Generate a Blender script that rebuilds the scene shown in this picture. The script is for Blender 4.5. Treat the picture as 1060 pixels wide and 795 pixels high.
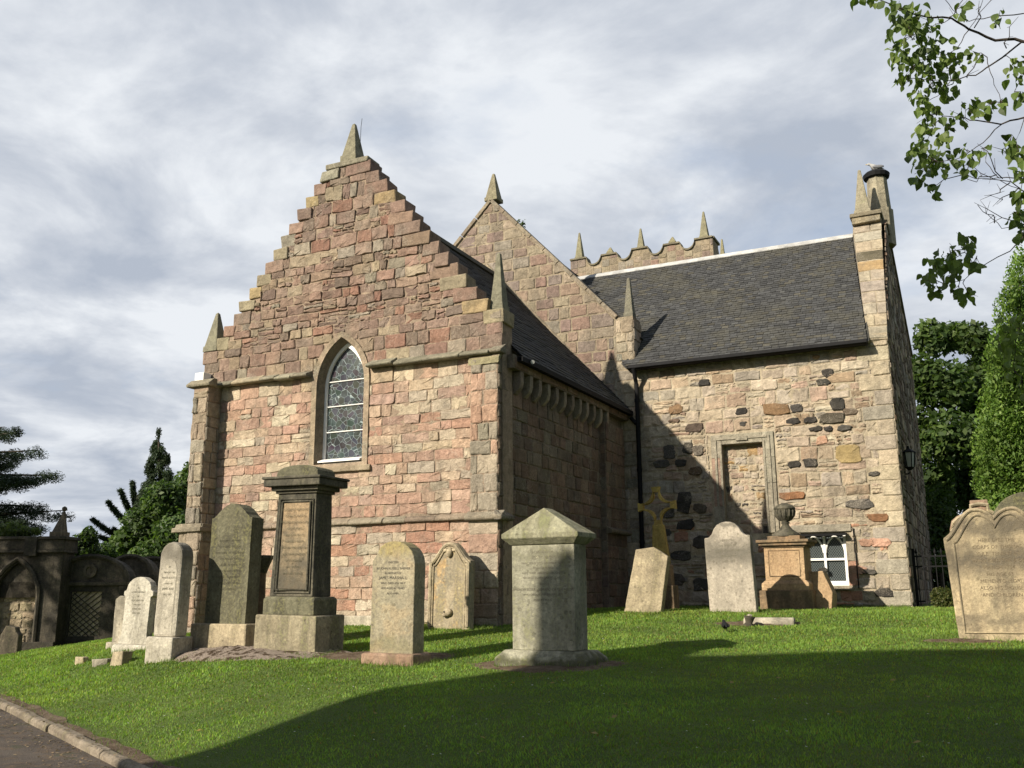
import bpy, bmesh, math, random
import numpy as np
from mathutils import Vector, Matrix, noise as mnoise
from mathutils.geometry import tessellate_polygon

for o in list(bpy.data.objects):
    bpy.data.objects.remove(o)
SC = bpy.context.scene
COL = SC.collection
R = random.Random(7)
DEBUG = False

# ------------------------------------------------------------------ camera
CX, CY = 13.7886, -14.1140
RIGHT = Vector((0.89905889, 0.43778864, -0.00584959))
UP = Vector((0.09880981, -0.18986744, 0.97682495))
FWD = Vector((-0.42653221, 0.87880115, 0.21395982))
FPX = 976.04
cam = bpy.data.cameras.new('camera')
cam.sensor_width = 36
cam.lens = 36 * FPX / 1060
cam.clip_start = 0.05
cam.clip_end = 2500
camo = bpy.data.objects.new('camera', cam)
COL.objects.link(camo)
m = Matrix((RIGHT, UP, -FWD)).transposed().to_4x4()
m.translation = (CX, CY, 0)
camo.matrix_world = m
SC.camera = camo

# ------------------------------------------------------------------ light
SUN = Vector((0.404, 0.779, -0.479)).normalized()          # direction of travel
sl = bpy.data.lights.new('sun', 'SUN')
sl.energy = 5.0
sl.angle = math.radians(0.5)
sl.color = (1.0, 0.905, 0.75)
so = bpy.data.objects.new('sun', sl)
COL.objects.link(so)
so.rotation_euler = SUN.to_track_quat('-Z', 'Y').to_euler()
so.location = (-10, -30, 30)

w = bpy.data.worlds.new('World')
SC.world = w
w.use_nodes = True
nt = w.node_tree
nt.nodes.clear()


class NT:
    """tiny helper to write node trees"""
    def __init__(s, tree):
        s.t = tree

    def n(s, typ, **kw):
        nd = s.t.nodes.new(typ)
        for k, v in kw.items():
            if k.startswith('i_'):
                key = k[2:].replace('_', ' ')
                if key.isdigit():
                    key = int(key)
                s.setin(nd.inputs[key], v)
            else:
                setattr(nd, k, v)
        return nd

    def setin(s, sock, v):
        if isinstance(v, bpy.types.NodeSocket):
            s.t.links.new(v, sock)
        elif isinstance(v, bpy.types.Node):
            s.t.links.new(v.outputs[0], sock)
        else:
            if sock.type == 'RGBA' and len(v) == 3:
                v = (*v, 1)
            sock.default_value = v

    def math(s, op, a, b=None, c=None):
        nd = s.t.nodes.new('ShaderNodeMath')
        nd.operation = op
        s.setin(nd.inputs[0], a)
        if b is not None:
            s.setin(nd.inputs[1], b)
        if c is not None:
            s.setin(nd.inputs[2], c)
        return nd.outputs[0]

    def noise(s, vec, scale, detail=4, rough=.55, dist=0):
        nd = s.t.nodes.new('ShaderNodeTexNoise')
        if vec is not None:
            s.setin(nd.inputs['Vector'], vec)
        nd.inputs['Scale'].default_value = scale
        nd.inputs['Detail'].default_value = detail
        nd.inputs['Roughness'].default_value = rough
        nd.inputs['Distortion'].default_value = dist
        return nd.outputs['Fac']

    def ramp(s, fac, stops):
        nd = s.t.nodes.new('ShaderNodeValToRGB')
        s.setin(nd.inputs[0], fac)
        cr = nd.color_ramp
        while len(cr.elements) > 2:
            cr.elements.remove(cr.elements[-1])
        for i, (p, c) in enumerate(stops):
            if i < 2:
                e = cr.elements[i]
                e.position = p
            else:
                e = cr.elements.new(p)
            if not isinstance(c, (tuple, list)):
                c = (c, c, c)
            e.color = (*c[:3], 1)
        return nd.outputs[0]

    def mix(s, fac, a, b, blend='MIX'):
        nd = s.t.nodes.new('ShaderNodeMix')
        nd.data_type = 'RGBA'
        nd.blend_type = blend
        s.setin(nd.inputs[0], fac)
        s.setin(nd.inputs[6], a)
        s.setin(nd.inputs[7], b)
        return nd.outputs[2]


N = NT(nt)
out = N.n('ShaderNodeOutputWorld')
bg = N.n('ShaderNodeBackground')
bg.inputs['Strength'].default_value = 0.060
nt.links.new(bg.outputs[0], out.inputs[0])
sky = nt.nodes.new('ShaderNodeTexSky')
sky.sky_type = 'NISHITA'
sky.sun_disc = False
sky.sun_elevation = math.radians(28.6)
sky.sun_rotation = math.radians(207.4)
tc = N.n('ShaderNodeTexCoord')
sep = N.n('ShaderNodeSeparateXYZ', i_0=tc.outputs['Generated'])
zc = N.math('ADD', N.math('MAXIMUM', sep.outputs[2], 0.0), 0.16)
cmb = N.n('ShaderNodeCombineXYZ', i_0=N.math('DIVIDE', sep.outputs[0], zc), i_1=N.math('DIVIDE', sep.outputs[1], zc))
mp = N.n('ShaderNodeMapping', i_Vector=cmb.outputs[0])
mp.inputs['Scale'].default_value = (1.0, 1.15, 1)
mp.inputs['Rotation'].default_value = (0, 0, .5)
mp.inputs['Location'].default_value = (3.2, 1.1, 0)
big = N.noise(mp.outputs[0], 1.25, 9, .56, .25)
sm = N.noise(mp.outputs[0], 3.6, 8, .6, .2)
dens = N.math('ADD', N.math('MULTIPLY', big, .75), N.math('MULTIPLY', sm, .25))
cover = N.ramp(dens, [(.30, .35), (.45, 1.0)])
# the cloud bank lies ahead; towards the sun, behind the photographer, the sky is mostly clear
ahead = N.math('ADD', N.math('MULTIPLY', sep.outputs[0], -.10), N.math('MULTIPLY', sep.outputs[1], .95))
open_ = N.n('ShaderNodeMapRange', i_0=N.math('ADD', ahead, N.math('MULTIPLY', N.math('SUBTRACT', big, .5), .6)))
open_.inputs['From Min'].default_value = -.12
open_.inputs['From Max'].default_value = .34
open_.inputs['To Min'].default_value = .12
open_.inputs['To Max'].default_value = 1
cover = N.math('MULTIPLY', cover, open_.outputs[0])
mp2 = N.n('ShaderNodeMapping', i_Vector=cmb.outputs[0])
mp2.inputs['Location'].default_value = (8.3, 4.7, 0)
mp2.inputs['Rotation'].default_value = (0, 0, .5)
shade = N.noise(mp2.outputs[0], 1.9, 9, .58, .3)
ccol = N.ramp(shade, [(.37, (4.9, 5.45, 6.4)), (.48, (6.4, 6.85, 7.6)), (.61, (8.9, 9.25, 9.7))])
skyc = N.mix(N.math('MULTIPLY', open_.outputs[0], .62), sky.outputs[0], (5.6, 6.8, 8.8))
res = N.mix(cover, skyc, ccol)
nt.links.new(res, bg.inputs['Color'])

SC.view_settings.view_transform = 'Standard'
SC.view_settings.look = 'None'
SC.view_settings.exposure = 0.66
SC.view_settings.gamma = 1
SC.view_settings.use_curve_mapping = False
SC.render.engine = 'CYCLES'
SC.cycles.max_bounces = 6
SC.cycles.use_denoising = True


# ------------------------------------------------------------------ helpers
def at(px, py, depth):
    """point seen at a pixel of the 1060 x 795 photograph, depth metres along the view"""
    d = FWD + RIGHT * ((px - 530) / FPX) - UP * ((py - 397.5) / FPX)
    return Vector((CX, CY, 0)) + d * depth


def on_y(px, py, Y):
    d = FWD + RIGHT * ((px - 530) / FPX) - UP * ((py - 397.5) / FPX)
    return Vector((CX, CY, 0)) + d * ((Y - CY) / d.y)


def sstep(a, b, x):
    t = min(1, max(0, (x - a) / (b - a)))
    return t * t * (3 - 2 * t)


def kerb_sd(x, y):
    return (x - 7.4) * .419 + (y + 8.1) * .908, (x - 7.4) * .908 - (y + 8.1) * .419


def kerb_z(s):
    return -1.40 - .0204 * max(-4.9, min(s, 14))


def ground(x, y):
    if y > 0:
        b = -.56 + .16 * sstep(0, 2.5, y) + .005 * min(y, 7)
    else:
        b = -.56 + .066 * max(y, -9)
    b -= .1 * max(0, 2 - x)
    b = max(b, -2.0)
    d, s = kerb_sd(x, y)
    if d <= 0:
        return kerb_z(s) - .03
    zk = kerb_z(s) - .03
    if b < zk:
        zk = b
    z = zk + (b - zk) * sstep(0, 2.6, d)
    z += .022 * math.sin(x * 1.3 + .7) * math.sin(y * 1.1 + .3) * sstep(0, 1.5, d) * (1 if y < -1.5 else .3)
    return z


def hit(px, py):
    d = FWD + RIGHT * ((px - 530) / FPX) - UP * ((py - 397.5) / FPX)
    o = Vector((CX, CY, 0))
    t = 3.0
    while t < 60:
        q = o + d * t
        if q.z < ground(q.x, q.y):
            return q
        t += .02
    return q


def lin(r, g, b):
    def f(c):
        c /= 255
        return c / 12.92 if c <= .04045 else ((c + .055) / 1.055) ** 2.4
    return (f(r), f(g), f(b))


class MB:
    """collects faces with a colour each, then links them as ONE mesh object"""
    def __init__(s):
        s.v, s.f, s.c, s.mi = [], [], [], []

    def poly(s, pts, col=(.5, .5, .5), mi=0):
        k = len(s.v)
        s.v += [tuple(p) for p in pts]
        s.f.append(tuple(range(k, k + len(pts))))
        s.c.append(col)
        s.mi.append(mi)

    def add(s, verts, faces, col=(.5, .5, .5), mi=0):
        k = len(s.v)
        s.v += [tuple(p) for p in verts]
        for f in faces:
            s.f.append(tuple(i + k for i in f))
            s.c.append(col)
            s.mi.append(mi)

    def box(s, a, b, col=(.5, .5, .5), mi=0, jit=0):
        x0, y0, z0 = a
        x1, y1, z1 = b
        vs = [(x0, y0, z0), (x1, y0, z0), (x1, y1, z0), (x0, y1, z0), (x0, y0, z1), (x1, y0, z1), (x1, y1, z1), (x0, y1, z1)]
        if jit:
            vs = [(x + R.uniform(-jit, jit), y + R.uniform(-jit, jit), z + R.uniform(-jit, jit)) for x, y, z in vs]
        s.add(vs, [(0, 3, 2, 1), (4, 5, 6, 7), (0, 1, 5, 4), (1, 2, 6, 5), (2, 3, 7, 6), (3, 0, 4, 7)], col, mi)

    def prism(s, prof, A, B, U, V, col=(.5, .5, .5), mi=0, cap=True):
        """profile (u,v) swept from A to B"""
        A, B, U, V = Vector(A), Vector(B), Vector(U), Vector(V)
        n = len(prof)
        vs = [A + U * u + V * v for u, v in prof] + [B + U * u + V * v for u, v in prof]
        fs = [(i, (i + 1) % n, n + (i + 1) % n, n + i) for i in range(n)]
        if cap:
            fs += [tuple(range(n - 1, -1, -1)), tuple(range(n, 2 * n))]
        s.add(vs, fs, col, mi)

    def tube(s, pts, rad, n=8, col=(.5, .5, .5), mi=0):
        pts = [Vector(p) for p in pts]
        if not isinstance(rad, (list, tuple)):
            rad = [rad] * len(pts)
        rings = []
        for i, p in enumerate(pts):
            t = (pts[min(i + 1, len(pts) - 1)] - pts[max(i - 1, 0)])
            if t.length < 1e-9:
                t = Vector((0, 0, 1))
            t.normalize()
            a = t.cross(Vector((0, 0, 1)) if abs(t.z) < .9 else Vector((1, 0, 0))).normalized()
            b = t.cross(a)
            rings.append([p + (a * math.cos(2 * math.pi * k / n) + b * math.sin(2 * math.pi * k / n)) * rad[i] for k in range(n)])
        vs = [q for r in rings for q in r]
        fs = []
        for i in range(len(pts) - 1):
            for k in range(n):
                fs.append((i * n + k, i * n + (k + 1) % n, (i + 1) * n + (k + 1) % n, (i + 1) * n + k))
        fs.append(tuple(range(n - 1, -1, -1)))
        L = (len(pts) - 1) * n
        fs.append(tuple(range(L, L + n)))
        s.add(vs, fs, col, mi)

    def lathe(s, prof, c, n=20, col=(.5, .5, .5), mi=0):
        c = Vector(c)
        vs, fs = [], []
        for r_, z_ in prof:
            for k in range(n):
                vs.append(c + Vector((r_ * math.cos(2 * math.pi * k / n), r_ * math.sin(2 * math.pi * k / n), z_)))
        for i in range(len(prof) - 1):
            for k in range(n):
                fs.append((i * n + k, i * n + (k + 1) % n, (i + 1) * n + (k + 1) % n, (i + 1) * n + k))
        fs.append(tuple(range(n - 1, -1, -1)))
        L = (len(prof) - 1) * n
        fs.append(tuple(range(L, L + n)))
        s.add(vs, fs, col, mi)

    def ico(s, c, r, sub=2, scale=(1, 1, 1), col=(.5, .5, .5), jit=0, mi=0):
        bm = bmesh.new()
        bmesh.ops.create_icosphere(bm, subdivisions=sub, radius=1)
        vs = []
        for v_ in bm.verts:
            k = r * (1 + R.uniform(-jit, jit))
            vs.append((c[0] + v_.co.x * k * scale[0], c[1] + v_.co.y * k * scale[1], c[2] + v_.co.z * k * scale[2]))
        bm.verts.index_update()
        s.add(vs, [tuple(v_.index for v_ in f.verts) for f in bm.faces], col, mi)
        bm.free()

    def build(s, name, mats, parent=None, world=True, smooth=False, bevel=0):
        me = bpy.data.meshes.new(name)
        off = Vector((0, 0, 0))
        if parent is not None and world:
            p = parent
            while p is not None:
                off += p.location
                p = p.parent
        vs = [(x - off.x, y - off.y, z - off.z) for x, y, z in s.v]
        me.from_pydata(vs, [], s.f)
        if not isinstance(mats, (list, tuple)):
            mats = [mats]
        for mt in mats:
            me.materials.append(mt)
        ca = me.attributes.new('Col', 'FLOAT_COLOR', 'CORNER')
        arr = np.empty((len(me.loops), 4), dtype=np.float32)
        k = 0
        for f, c in zip(s.f, s.c):
            arr[k:k + len(f), :3] = c[:3]
            arr[k:k + len(f), 3] = 1
            k += len(f)
        ca.data.foreach_set('color', arr.ravel())
        me.polygons.foreach_set('material_index', s.mi)
        if smooth:
            me.polygons.foreach_set('use_smooth', [True] * len(me.polygons))
        me.update()
        o = bpy.data.objects.new(name, me)
        COL.objects.link(o)
        if parent is not None:
            o.parent = parent
        if bevel:
            b = o.modifiers.new('bevel', 'BEVEL')
            b.width = bevel
            b.segments = 2
            b.limit_method = 'ANGLE'
            b.angle_limit = math.radians(35)
        return o


def tag(o, label, cat, group=None, kind=None):
    if label:
        o['label'] = label
    if cat:
        o['category'] = cat
    if group:
        o['group'] = group
    if kind:
        o['kind'] = kind
    return o


def thing(name, label, cat, loc=(0, 0, 0), rot=(0, 0, 0), group=None):
    o = bpy.data.objects.new(name, None)
    COL.objects.link(o)
    o.location = loc
    o.rotation_euler = rot
    return tag(o, label, cat, group)


def np_mesh(name, verts, faces, cols, mat, parent=None, smooth=False):
    """verts (n,3), faces (m,k) all of one size, cols (n,3) per vertex"""
    me = bpy.data.meshes.new(name)
    off = np.zeros(3)
    p = parent
    while p is not None:
        off += np.array(p.location)
        p = p.parent
    verts = np.asarray(verts, dtype=np.float32) - off.astype(np.float32)
    faces = np.asarray(faces, dtype=np.int32)
    nf, k = faces.shape
    me.vertices.add(len(verts))
    me.vertices.foreach_set('co', verts.ravel())
    me.loops.add(nf * k)
    me.loops.foreach_set('vertex_index', faces.ravel())
    me.polygons.add(nf)
    me.polygons.foreach_set('loop_start', np.arange(0, nf * k, k, dtype=np.int32))
    me.polygons.foreach_set('loop_total', np.full(nf, k, dtype=np.int32))
    if smooth:
        me.polygons.foreach_set('use_smooth', np.ones(nf, dtype=bool))
    ca = me.attributes.new('Col', 'FLOAT_COLOR', 'POINT')
    c4 = np.ones((len(verts), 4), dtype=np.float32)
    c4[:, :3] = cols
    ca.data.foreach_set('color', c4.ravel())
    me.materials.append(mat)
    me.update(calc_edges=True)
    me.validate()
    o = bpy.data.objects.new(name, me)
    COL.objects.link(o)
    if parent is not None:
        o.parent = parent
    return o


# ------------------------------------------------------------------ materials
def new_mat(name):
    mt = bpy.data.materials.new(name)
    mt.use_nodes = True
    t = mt.node_tree
    t.nodes.clear()
    n = NT(t)
    o = n.n('ShaderNodeOutputMaterial')
    b = n.n('ShaderNodeBsdfPrincipled')
    t.links.new(b.outputs[0], o.inputs[0])
    b.inputs['Roughness'].default_value = .9
    b.inputs['Specular IOR Level'].default_value = .25
    return mt, n, b, o


def bump(n, b, height, strength=.5, dist=.02):
    bp = n.n('ShaderNodeBump', i_Height=height)
    bp.inputs['Strength'].default_value = strength
    bp.inputs['Distance'].default_value = dist
    n.t.links.new(bp.outputs[0], b.inputs['Normal'])


def mat_masonry(name, lichen=.25, dark=.35, spot=(.45, .40, .33)):
    """stone colour comes with each stone; grain, tooling, lichen and soot are added"""
    mt, n, b, o = new_mat(name)
    at_ = n.n('ShaderNodeAttribute', attribute_name='Col')
    g = n.n('ShaderNodeNewGeometry')
    pos = g.outputs['Position']
    n1 = n.noise(pos, 9, 6, .65)
    n2 = n.noise(pos, 38, 5, .7)
    n3 = n.noise(pos, 2.1, 5, .6)
    n4 = n.noise(pos, 70, 3, .6)
    c = n.mix(1, at_.outputs['Color'], n.ramp(n1, [(.3, .68), (.7, 1.22)]), 'MULTIPLY')
    c = n.mix(1, c, n.ramp(n3, [(.35, (.84, .83, .82)), (.65, (1.12, 1.11, 1.08))]), 'MULTIPLY')
    c = n.mix(1, c, n.ramp(n2, [(.3, .78), (.7, 1.15)]), 'MULTIPLY')
    mps = n.n('ShaderNodeMapping', i_Vector=pos)
    mps.inputs['Scale'].default_value = (1.5, 1.5, .22)
    n6 = n.noise(mps.outputs[0], 1.6, 6, .66)
    soot = n.math('MULTIPLY', n.ramp(n.math('ADD', n.math('MULTIPLY', n3, .5), n.math('MULTIPLY', n6, .5)), [(.48, 0.), (.62, 1.)]), dark * 1.25)
    c = n.mix(soot, c, (.085, .075, .06))
    li = n.math('MULTIPLY', n.ramp(n.math('ADD', n.math('MULTIPLY', n2, .6), n.math('MULTIPLY', n3, .5)), [(.60, 0.), (.66, 1.)]), lichen)
    c = n.mix(li, c, spot)
    n.t.links.new(c, b.inputs['Base Color'])
    b.inputs['Roughness'].default_value = .95
    b.inputs['Specular IOR Level'].default_value = .15
    h = n.math('ADD', n.math('MULTIPLY', n1, .8), n.math('ADD', n.math('MULTIPLY', n2, .5), n.math('MULTIPLY', n4, .2)))
    bump(n, b, h, 1.0, .045)
    return mt


def mat_stone(name, base, dark, pale, moss=(.16, .16, .05), streak=.6, mossy=.3, soot=.5, scale=1.0, patch=None, bands=()):
    """weathered dressed stone of one block; bands = stained zones (height, half width, colour, amount)"""
    mt, n, b, o = new_mat(name)
    tc = n.n('ShaderNodeTexCoord')
    oi = n.n('ShaderNodeObjectInfo')
    va = n.n('ShaderNodeVectorMath', operation='ADD')
    n.setin(va.inputs[0], tc.outputs['Object'])
    cb = n.n('ShaderNodeCombineXYZ', i_0=n.math('MULTIPLY', oi.outputs['Random'], 17.), i_1=n.math('MULTIPLY', oi.outputs['Random'], 7.))
    n.setin(va.inputs[1], cb)
    pos = va.outputs[0]
    mp = n.n('ShaderNodeMapping', i_Vector=pos)
    mp.inputs['Scale'].default_value = (2.3, 2.3, .45)
    n1 = n.noise(pos, 3.2 * scale, 7, .66, .3)
    n2 = n.noise(pos, 26, 5, .72)
    n3 = n.noise(mp.outputs[0], 2.4 * scale, 6, .64)
    n4 = n.noise(pos, 85, 3, .65)
    n5 = n.noise(pos, 1.5 * scale, 6, .66, .5)
    c = n.mix(n.ramp(n1, [(.38, 0.), (.60, 1.)]), base, pale)
    c = n.mix(n.math('MULTIPLY', n.ramp(n3, [(.45, 0.), (.60, 1.)]), streak), c, dark)
    c = n.mix(n.math('MULTIPLY', n.ramp(n5, [(.48, 0.), (.60, 1.)]), soot), c, dark)
    if patch:
        c = n.mix(n.math('MULTIPLY', n.ramp(n.noise(pos, 2.3, 6, .66), [(.53, 0.), (.60, 1.)]), .75), c, patch)
    sp = n.n('ShaderNodeSeparateXYZ', i_0=tc.outputs['Object'])
    for zc, hf, bc, am in bands:
        zz = n.math('ADD', sp.outputs[2], n.math('MULTIPLY', n.math('SUBTRACT', n1, .5), .55))
        f = n.math('SUBTRACT', 1.25, n.math('DIVIDE', n.math('ABSOLUTE', n.math('SUBTRACT', zz, zc)), hf))
        f = n.math('MULTIPLY', n.math('MINIMUM', n.math('MAXIMUM', f, 0.), 1.), am)
        f = n.math('MULTIPLY', f, n.ramp(n2, [(.30, .55), (.6, 1.)]))
        c = n.mix(f, c, bc)
    c = n.mix(n.math('MULTIPLY', n.ramp(n.math('ADD', n.math('MULTIPLY', n3, .5), n.math('MULTIPLY', n2, .5)), [(.52, 0.), (.60, 1.)]), mossy), c, moss)
    vl = n.n('ShaderNodeTexVoronoi', i_Vector=pos)
    vl.inputs['Scale'].default_value = 17
    vl.inputs['Randomness'].default_value = 1
    sc_ = n.n('ShaderNodeSeparateColor', i_0=vl.outputs['Color'])
    rad = n.math('MULTIPLY', n.math('MAXIMUM', n.math('SUBTRACT', sc_.outputs[0], .62), 0.), 1.15)
    ros = n.math('LESS_THAN', n.math('ADD', vl.outputs['Distance'], n.math('MULTIPLY', n.math('SUBTRACT', n2, .5), .35)), rad)
    c = n.mix(n.math('MULTIPLY', ros, .5), c, n.mix(n.math('GREATER_THAN', sc_.outputs[1], .55), n.mix(1, c, (1.6, 1.58, 1.48), 'MULTIPLY'), n.mix(1, c, (.45, .45, .42), 'MULTIPLY')))
    c = n.mix(1, c, n.ramp(n2, [(.32, .66), (.68, 1.22)]), 'MULTIPLY')
    c = n.mix(n.ramp(n4, [(.60, 0.), (.68, .4)]), c, (.05, .045, .04))
    n.t.links.new(c, b.inputs['Base Color'])
    b.inputs['Roughness'].default_value = .9
    b.inputs['Specular IOR Level'].default_value = .2
    h = n.math('ADD', n.math('MULTIPLY', n1, .7), n.math('ADD', n.math('MULTIPLY', n2, .5), n.math('MULTIPLY', n4, .25)))
    bump(n, b, h, .8, .028)
    return mt


def mat_plain(name, col, rough=.6, spec=.3, var=.15, scale=12, metal=0, bmp=.15):
    mt, n, b, o = new_mat(name)
    tc = n.n('ShaderNodeTexCoord')
    nz = n.noise(tc.outputs['Object'], scale, 5, .6)
    c = n.mix(1, col, n.ramp(nz, [(.3, 1 - var), (.7, 1 + var)]), 'MULTIPLY')
    n.t.links.new(c, b.inputs['Base Color'])
    b.inputs['Roughness'].default_value = rough
    b.inputs['Specular IOR Level'].default_value = spec
    b.inputs['Metallic'].default_value = metal
    if bmp:
        bump(n, b, nz, bmp, .01)
    return mt


def mat_leaf(name, trans=.35, rough=.55, sat=1.0):
    mt = bpy.data.materials.new(name)
    mt.use_nodes = True
    t = mt.node_tree
    t.nodes.clear()
    n = NT(t)
    o = n.n('ShaderNodeOutputMaterial')
    a = n.n('ShaderNodeAttribute', attribute_name='Col')
    b = n.n('ShaderNodeBsdfPrincipled')
    b.inputs['Roughness'].default_value = rough
    b.inputs['Specular IOR Level'].default_value = .3
    t.links.new(a.outputs['Color'], b.inputs['Base Color'])
    tr = n.n('ShaderNodeBsdfTranslucent')
    t.links.new(n.mix(1, a.outputs['Color'], (1.5, 1.7, .7), 'MULTIPLY'), tr.inputs['Color'])
    mx = n.n('ShaderNodeMixShader')
    mx.inputs[0].default_value = trans
    t.links.new(b.outputs[0], mx.inputs[1])
    t.links.new(tr.outputs[0], mx.inputs[2])
    t.links.new(mx.outputs[0], o.inputs[0])
    return mt


M = {}
M['masonry'] = mat_masonry('rubble_masonry', .28, .42)
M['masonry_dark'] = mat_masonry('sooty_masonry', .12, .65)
M['dressed'] = mat_masonry('dressed_stone', .4, .55, (.40, .38, .30))
M['pinnacle'] = mat_masonry('lichened_stone', .55, .35, (.24, .24, .13))
M['iron'] = mat_plain('black_iron', (.010, .010, .011), .75, .15, .3)
M['white'] = mat_plain('white_paint', (.78, .77, .74), .5, .4, .05)
M['lead'] = mat_plain('lead_flashing', (.40, .40, .39), .7, .3, .3, 4)
M['bark'] = mat_plain('bark', (.055, .045, .035), .95, .1, .4, 30, 0, .6)
M['twig'] = mat_plain('twig_bark', (.05, .042, .036), .9, .1, .3, 40, 0, .4)
M['leaf'] = mat_leaf('broad_leaf', .38)
M['conifer'] = mat_leaf('conifer_foliage', .15, .7)
M['ink'] = mat_plain('worn_letters', (.06, .055, .05), .9, .1, .4, 60, 0, 0)
M['soil'] = None

# slate
mt, n, b, o = new_mat('roof_slate')
a = n.n('ShaderNodeAttribute', attribute_name='Col')
g = n.n('ShaderNodeNewGeometry')
n1 = n.noise(g.outputs['Position'], 1.1, 6, .65, .4)
n2 = n.noise(g.outputs['Position'], 24, 5, .7)
c = n.mix(1, a.outputs['Color'], n.ramp(n2, [(.3, .7), (.7, 1.3)]), 'MULTIPLY')
c = n.mix(n.math('MULTIPLY', n.ramp(n1, [(.47, 0.), (.62, 1.)]), .6), c, (.070, .066, .050))
c = n.mix(n.ramp(n.math('ADD', n.math('MULTIPLY', n1, .4), n.math('MULTIPLY', n2, .6)), [(.60, 0.), (.66, .45)]), c, (.20, .20, .16))
n.t.links.new(c, b.inputs['Base Color'])
b.inputs['Roughness'].default_value = .92
b.inputs['Specular IOR Level'].default_value = .3
bump(n, b, n2, .4, .01)
M['slate'] = mt

# stained glass seen from outside: dark panes and pale leads
mt, n, b, o = new_mat('leaded_glass')
g = n.n('ShaderNodeNewGeometry')
mp = n.n('ShaderNodeMapping', i_Vector=g.outputs['Position'])
mp.inputs['Scale'].default_value = (1, .01, 1)
vo = n.n('ShaderNodeTexVoronoi', feature='DISTANCE_TO_EDGE', i_Vector=mp.outputs[0])
vo.inputs['Scale'].default_value = 9.5
vc = n.n('ShaderNodeTexVoronoi', i_Vector=mp.outputs[0])
vc.inputs['Scale'].default_value = 9.5
ed = n.ramp(vo.outputs['Distance'], [(.014, 1.), (.032, 0.)])
pane = n.mix(n.ramp(n.noise(mp.outputs[0], 3.0, 3), [(.45, 0.), (.6, 1.)]), (.012, .015, .016), (.05, .062, .068))
pane = n.mix(.25, pane, n.mix(1, vc.outputs['Color'], (.06, .07, .07), 'MULTIPLY'))
n.t.links.new(n.mix(ed, pane, (.22, .27, .28)), b.inputs['Base Color'])
b.inputs['Roughness'].default_value = .3
b.inputs['Specular IOR Level'].default_value = .22
bump(n, b, ed, .5, .01)
M['stained'] = mt

mt, n, b, o = new_mat('lattice_glass')
g = n.n('ShaderNodeNewGeometry')
sp = n.n('ShaderNodeSeparateXYZ', i_0=g.outputs['Position'])
k1 = n.math('ADD', n.math('MULTIPLY', sp.outputs[0], 21.), n.math('MULTIPLY', sp.outputs[2], 16.))
k2 = n.math('SUBTRACT', n.math('MULTIPLY', sp.outputs[0], 21.), n.math('MULTIPLY', sp.outputs[2], 16.))
e1 = n.math('LESS_THAN', n.math('FRACT', k1), .2)
e2 = n.math('LESS_THAN', n.math('FRACT', k2), .2)
e = n.math('MAXIMUM', e1, e2)
n.t.links.new(n.mix(e, (.02, .026, .028), (.11, .125, .125)), b.inputs['Base Color'])
b.inputs['Roughness'].default_value = .2
b.inputs['Specular IOR Level'].default_value = .4
M['lattice'] = mt

# soil and stone chips
mt, n, b, o = new_mat('bare_soil')
g = n.n('ShaderNodeNewGeometry')
n1 = n.noise(g.outputs['Position'], 5, 6, .7)
n2 = n.noise(g.outputs['Position'], 45, 5, .75)
c = n.mix(n.ramp(n1, [(.4, 0.), (.6, 1.)]), (.10, .065, .04), (.20, .15, .10))
c = n.mix(n.ramp(n2, [(.55, 0.), (.65, .8)]), c, (.27, .23, .18))
n.t.links.new(c, b.inputs['Base Color'])
bump(n, b, n2, 1, .05)
M['soil'] = mt

mt, n, b, o = new_mat('mortar_bed')
g = n.n('ShaderNodeNewGeometry')
n1 = n.noise(g.outputs['Position'], 6, 6, .7)
n2 = n.noise(g.outputs['Position'], 40, 5, .75)
c = n.mix(n.ramp(n1, [(.50, 0.), (.58, 1.)]), (.33, .27, .22), (.07, .045, .025))
c = n.mix(1, c, n.ramp(n2, [(.3, .7), (.7, 1.2)]), 'MULTIPLY')
n.t.links.new(c, b.inputs['Base Color'])
bump(n, b, n.math('ADD', n1, n2), 1, .05)
M['bed'] = mt

# lawn base
mt, n, b, o = new_mat('lawn')
g = n.n('ShaderNodeNewGeometry')
n1 = n.noise(g.outputs['Position'], .8, 6, .6)
n2 = n.noise(g.outputs['Position'], 14, 5, .7)
n3 = n.noise(g.outputs['Position'], 60, 4, .7)
c = n.mix(n.ramp(n1, [(.35, 0.), (.65, 1.)]), (.085, .140, .026), (.125, .175, .038))
c = n.mix(n.ramp(n2, [(.55, 0.), (.72, .7)]), c, (.10, .105, .035))
c = n.mix(1, c, n.ramp(n3, [(.3, .6), (.7, 1.3)]), 'MULTIPLY')
n.t.links.new(c, b.inputs['Base Color'])
bump(n, b, n3, 1, .05)
M['lawn'] = mt
M['grass'] = mat_leaf('grass_blades', .4, .6)

mt, n, b, o = new_mat('asphalt')
g = n.n('ShaderNodeNewGeometry')
n1 = n.noise(g.outputs['Position'], 2.2, 5, .6)
n2 = n.noise(g.outputs['Position'], 80, 4, .7)
n3 = n.noise(g.outputs['Position'], 9, 5, .7)
c = n.mix(n.ramp(n1, [(.4, 0.), (.6, 1.)]), (.060, .048, .040), (.09, .074, .060))
c = n.mix(n.ramp(n2, [(.58, 0.), (.66, .8)]), c, (.16, .14, .115))
c = n.mix(n.ramp(n3, [(.50, 0.), (.64, .75)]), c, (.12, .085, .055))
c = n.mix(n.ramp(n.noise(g.outputs['Position'], 3.3, 6, .7), [(.56, 0.), (.66, .6)]), c, (.045, .052, .02))
n.t.links.new(c, b.inputs['Base Color'])
bump(n, b, n2, .8, .015)
M['asphalt'] = mt

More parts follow.
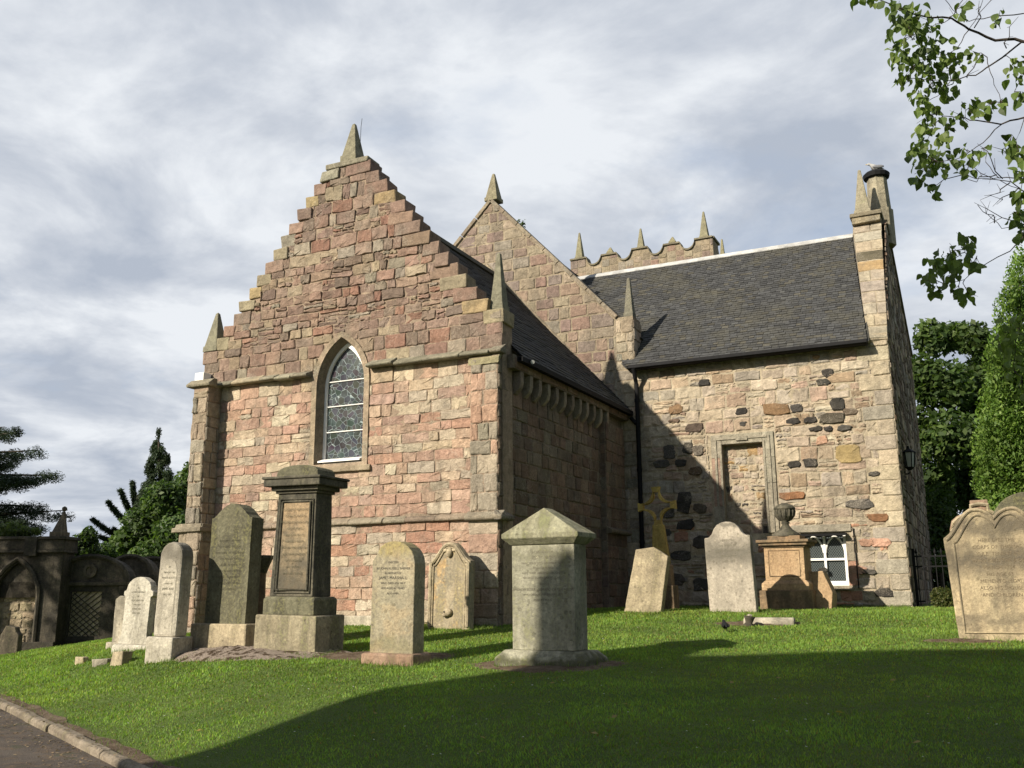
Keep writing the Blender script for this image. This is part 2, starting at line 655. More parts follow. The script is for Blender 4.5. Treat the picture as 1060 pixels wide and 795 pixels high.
# ------------------------------------------------------------------ masonry
PINK = [(.43, .285, .22), (.42, .27, .205), (.45, .32, .245), (.47, .375, .275), (.51, .43, .325), (.42, .36, .285), (.40, .25, .185), (.46, .325, .24),
        (.45, .385, .295), (.37, .255, .20), (.47, .35, .265), (.44, .315, .24), (.50, .42, .31), (.48, .37, .265), (.54, .47, .36), (.44, .295, .22), (.41, .29, .235)]
RED = [(.25, .17, .135), (.235, .165, .135), (.275, .185, .145), (.26, .19, .155), (.24, .18, .145), (.29, .205, .165), (.29, .25, .195), (.305, .22, .17),
       (.25, .18, .145), (.28, .165, .125), (.28, .245, .20), (.22, .165, .135), (.32, .25, .18), (.205, .16, .13), (.34, .28, .20)]
GABLE2 = [(.26, .20, .165), (.24, .18, .155), (.29, .22, .17), (.32, .265, .205), (.27, .24, .20), (.33, .28, .205), (.27, .19, .155), (.30, .25, .19), (.24, .195, .17)]
BUFF = [(0.451, 0.371, 0.282), (0.432, 0.357, 0.277), (0.479, 0.404, 0.305), (0.404, 0.343, 0.277), (0.442, 0.348, 0.259), (0.376, 0.334, 0.282), (0.470, 0.371, 0.268), (0.404, 0.301, 0.235),
        (0.404, 0.324, 0.244), (0.498, 0.432, 0.338), (0.385, 0.334, 0.282), (0.432, 0.324, 0.249), (0.338, 0.254, 0.179), (0.461, 0.390, 0.301), (0.423, 0.371, 0.305)]
SIDE = [(.20, .14, .105), (.18, .13, .10), (.22, .155, .115), (.19, .155, .12), (.23, .17, .125), (.165, .125, .10), (.21, .175, .135)]  # stones of the shaded faces, darkened to deepen the shade there
GREY = [(.34, .30, .24), (.30, .27, .22), (.38, .33, .25), (.27, .25, .20), (.33, .27, .20)]
QUOIN = [(.45, .39, .29), (.41, .36, .28), (.48, .41, .30), (.38, .34, .28)]
DARK = [(.13, .115, .095), (.16, .14, .11), (.11, .10, .085), (.18, .15, .12)]


def shade_of(c, k=.12):
    f = 1 + R.uniform(-k, k)
    return tuple(max(.01, x * f * (1 + R.uniform(-.018, .018))) for x in c)


def clip_poly(p, planes):
    for nx, ny, c in planes:
        q = []
        for i in range(len(p)):
            a, b2 = p[i], p[(i + 1) % len(p)]
            da, db = nx * a[0] + ny * a[1] - c, nx * b2[0] + ny * b2[1] - c
            if da <= 0:
                q.append(a)
            if (da < 0 < db) or (db < 0 < da):
                t = da / (da - db)
                q.append((a[0] + (b2[0] - a[0]) * t, a[1] + (b2[1] - a[1]) * t))
        p = q
        if len(p) < 3:
            return []
    return p


def area(p):
    return .5 * sum(p[i][0] * p[(i + 1) % len(p)][1] - p[(i + 1) % len(p)][0] * p[i][1] for i in range(len(p)))


class Frame:
    def __init__(s, O, U, V):
        s.O, s.U, s.V = Vector(O), Vector(U).normalized(), Vector(V).normalized()
        s.N = s.U.cross(s.V).normalized()

    def p(s, u, v, d=0):
        return s.O + s.U * u + s.V * v + s.N * d


def emit_stone(mb, fr, poly, col, prot=.02, gap=.012, bev=.014, rough=.008):
    """one stone: rounded, slightly irregular, standing proud of the mortar"""
    if len(poly) < 3 or area(poly) < .0016:
        return
    cx = sum(p[0] for p in poly) / len(poly)
    cy = sum(p[1] for p in poly) / len(poly)
    pts = []
    n = len(poly)
    for i in range(n):
        a, p, b2 = poly[i - 1], poly[i], poly[(i + 1) % n]
        la = math.hypot(a[0] - p[0], a[1] - p[1])
        lb = math.hypot(b2[0] - p[0], b2[1] - p[1])
        if la < 1e-5 or lb < 1e-5:
            continue
        ca, cb = min(.3, R.uniform(.006, .03) / la), min(.3, R.uniform(.006, .03) / lb)
        pts.append((p[0] + (a[0] - p[0]) * ca, p[1] + (a[1] - p[1]) * ca))
        pts.append((p[0] + (b2[0] - p[0]) * cb, p[1] + (b2[1] - p[1]) * cb))
        if lb > .3:
            pts.append(((p[0] + b2[0]) / 2, (p[1] + b2[1]) / 2))
    if len(pts) < 3:
        return
    w_ = max(p[0] for p in pts) - min(p[0] for p in pts)
    h_ = max(p[1] for p in pts) - min(p[1] for p in pts)
    if w_ < .03 or h_ < .03:
        return

    def ring(ins, d, jit):
        fx = max(.2, 1 - 2 * ins / w_)
        fy = max(.2, 1 - 2 * ins / h_)
        mx, my = (max(p[0] for p in pts) + min(p[0] for p in pts)) / 2, (max(p[1] for p in pts) + min(p[1] for p in pts)) / 2
        return [fr.p(mx + (p[0] - mx) * fx + j[0] * jit, my + (p[1] - my) * fy + j[1] * jit, d + (j[2] * jit if d > 0 else 0)) for p, j in zip(pts, J)]
    J = [(R.uniform(-1, 1), R.uniform(-1, 1), R.uniform(-1, 1)) for _ in pts]
    tu, tv = R.uniform(-.012, .012), R.uniform(-.012, .012)
    r0 = ring(gap / 2, -.01, rough)
    r1 = ring(gap / 2, prot * .55, rough)
    r2 = ring(gap / 2 + bev, prot, rough)
    m_ = len(pts)
    vs = r0 + r1 + r2 + [fr.p(cx, cy, prot + R.uniform(-.004, .005))]
    fs = []
    for k in (0, 1):
        for i in range(m_):
            fs.append((k * m_ + i, k * m_ + (i + 1) % m_, (k + 1) * m_ + (i + 1) % m_, (k + 1) * m_ + i))
    for i in range(m_):
        fs.append((2 * m_ + i, 2 * m_ + (i + 1) % m_, 3 * m_))
    mb.add(vs, fs, col)


def rows_of(v0, v1, lo, hi):
    v = v0
    out_ = [v0]
    while v < v1 - lo:
        v += R.uniform(lo, hi)
        out_.append(v)
    if v1 - out_[-1] < lo * .6:
        out_[-1] = v1
    else:
        out_.append(v1)
    return out_


def lay(mb, fr, u0, u1, v0, v1, pal, rows=(.17, .25), wid=(.2, .5), holes=(), planes=(), gap=.014, prot=(.008, .028), rough=.006, bev=.013,
        sneck=0., warp=.012, cj=.12, extra=None):
    """coursed rubble over a rectangle; holes are functions v -> (a, b) or None; sneck = share of tall spots split in thin layers"""
    ph = R.uniform(0, 50)

    def wp(p):
        return (p[0] + .6 * warp * mnoise.noise((p[0] * 1.1, p[1] * 1.3, ph)), p[1] + warp * 1.4 * mnoise.noise((p[0] * .9, p[1] * 1.7, ph + 9)))

    rv = rows_of(v0, v1, *rows)
    for a, b2 in zip(rv[:-1], rv[1:]):
        u = u0
        first = True
        while u < u1 - 1e-4:
            wd = R.uniform(*wid) * (.55 if first and R.random() < .5 else 1)
            first = False
            e = min(u1, u + wd)
            if u1 - e < wid[0] * .5:
                e = u1
            cells = [(u, e, a, b2)]
            if R.random() < sneck and b2 - a > .13:
                cells = []
                k = R.choice([2, 2, 3]) if b2 - a > .2 else 2
                cuts = sorted([a + (b2 - a) * (i + R.uniform(-.18, .18)) / k for i in range(1, k)])
                ev = [a] + cuts + [b2]
                for q0, q1 in zip(ev[:-1], ev[1:]):
                    if R.random() < .45 and e - u > .3:
                        mid = u + (e - u) * R.uniform(.35, .65)
                        cells += [(u, mid, q0, q1), (mid, e, q0, q1)]
                    else:
                        cells.append((u, e, q0, q1))
            for (ua, ub, va, vb) in cells:
                segs = [(ua, ub)]
                for h in holes:
                    hv = h((va + vb) / 2)
                    if not hv:
                        continue
                    ns = []
                    for s0, s1 in segs:
                        if s1 <= hv[0] or s0 >= hv[1]:
                            ns.append((s0, s1))
                        else:
                            if s0 < hv[0] - .04:
                                ns.append((s0, hv[0]))
                            if s1 > hv[1] + .04:
                                ns.append((hv[1], s1))
                    segs = ns
                for s0, s1 in segs:
                    pl = [wp((s0, va)), wp(((s0 + s1) / 2, va)), wp((s1, va)), wp((s1, vb)), wp(((s0 + s1) / 2, vb)), wp((s0, vb))]
                    if planes:
                        pl = clip_poly(pl, planes)
                    if len(pl) >= 3:
                        c_ = shade_of(R.choice(pal), cj)
                        if extra:
                            c_ = extra(c_, s0, va)
                        emit_stone(mb, fr, pl, c_, R.uniform(*prot), gap * R.uniform(.7, 1.5), bev, rough)
            u = e


def sheet(mb, fr, outer, holes=(), col=(.4, .35, .28), d=0, mi=0):
    """flat polygon with holes"""
    loops = [[Vector((u, v, 0)) for u, v in outer]] + [[Vector((u, v, 0)) for u, v in h] for h in holes]
    flat = [q for L in loops for q in L]
    tris = tessellate_polygon(loops)
    vs = [fr.p(q.x, q.y, d) for q in flat]
    fs = []
    for t in tris:
        a, b2, c_ = (flat[i] for i in t)
        ar = (b2.x - a.x) * (c_.y - a.y) - (c_.x - a.x) * (b2.y - a.y)
        fs.append(tuple(t) if ar > 0 else tuple(reversed(t)))
    mb.add(vs, fs, col, mi)


def pinnacle(name, parent, x, y, z0, z1, wd, base=.12, col=(.25, .235, .17), lean=(0, 0)):
    """square obelisk on a base block"""
    mb = MB()
    h = wd * .39
    mb.box((x - h * 1.12, y - h * 1.12, z0), (x + h * 1.12, y + h * 1.12, z0 + base), col, 0, .008)
    t = .035
    za = z0 + base
    b_ = [(x - h, y - h, za), (x + h, y - h, za), (x + h, y + h, za), (x - h, y + h, za)]
    t_ = [(x - t + lean[0], y - t + lean[1], z1 - .04), (x + t + lean[0], y - t + lean[1], z1 - .04), (x + t + lean[0], y + t + lean[1], z1 - .04), (x - t + lean[0], y + t + lean[1], z1 - .04)]
    mb.add(b_ + t_ + [(x + lean[0], y + lean[1], z1)], [(0, 1, 5, 4), (1, 2, 6, 5), (2, 3, 7, 6), (3, 0, 4, 7), (4, 5, 8), (5, 6, 8), (6, 7, 8), (7, 4, 8)], col)
    return mb.build(name, M['pinnacle'], parent, bevel=.012)


def slates(mb, O, U, S, wid, length, sw=.2, ex=.155, c0=(.058, .057, .055), left=None, right=None):
    """rows of slates from the eave O upwards along S, over width wid along U"""
    O, U, S = Vector(O), Vector(U).normalized(), Vector(S).normalized()
    Nn = U.cross(S).normalized()
    if Nn.z < 0:
        Nn = -Nn
    k = 0
    v = 0.
    while v < length - .02:
        lo = left(v) if left else 0
        hi = right(v) if right else wid
        u = lo - (sw / 2 if k % 2 else 0) - R.uniform(0, .03)
        while u < hi:
            w_ = sw * R.uniform(.75, 1.2)
            a, b_ = max(u, lo), min(u + w_ - .006, hi)
            if b_ - a > .02:
                lift = R.uniform(.012, .026)
                dv = R.uniform(-.012, .012)
                f = R.uniform(.72, 1.25)
                g_ = R.random()
                col = tuple(c_ * f for c_ in c0)
                if g_ < .12:
                    col = (col[0] * 1.35, col[1] * 1.25, col[2])
                elif g_ < .2:
                    col = (col[0] * 1.2, col[1] * 1.2, col[2] * 1.15)
                top = min(v + ex * 1.3, length)
                p0 = O + U * a + S * (v + dv) + Nn * lift
                p1 = O + U * b_ + S * (v + dv + R.uniform(-.005, .005)) + Nn * (lift + R.uniform(-.004, .004))
                p2 = O + U * b_ + S * top + Nn * .003
                p3 = O + U * a + S * top + Nn * .003
                q0, q1 = O + U * a + S * (v + dv) + Nn * -.004, O + U * b_ + S * (v + dv) + Nn * -.004
                mb.add([p0, p1, p2, p3, q0, q1], [(0, 1, 2, 3), (4, 5, 1, 0)], col)
            u += w_
        v += ex
        k += 1


MORT = (.33, .255, .19)
MORTW = (.45, .385, .285)

# ================================================================== SETTING
# lawn sheet
xs = np.concatenate([np.linspace(-400, -30, 12), np.linspace(-26, -8, 10), np.linspace(-7, 24, 110), np.linspace(26, 60, 10), np.linspace(80, 400, 8)])
ys = np.concatenate([np.linspace(-400, -40, 10), np.linspace(-34, -17, 8), np.linspace(-16, 9, 90), np.linspace(11, 50, 14), np.linspace(70, 600, 10)])
gv, gf = [], []
for y in ys:
    for x in xs:
        gv.append((x, y, ground(x, y)))
nx = len(xs)
for j in range(len(ys) - 1):
    for i in range(nx - 1):
        gf.append((j * nx + i, j * nx + i + 1, (j + 1) * nx + i + 1, (j + 1) * nx + i))
lawn = np_mesh('lawn', np.array(gv), np.array(gf), np.full((len(gv), 3), .1), M['lawn'], smooth=True)
tag(lawn, 'mown green churchyard lawn rising from the path to the church', None, kind='structure')

# path beside the kerb
KD = Vector((.908, -.419, 0))
KN = Vector((.419, .908, 0))


def kp(s, d, z):
    return Vector((7.4, -8.1, 0)) + KD * s + KN * d + Vector((0, 0, kerb_z(s) + z))


mb = MB()
ss = list(np.linspace(-30, 30, 61))
for a, b2 in zip(ss[:-1], ss[1:]):
    for d0, d1 in ((-9, -4), (-4, -1.5), (-1.5, -.06)):
        mb.poly([kp(a, d0, -.022), kp(b2, d0, -.022), kp(b2, d1, -.022), kp(a, d1, -.022)], (.06, .06, .06))
pth = mb.build('path', M['asphalt'], smooth=True)
tag(pth, 'dark tarmac path at the edge of the lawn', None, kind='structure')
M['kerbstone'] = mat_stone('kerb_concrete', (.20, .165, .125), (.09, .075, .055), (.25, .21, .16), streak=.4, mossy=.25)
mb = MB()
s = -24.
while s < 12:
    L = R.uniform(.85, .95)
    j = R.uniform(-.012, .012)
    jj = R.uniform(-.008, .008)
    pr = [(-.06 + j, -.1), (.05 + j, -.1), (.05 + j, .045 + jj), (-.035 + j, .045 + jj), (-.06 + j, .02 + jj)]
    A, B = kp(s + .006, 0, 0), kp(s + L - .006, 0, 0)
    mb.prism(pr, A, B, KN, (0, 0, 1), (.3, .26, .2))
    s += L
kb = mb.build('kerb', M['kerbstone'], bevel=.012)
tag(kb, 'weathered concrete kerb between path and lawn', None, kind='structure')
# strip of dead grass clippings and soil along the kerb
mb = MB()
ss = list(np.linspace(-16, 10, 160))
wv = [.18 + .2 * abs(mnoise.noise((s_ * 1.7, 0, 3))) + .12 * max(0, mnoise.noise((s_ * .6, 0, 8))) for s_ in ss]
for i in range(len(ss) - 1):
    a, b2 = ss[i], ss[i + 1]
    ps = []
    for s_, d_ in ((a, .06), (b2, .06), (b2, .06 + wv[i + 1]), (a, .06 + wv[i])):
        q = kp(s_, d_, 0)
        ps.append((q.x, q.y, ground(q.x, q.y) + .016))
    mb.poly(ps, (.2, .15, .1))
st = mb.build('soil_strip', M['soil'])
tag(st, 'bare soil and dry clippings along the kerb', None, kind='structure')


# grass blades
def grass():
    rng = np.random.default_rng(3)
    pts = []
    soil = [(q[0], q[1], q[2]) for q in SOILS]
    cells = []
    for px0, px1, py0, py1, dens in [(0, 0, 0, 0, 0)]:
        pass
    n_try = 2000000
    X = rng.uniform(-9, 19, n_try)
    Y = rng.uniform(-13, 6.4, n_try)
    dx, dy = X - CX, Y - CY
    dep = dx * FWD.x + dy * FWD.y
    lat = dx * RIGHT.x + dy * RIGHT.y
    dist = np.hypot(dx, dy)
    keep = (dep > 3.5) & (np.abs(lat) < dep * .60 + .5)
    keep &= rng.random(n_try) < np.clip((7.5 / np.maximum(dist, 1)) ** 1.1, .16, 1)
    kd = (X - 7.4) * .419 + (Y + 8.1) * .908
    ks = (X - 7.4) * .908 - (Y + 8.1) * .419
    edge = .24 + .2 * np.abs(np.sin(ks * 2.1) * np.sin(ks * .77 + 1)) + rng.normal(0, .05, n_try)
    keep &= kd > edge
    keep &= ~((X > .15) & (X < 6.75) & (Y > -.02)) & ~((Y > 6.2) & (X < 12.6)) & ~((X < .3) & (Y > 2))
    for (sx, sy, ra, rb, th) in SOILS:
        c_, s_ = math.cos(th), math.sin(th)
        uu, vv = (X - sx) * c_ + (Y - sy) * s_, -(X - sx) * s_ + (Y - sy) * c_
        r2 = (uu / ra) ** 2 + (vv / rb) ** 2
        keep &= ~(r2 < .8 + rng.normal(0, .18, n_try))
    X, Y, dist = X[keep], Y[keep], dist[keep]
    n_ = len(X)
    # ground height, vectorised by a grid lookup
    gx = np.linspace(-9.5, 19.5, 291)
    gy = np.linspace(-13.5, 6.9, 205)
    Gz = np.array([[ground(a, b) for a in gx] for b in gy])
    fx = (X - gx[0]) / (gx[1] - gx[0])
    fy = (Y - gy[0]) / (gy[1] - gy[0])
    ix, iy = fx.astype(int), fy.astype(int)
    tx, ty = fx - ix, fy - iy
    Z = (Gz[iy, ix] * (1 - tx) * (1 - ty) + Gz[iy, ix + 1] * tx * (1 - ty) + Gz[iy + 1, ix] * (1 - tx) * ty + Gz[iy + 1, ix + 1] * tx * ty)
    lowf = np.sin(X * 2.3 + np.sin(Y * 1.7) * 1.4) * np.sin(Y * 2.9 + np.sin(X * 1.3) * 1.2)
    midf = np.sin(X * 9.1 + np.sin(Y * 7.7) * 2) * np.sin(Y * 8.3 + np.sin(X * 6.1) * 2)
    ht = rng.uniform(.010, .027, n_) * (1 + .3 * lowf + .35 * midf) * np.clip(dist / 11, .9, 1.5)
    wd = rng.uniform(.0035, .007, n_) * np.clip(dist / 8, 1, 2.4)
    an = rng.uniform(0, 2 * math.pi, n_)
    la = rng.uniform(0, 2 * math.pi, n_)
    ll = ht * rng.uniform(.2, 1.0, n_)
    a = np.stack([X - np.cos(an) * wd, Y - np.sin(an) * wd, Z - .004], 1)
    b_ = np.stack([X + np.cos(an) * wd, Y + np.sin(an) * wd, Z - .004], 1)
    c_ = np.stack([X + np.cos(la) * ll, Y + np.sin(la) * ll, Z + ht], 1)
    V_ = np.stack([a, b_, c_], 1).reshape(-1, 3)
    F_ = np.arange(n_ * 3).reshape(-1, 3)
    base = np.array([.158, .258, .052])
    col = base[None] * rng.uniform(.65, 1.35, n_)[:, None] * (1 + .22 * lowf + .14 * midf)[:, None]
    dry = rng.random(n_) < (.05 + .10 * np.clip(midf * .8 - lowf * .4, 0, 1))
    worn = np.clip(np.sin(X * .71 + 1.3 * np.sin(Y * .53)) * np.sin(Y * .93 + 1.1 * np.sin(X * .47)) - .25, 0, 1)[:, None]
    col = col * (1 + worn * np.array([[.28, .10, .15]]))
    col[dry] = np.array([.22, .19, .08]) * rng.uniform(.6, 1.1, dry.sum())[:, None]
    yel = rng.random(n_) < .25
    col[yel] *= np.array([1.35, 1.1, .8])
    C_ = np.repeat(col, 3, 0)
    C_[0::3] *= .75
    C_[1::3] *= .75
    # longer tufts round the feet of the stones and along the church walls
    tv, tc_ = [], []
    spots = []
    for (bx, by, bw) in BASES:
        for _ in range(int(260 * (bw + .5))):
            e = R.random()
            if e < .55:
                spots.append((bx + R.uniform(-.5, .5) * (bw + .35), by - .07 - abs(R.gauss(0, .05))))
            else:
                spots.append((bx + R.choice((-1, 1)) * (bw / 2 + .12 + abs(R.gauss(0, .05))), by + R.uniform(-.1, .4)))
    for _ in range(2600):
        spots.append((R.uniform(.5, 6.7), -.06 - abs(R.gauss(0, .06))))
        spots.append((R.uniform(7.1, 12.5), 6.26 - abs(R.gauss(0, .07))))
    for _ in range(900):
        k_ = R.uniform(-14, 9)
        q = kp(k_, .05 + abs(R.gauss(.12, .12)), 0)
        spots.append((q.x, q.y))
    for (x, y) in spots:
        z = ground(x, y)
        h = R.uniform(.03, .085)
        a = R.uniform(0, 6.28)
        w_ = R.uniform(.003, .006)
        l_ = h * R.uniform(.2, .9)
        b2 = R.uniform(0, 6.28)
        tv += [(x - math.cos(a) * w_, y - math.sin(a) * w_, z), (x + math.cos(a) * w_, y + math.sin(a) * w_, z), (x + math.cos(b2) * l_, y + math.sin(b2) * l_, z + h)]
        f = R.uniform(.6, 1.25)
        tc_ += [(.13 * f, .19 * f, .04 * f)] * 3
    V_ = np.concatenate([V_, np.array(tv)])
    C_ = np.concatenate([C_, np.array(tc_)])
    F_ = np.arange(len(V_)).reshape(-1, 3)
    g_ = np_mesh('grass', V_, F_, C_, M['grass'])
    tag(g_, 'short mown grass blades covering the churchyard lawn', None, kind='stuff')


SOILS = []


def soil_patch(x, y, ra, rb, th=0, label='patch of bare brown soil', mat='soil', h=.03, name='soil_patch'):
    mb = MB()
    n_ = 28
    ring = []
    ph = R.uniform(0, 9)
    for k in range(n_):
        t = 2 * math.pi * k / n_
        rr = 1 + .28 * mnoise.noise((math.cos(t) * 1.6 + ph, math.sin(t) * 1.6, ph)) + R.uniform(-.05, .05)
        u, v = ra * rr * math.cos(t), rb * rr * math.sin(t)
        ring.append((x + u * math.cos(th) - v * math.sin(th), y + u * math.sin(th) + v * math.cos(th)))
    vs = [(a, b2, ground(a, b2) - .006) for a, b2 in ring]
    for f_ in (.8, .5, .25):
        vs += [(x + (a - x) * f_, y + (b2 - y) * f_, ground(x + (a - x) * f_, y + (b2 - y) * f_) + h * (1.25 - f_) + R.uniform(-.3, .3) * h) for a, b2 in ring]
    vs.append((x, y, ground(x, y) + h * 1.2))
    fs = []
    for q in range(3):
        fs += [(q * n_ + k, q * n_ + (k + 1) % n_, (q + 1) * n_ + (k + 1) % n_, (q + 1) * n_ + k) for k in range(n_)]
    fs += [(3 * n_ + k, 3 * n_ + (k + 1) % n_, 4 * n_) for k in range(n_)]
    mb.add(vs, fs, (.2, .15, .1))
    o = mb.build(name, M[mat], smooth=True)
    tag(o, label, None, kind='structure')
    SOILS.append((x, y, ra, rb, th))


# ================================================================== CHURCH
D = 6.251
church = thing('parish_church', 'old pink and buff sandstone church with crow-stepped gable, slate roofs and stone pinnacles', 'church', (6, 3, -.5))
AX = 3.38                     # centre of the front gable window

# ---- front gable wall
WH, SPR, APX, SIL = .50, 3.78, 4.63, 2.34


def arch_pts(w_, spr, apx, sil, n_=10):
    rise = apx - spr
    Rr = (rise * rise + w_ * w_) / (2 * w_)
    pts = [(AX - w_, sil), (AX + w_, sil)]
    th1 = math.asin(rise / Rr)
    for i in range(n_ + 1):
        t = th1 * i / n_
        pts.append((AX + w_ - Rr + Rr * math.cos(t), spr + Rr * math.sin(t)))
    for i in range(n_ - 1, -1, -1):
        t = th1 * i / n_
        pts.append((AX - (w_ - Rr + Rr * math.cos(t)), spr + Rr * math.sin(t)))
    return pts


def arch_half(w_, spr, apx, z):
    if z <= spr:
        return w_
    rise = apx - spr
    if z >= apx:
        return 0
    Rr = (rise * rise + w_ * w_) / (2 * w_)
    return max(0, w_ - Rr + math.sqrt(max(0, Rr * Rr - (z - spr) ** 2)))


FF = Frame((0, 0, 0), (1, 0, 0), (0, 0, 1))               # front plane y = 0, normal -y
FF.N = Vector((0, -1, 0))
mb = MB()
XL, XR = -.04, 6.76
opening = arch_pts(.64, 3.80, 4.80, 2.22)
sheet(mb, FF, [(XL, -.8), (XR, -.8), (XR, 4.79), (XL, 4.79)], [opening], MORT)
SZ1, SZ2 = 1.19, 4.0
hole = lambda z: ((AX - arch_half(.65, 3.80, 4.81, z), AX + arch_half(.65, 3.80, 4.81, z)) if 2.18 < z < 4.81 else None)
LB = lambda z: (XL, .46)
lay(mb, FF, XL, 6.2, -.7, SZ1, PINK + [(.43, .25, .18)] * 3, (.18, .25), (.26, .66), [hole], gap=.011, prot=(.002, .024), bev=.007, rough=.012, cj=.1)
lay(mb, FF, XL, 6.2, SZ1 + .1, SZ2, PINK, (.15, .225), (.2, .62), [hole], gap=.011, prot=(.002, .024), bev=.007, rough=.012, cj=.1, sneck=.02)
lay(mb, FF, XL, XR, SZ2 + .1, 4.79, RED, (.18, .27), (.2, .5), [hole], gap=.016, prot=(.006, .034), rough=.01)
# stepped part
NS, RH = 14, .2435
steps = []
inner = []
for k in range(NS):
    z0, z1 = 4.79 + k * RH, 4.79 + (k + 1) * RH
    xr = 6.46 - k * .196
    xl = .28 + k * .193
    mb.box((xl + .05, .012, z0), (xr - .05, .34, z1), MORT)
    mb.poly([(xl, 0, z0), (xr, 0, z0), (xr, 0, z1), (xl, 0, z1)], MORT)
    el, er = R.uniform(.22, .5), R.uniform(.22, .6)
    steps.append((xl, xl + el, z0, z1))
    steps.append((xr - er, xr, z0, z1))
    inner.append((z0, z1, xl + el, xr - er))


def out_l(z):
    for z0, z1, a, b2 in inner:
        if z0 <= z < z1:
            return (-9, a)
    return (-9, 9)


def out_r(z):
    for z0, z1, a, b2 in inner:
        if z0 <= z < z1:
            return (b2, 99)
    return (-9, 9)


lay(mb, FF, .3, 6.46, 4.79, 4.79 + NS * RH, RED, (.15, .31), (.16, .5), [out_l, out_r], gap=.017, prot=(.004, .036), rough=.015, bev=.009, sneck=.16, warp=.03, cj=.2)
mb.box((XL, .012, -.8), (.5, .4, 4.78), MORT)
mb.box((6.2, .012, -.8), (XR - .01, .4, 4.78), MORT)
mb.box((.5, .3, 4.65), (6.2, .4, 4.78), MORT)
mb.build('gable_wall', M['masonry'], church)
for (a, b2, z0, z1) in steps:
    m2 = MB()
    c_ = shade_of(R.choice(RED[:6] + [(.33, .29, .2), (.30, .28, .22), (.36, .28, .16), (.28, .20, .15)]), .1)
    m2.box((a - R.uniform(.0, .035), -.03 + R.uniform(-.03, .02), z0 + .006), (b2 + R.uniform(.0, .03), .36, z1 + R.uniform(-.004, .02)), c_, 0, .02)
    m2.build('crow_step', M['masonry'], church, bevel=.02)
# cap under the apex pinnacle
m2 = MB()
m2.box((2.86, -.05, 8.195), (3.86, .38, 8.30), (.27, .25, .19), 0, .012)
m2.build('crow_step', M['dressed'], church, bevel=.02)

# ---- window of the gable
win = MB()
# moulded surround: outer ring and chamfer back to the glass
o_pts, m_pts, i_pts = arch_pts(.655, 3.80, 4.815, 2.24, 12), arch_pts(.54, 3.79, 4.70, 2.30, 12), arch_pts(.485, 3.78, 4.62, 2.34, 12)
nn = len(o_pts)
lay3 = [[FF.p(u, v, -.02) for u, v in o_pts], [FF.p(u, v, .035) for u, v in o_pts], [FF.p(u, v, .035) for u, v in m_pts], [FF.p(u, v, -.20) for u, v in i_pts]]
for q in range(3):
    for i in range(nn):
        j = (i + 1) % nn
        c_ = shade_of((.36, .29, .21), .14) if q == 1 else (.30, .245, .18)
        win.poly([lay3[q][i], lay3[q][j], lay3[q + 1][j], lay3[q + 1][i]], c_)
lancet = win.build('lancet_window', M['dressed'], church)
sb = MB()
sb.box((AX - .74, -.07, 2.14), (AX + .74, .05, 2.238), (.34, .28, .2), 0, .008)
sb.build('window_sill', M['dressed'], lancet, bevel=.015)
fm = MB()
a_, b_ = arch_pts(.492, 3.78, 4.63, 2.335, 12), arch_pts(.435, 3.775, 4.55, 2.40, 12)
LA, LBk = [FF.p(u, v, -.165) for u, v in a_], [FF.p(u, v, -.165) for u, v in b_]
LC = [FF.p(u, v, -.215) for u, v in b_]
for i in range(nn):
    j = (i + 1) % nn
    fm.poly([LA[i], LA[j], LBk[j], LBk[i]], (.7, .7, .68))
    fm.poly([LBk[i], LBk[j], LC[j], LC[i]], (.7, .7, .68))
fm.prism([(0, 0), (-.16, -.05), (-.16, -.08), (0, -.06)], (AX - .47, .15, 2.42), (AX + .47, .15, 2.42), (0, 1, 0), (0, 0, 1), (.8, .8, .8))
fm.build('window_frame', M['white'], lancet)
gm = MB()
sheet(gm, FF, b_, [], (.1, .1, .1), -.205)
gm.build('stained_glass', M['stained'], lancet)
for zz in (2.93, 3.42, 3.90):
    bmb = MB()
    hw = arch_half(.44, 3.775, 4.55, zz)
    bmb.tube([(AX - hw, .19, zz), (AX + hw, .19, zz)], .011, 6)
    bmb.build('glazing_bar', M['white'], lancet)

# ---- string courses
def string_course(name, x0, x1, z, y, proj=.11, holes=(), sag=0., pal=GREY, h=.14):
    mb = MB()
    x = x0
    while x < x1 - .02:
        e = min(x1, x + R.uniform(.35, .75))
        if x1 - e < .2:
            e = x1
        segs = [(x, e)]
        for a, b2 in holes:
            segs = [q for s0, s1 in segs for q in ((s0, min(s1, a)), (max(s0, b2), s1)) if q[1] - q[0] > .03]
        for s0, s1 in segs:
            p = proj * R.uniform(.85, 1.12)
            dz = R.uniform(-.015, .012) + sag * math.sin((s0 + s1) * .9)
            hh = h * R.uniform(.9, 1.15)
            mb.prism([(.04, 0), (-p * .86, .0), (-p, .02), (-p, .05), (-p * .8, .07), (.04, hh)], (s0, y, z + dz), (s1 - .006, y, z + dz + R.uniform(-.006, .006)), (0, 1, 0), (0, 0, 1), shade_of(R.choice(pal), .15))
        x = e
    return mb.build(name, M['dressed'], church, bevel=.012)


string_course('string_course', .46, 6.16, SZ1 - .02, 0, .09, pal=[(.33, .28, .21), (.30, .26, .2), (.28, .22, .17)], h=.13)
string_course('string_course', -.08, AX - .67, SZ2 - .01, 0, .19, [], .012, [(.30, .28, .21), (.36, .31, .22), (.26, .24, .18)], h=.17)
string_course('string_course', AX + .67, 6.82, SZ2 - .01, 0, .19, [], .012, [(.30, .28, .21), (.36, .31, .22), (.26, .24, .18)], h=.17)

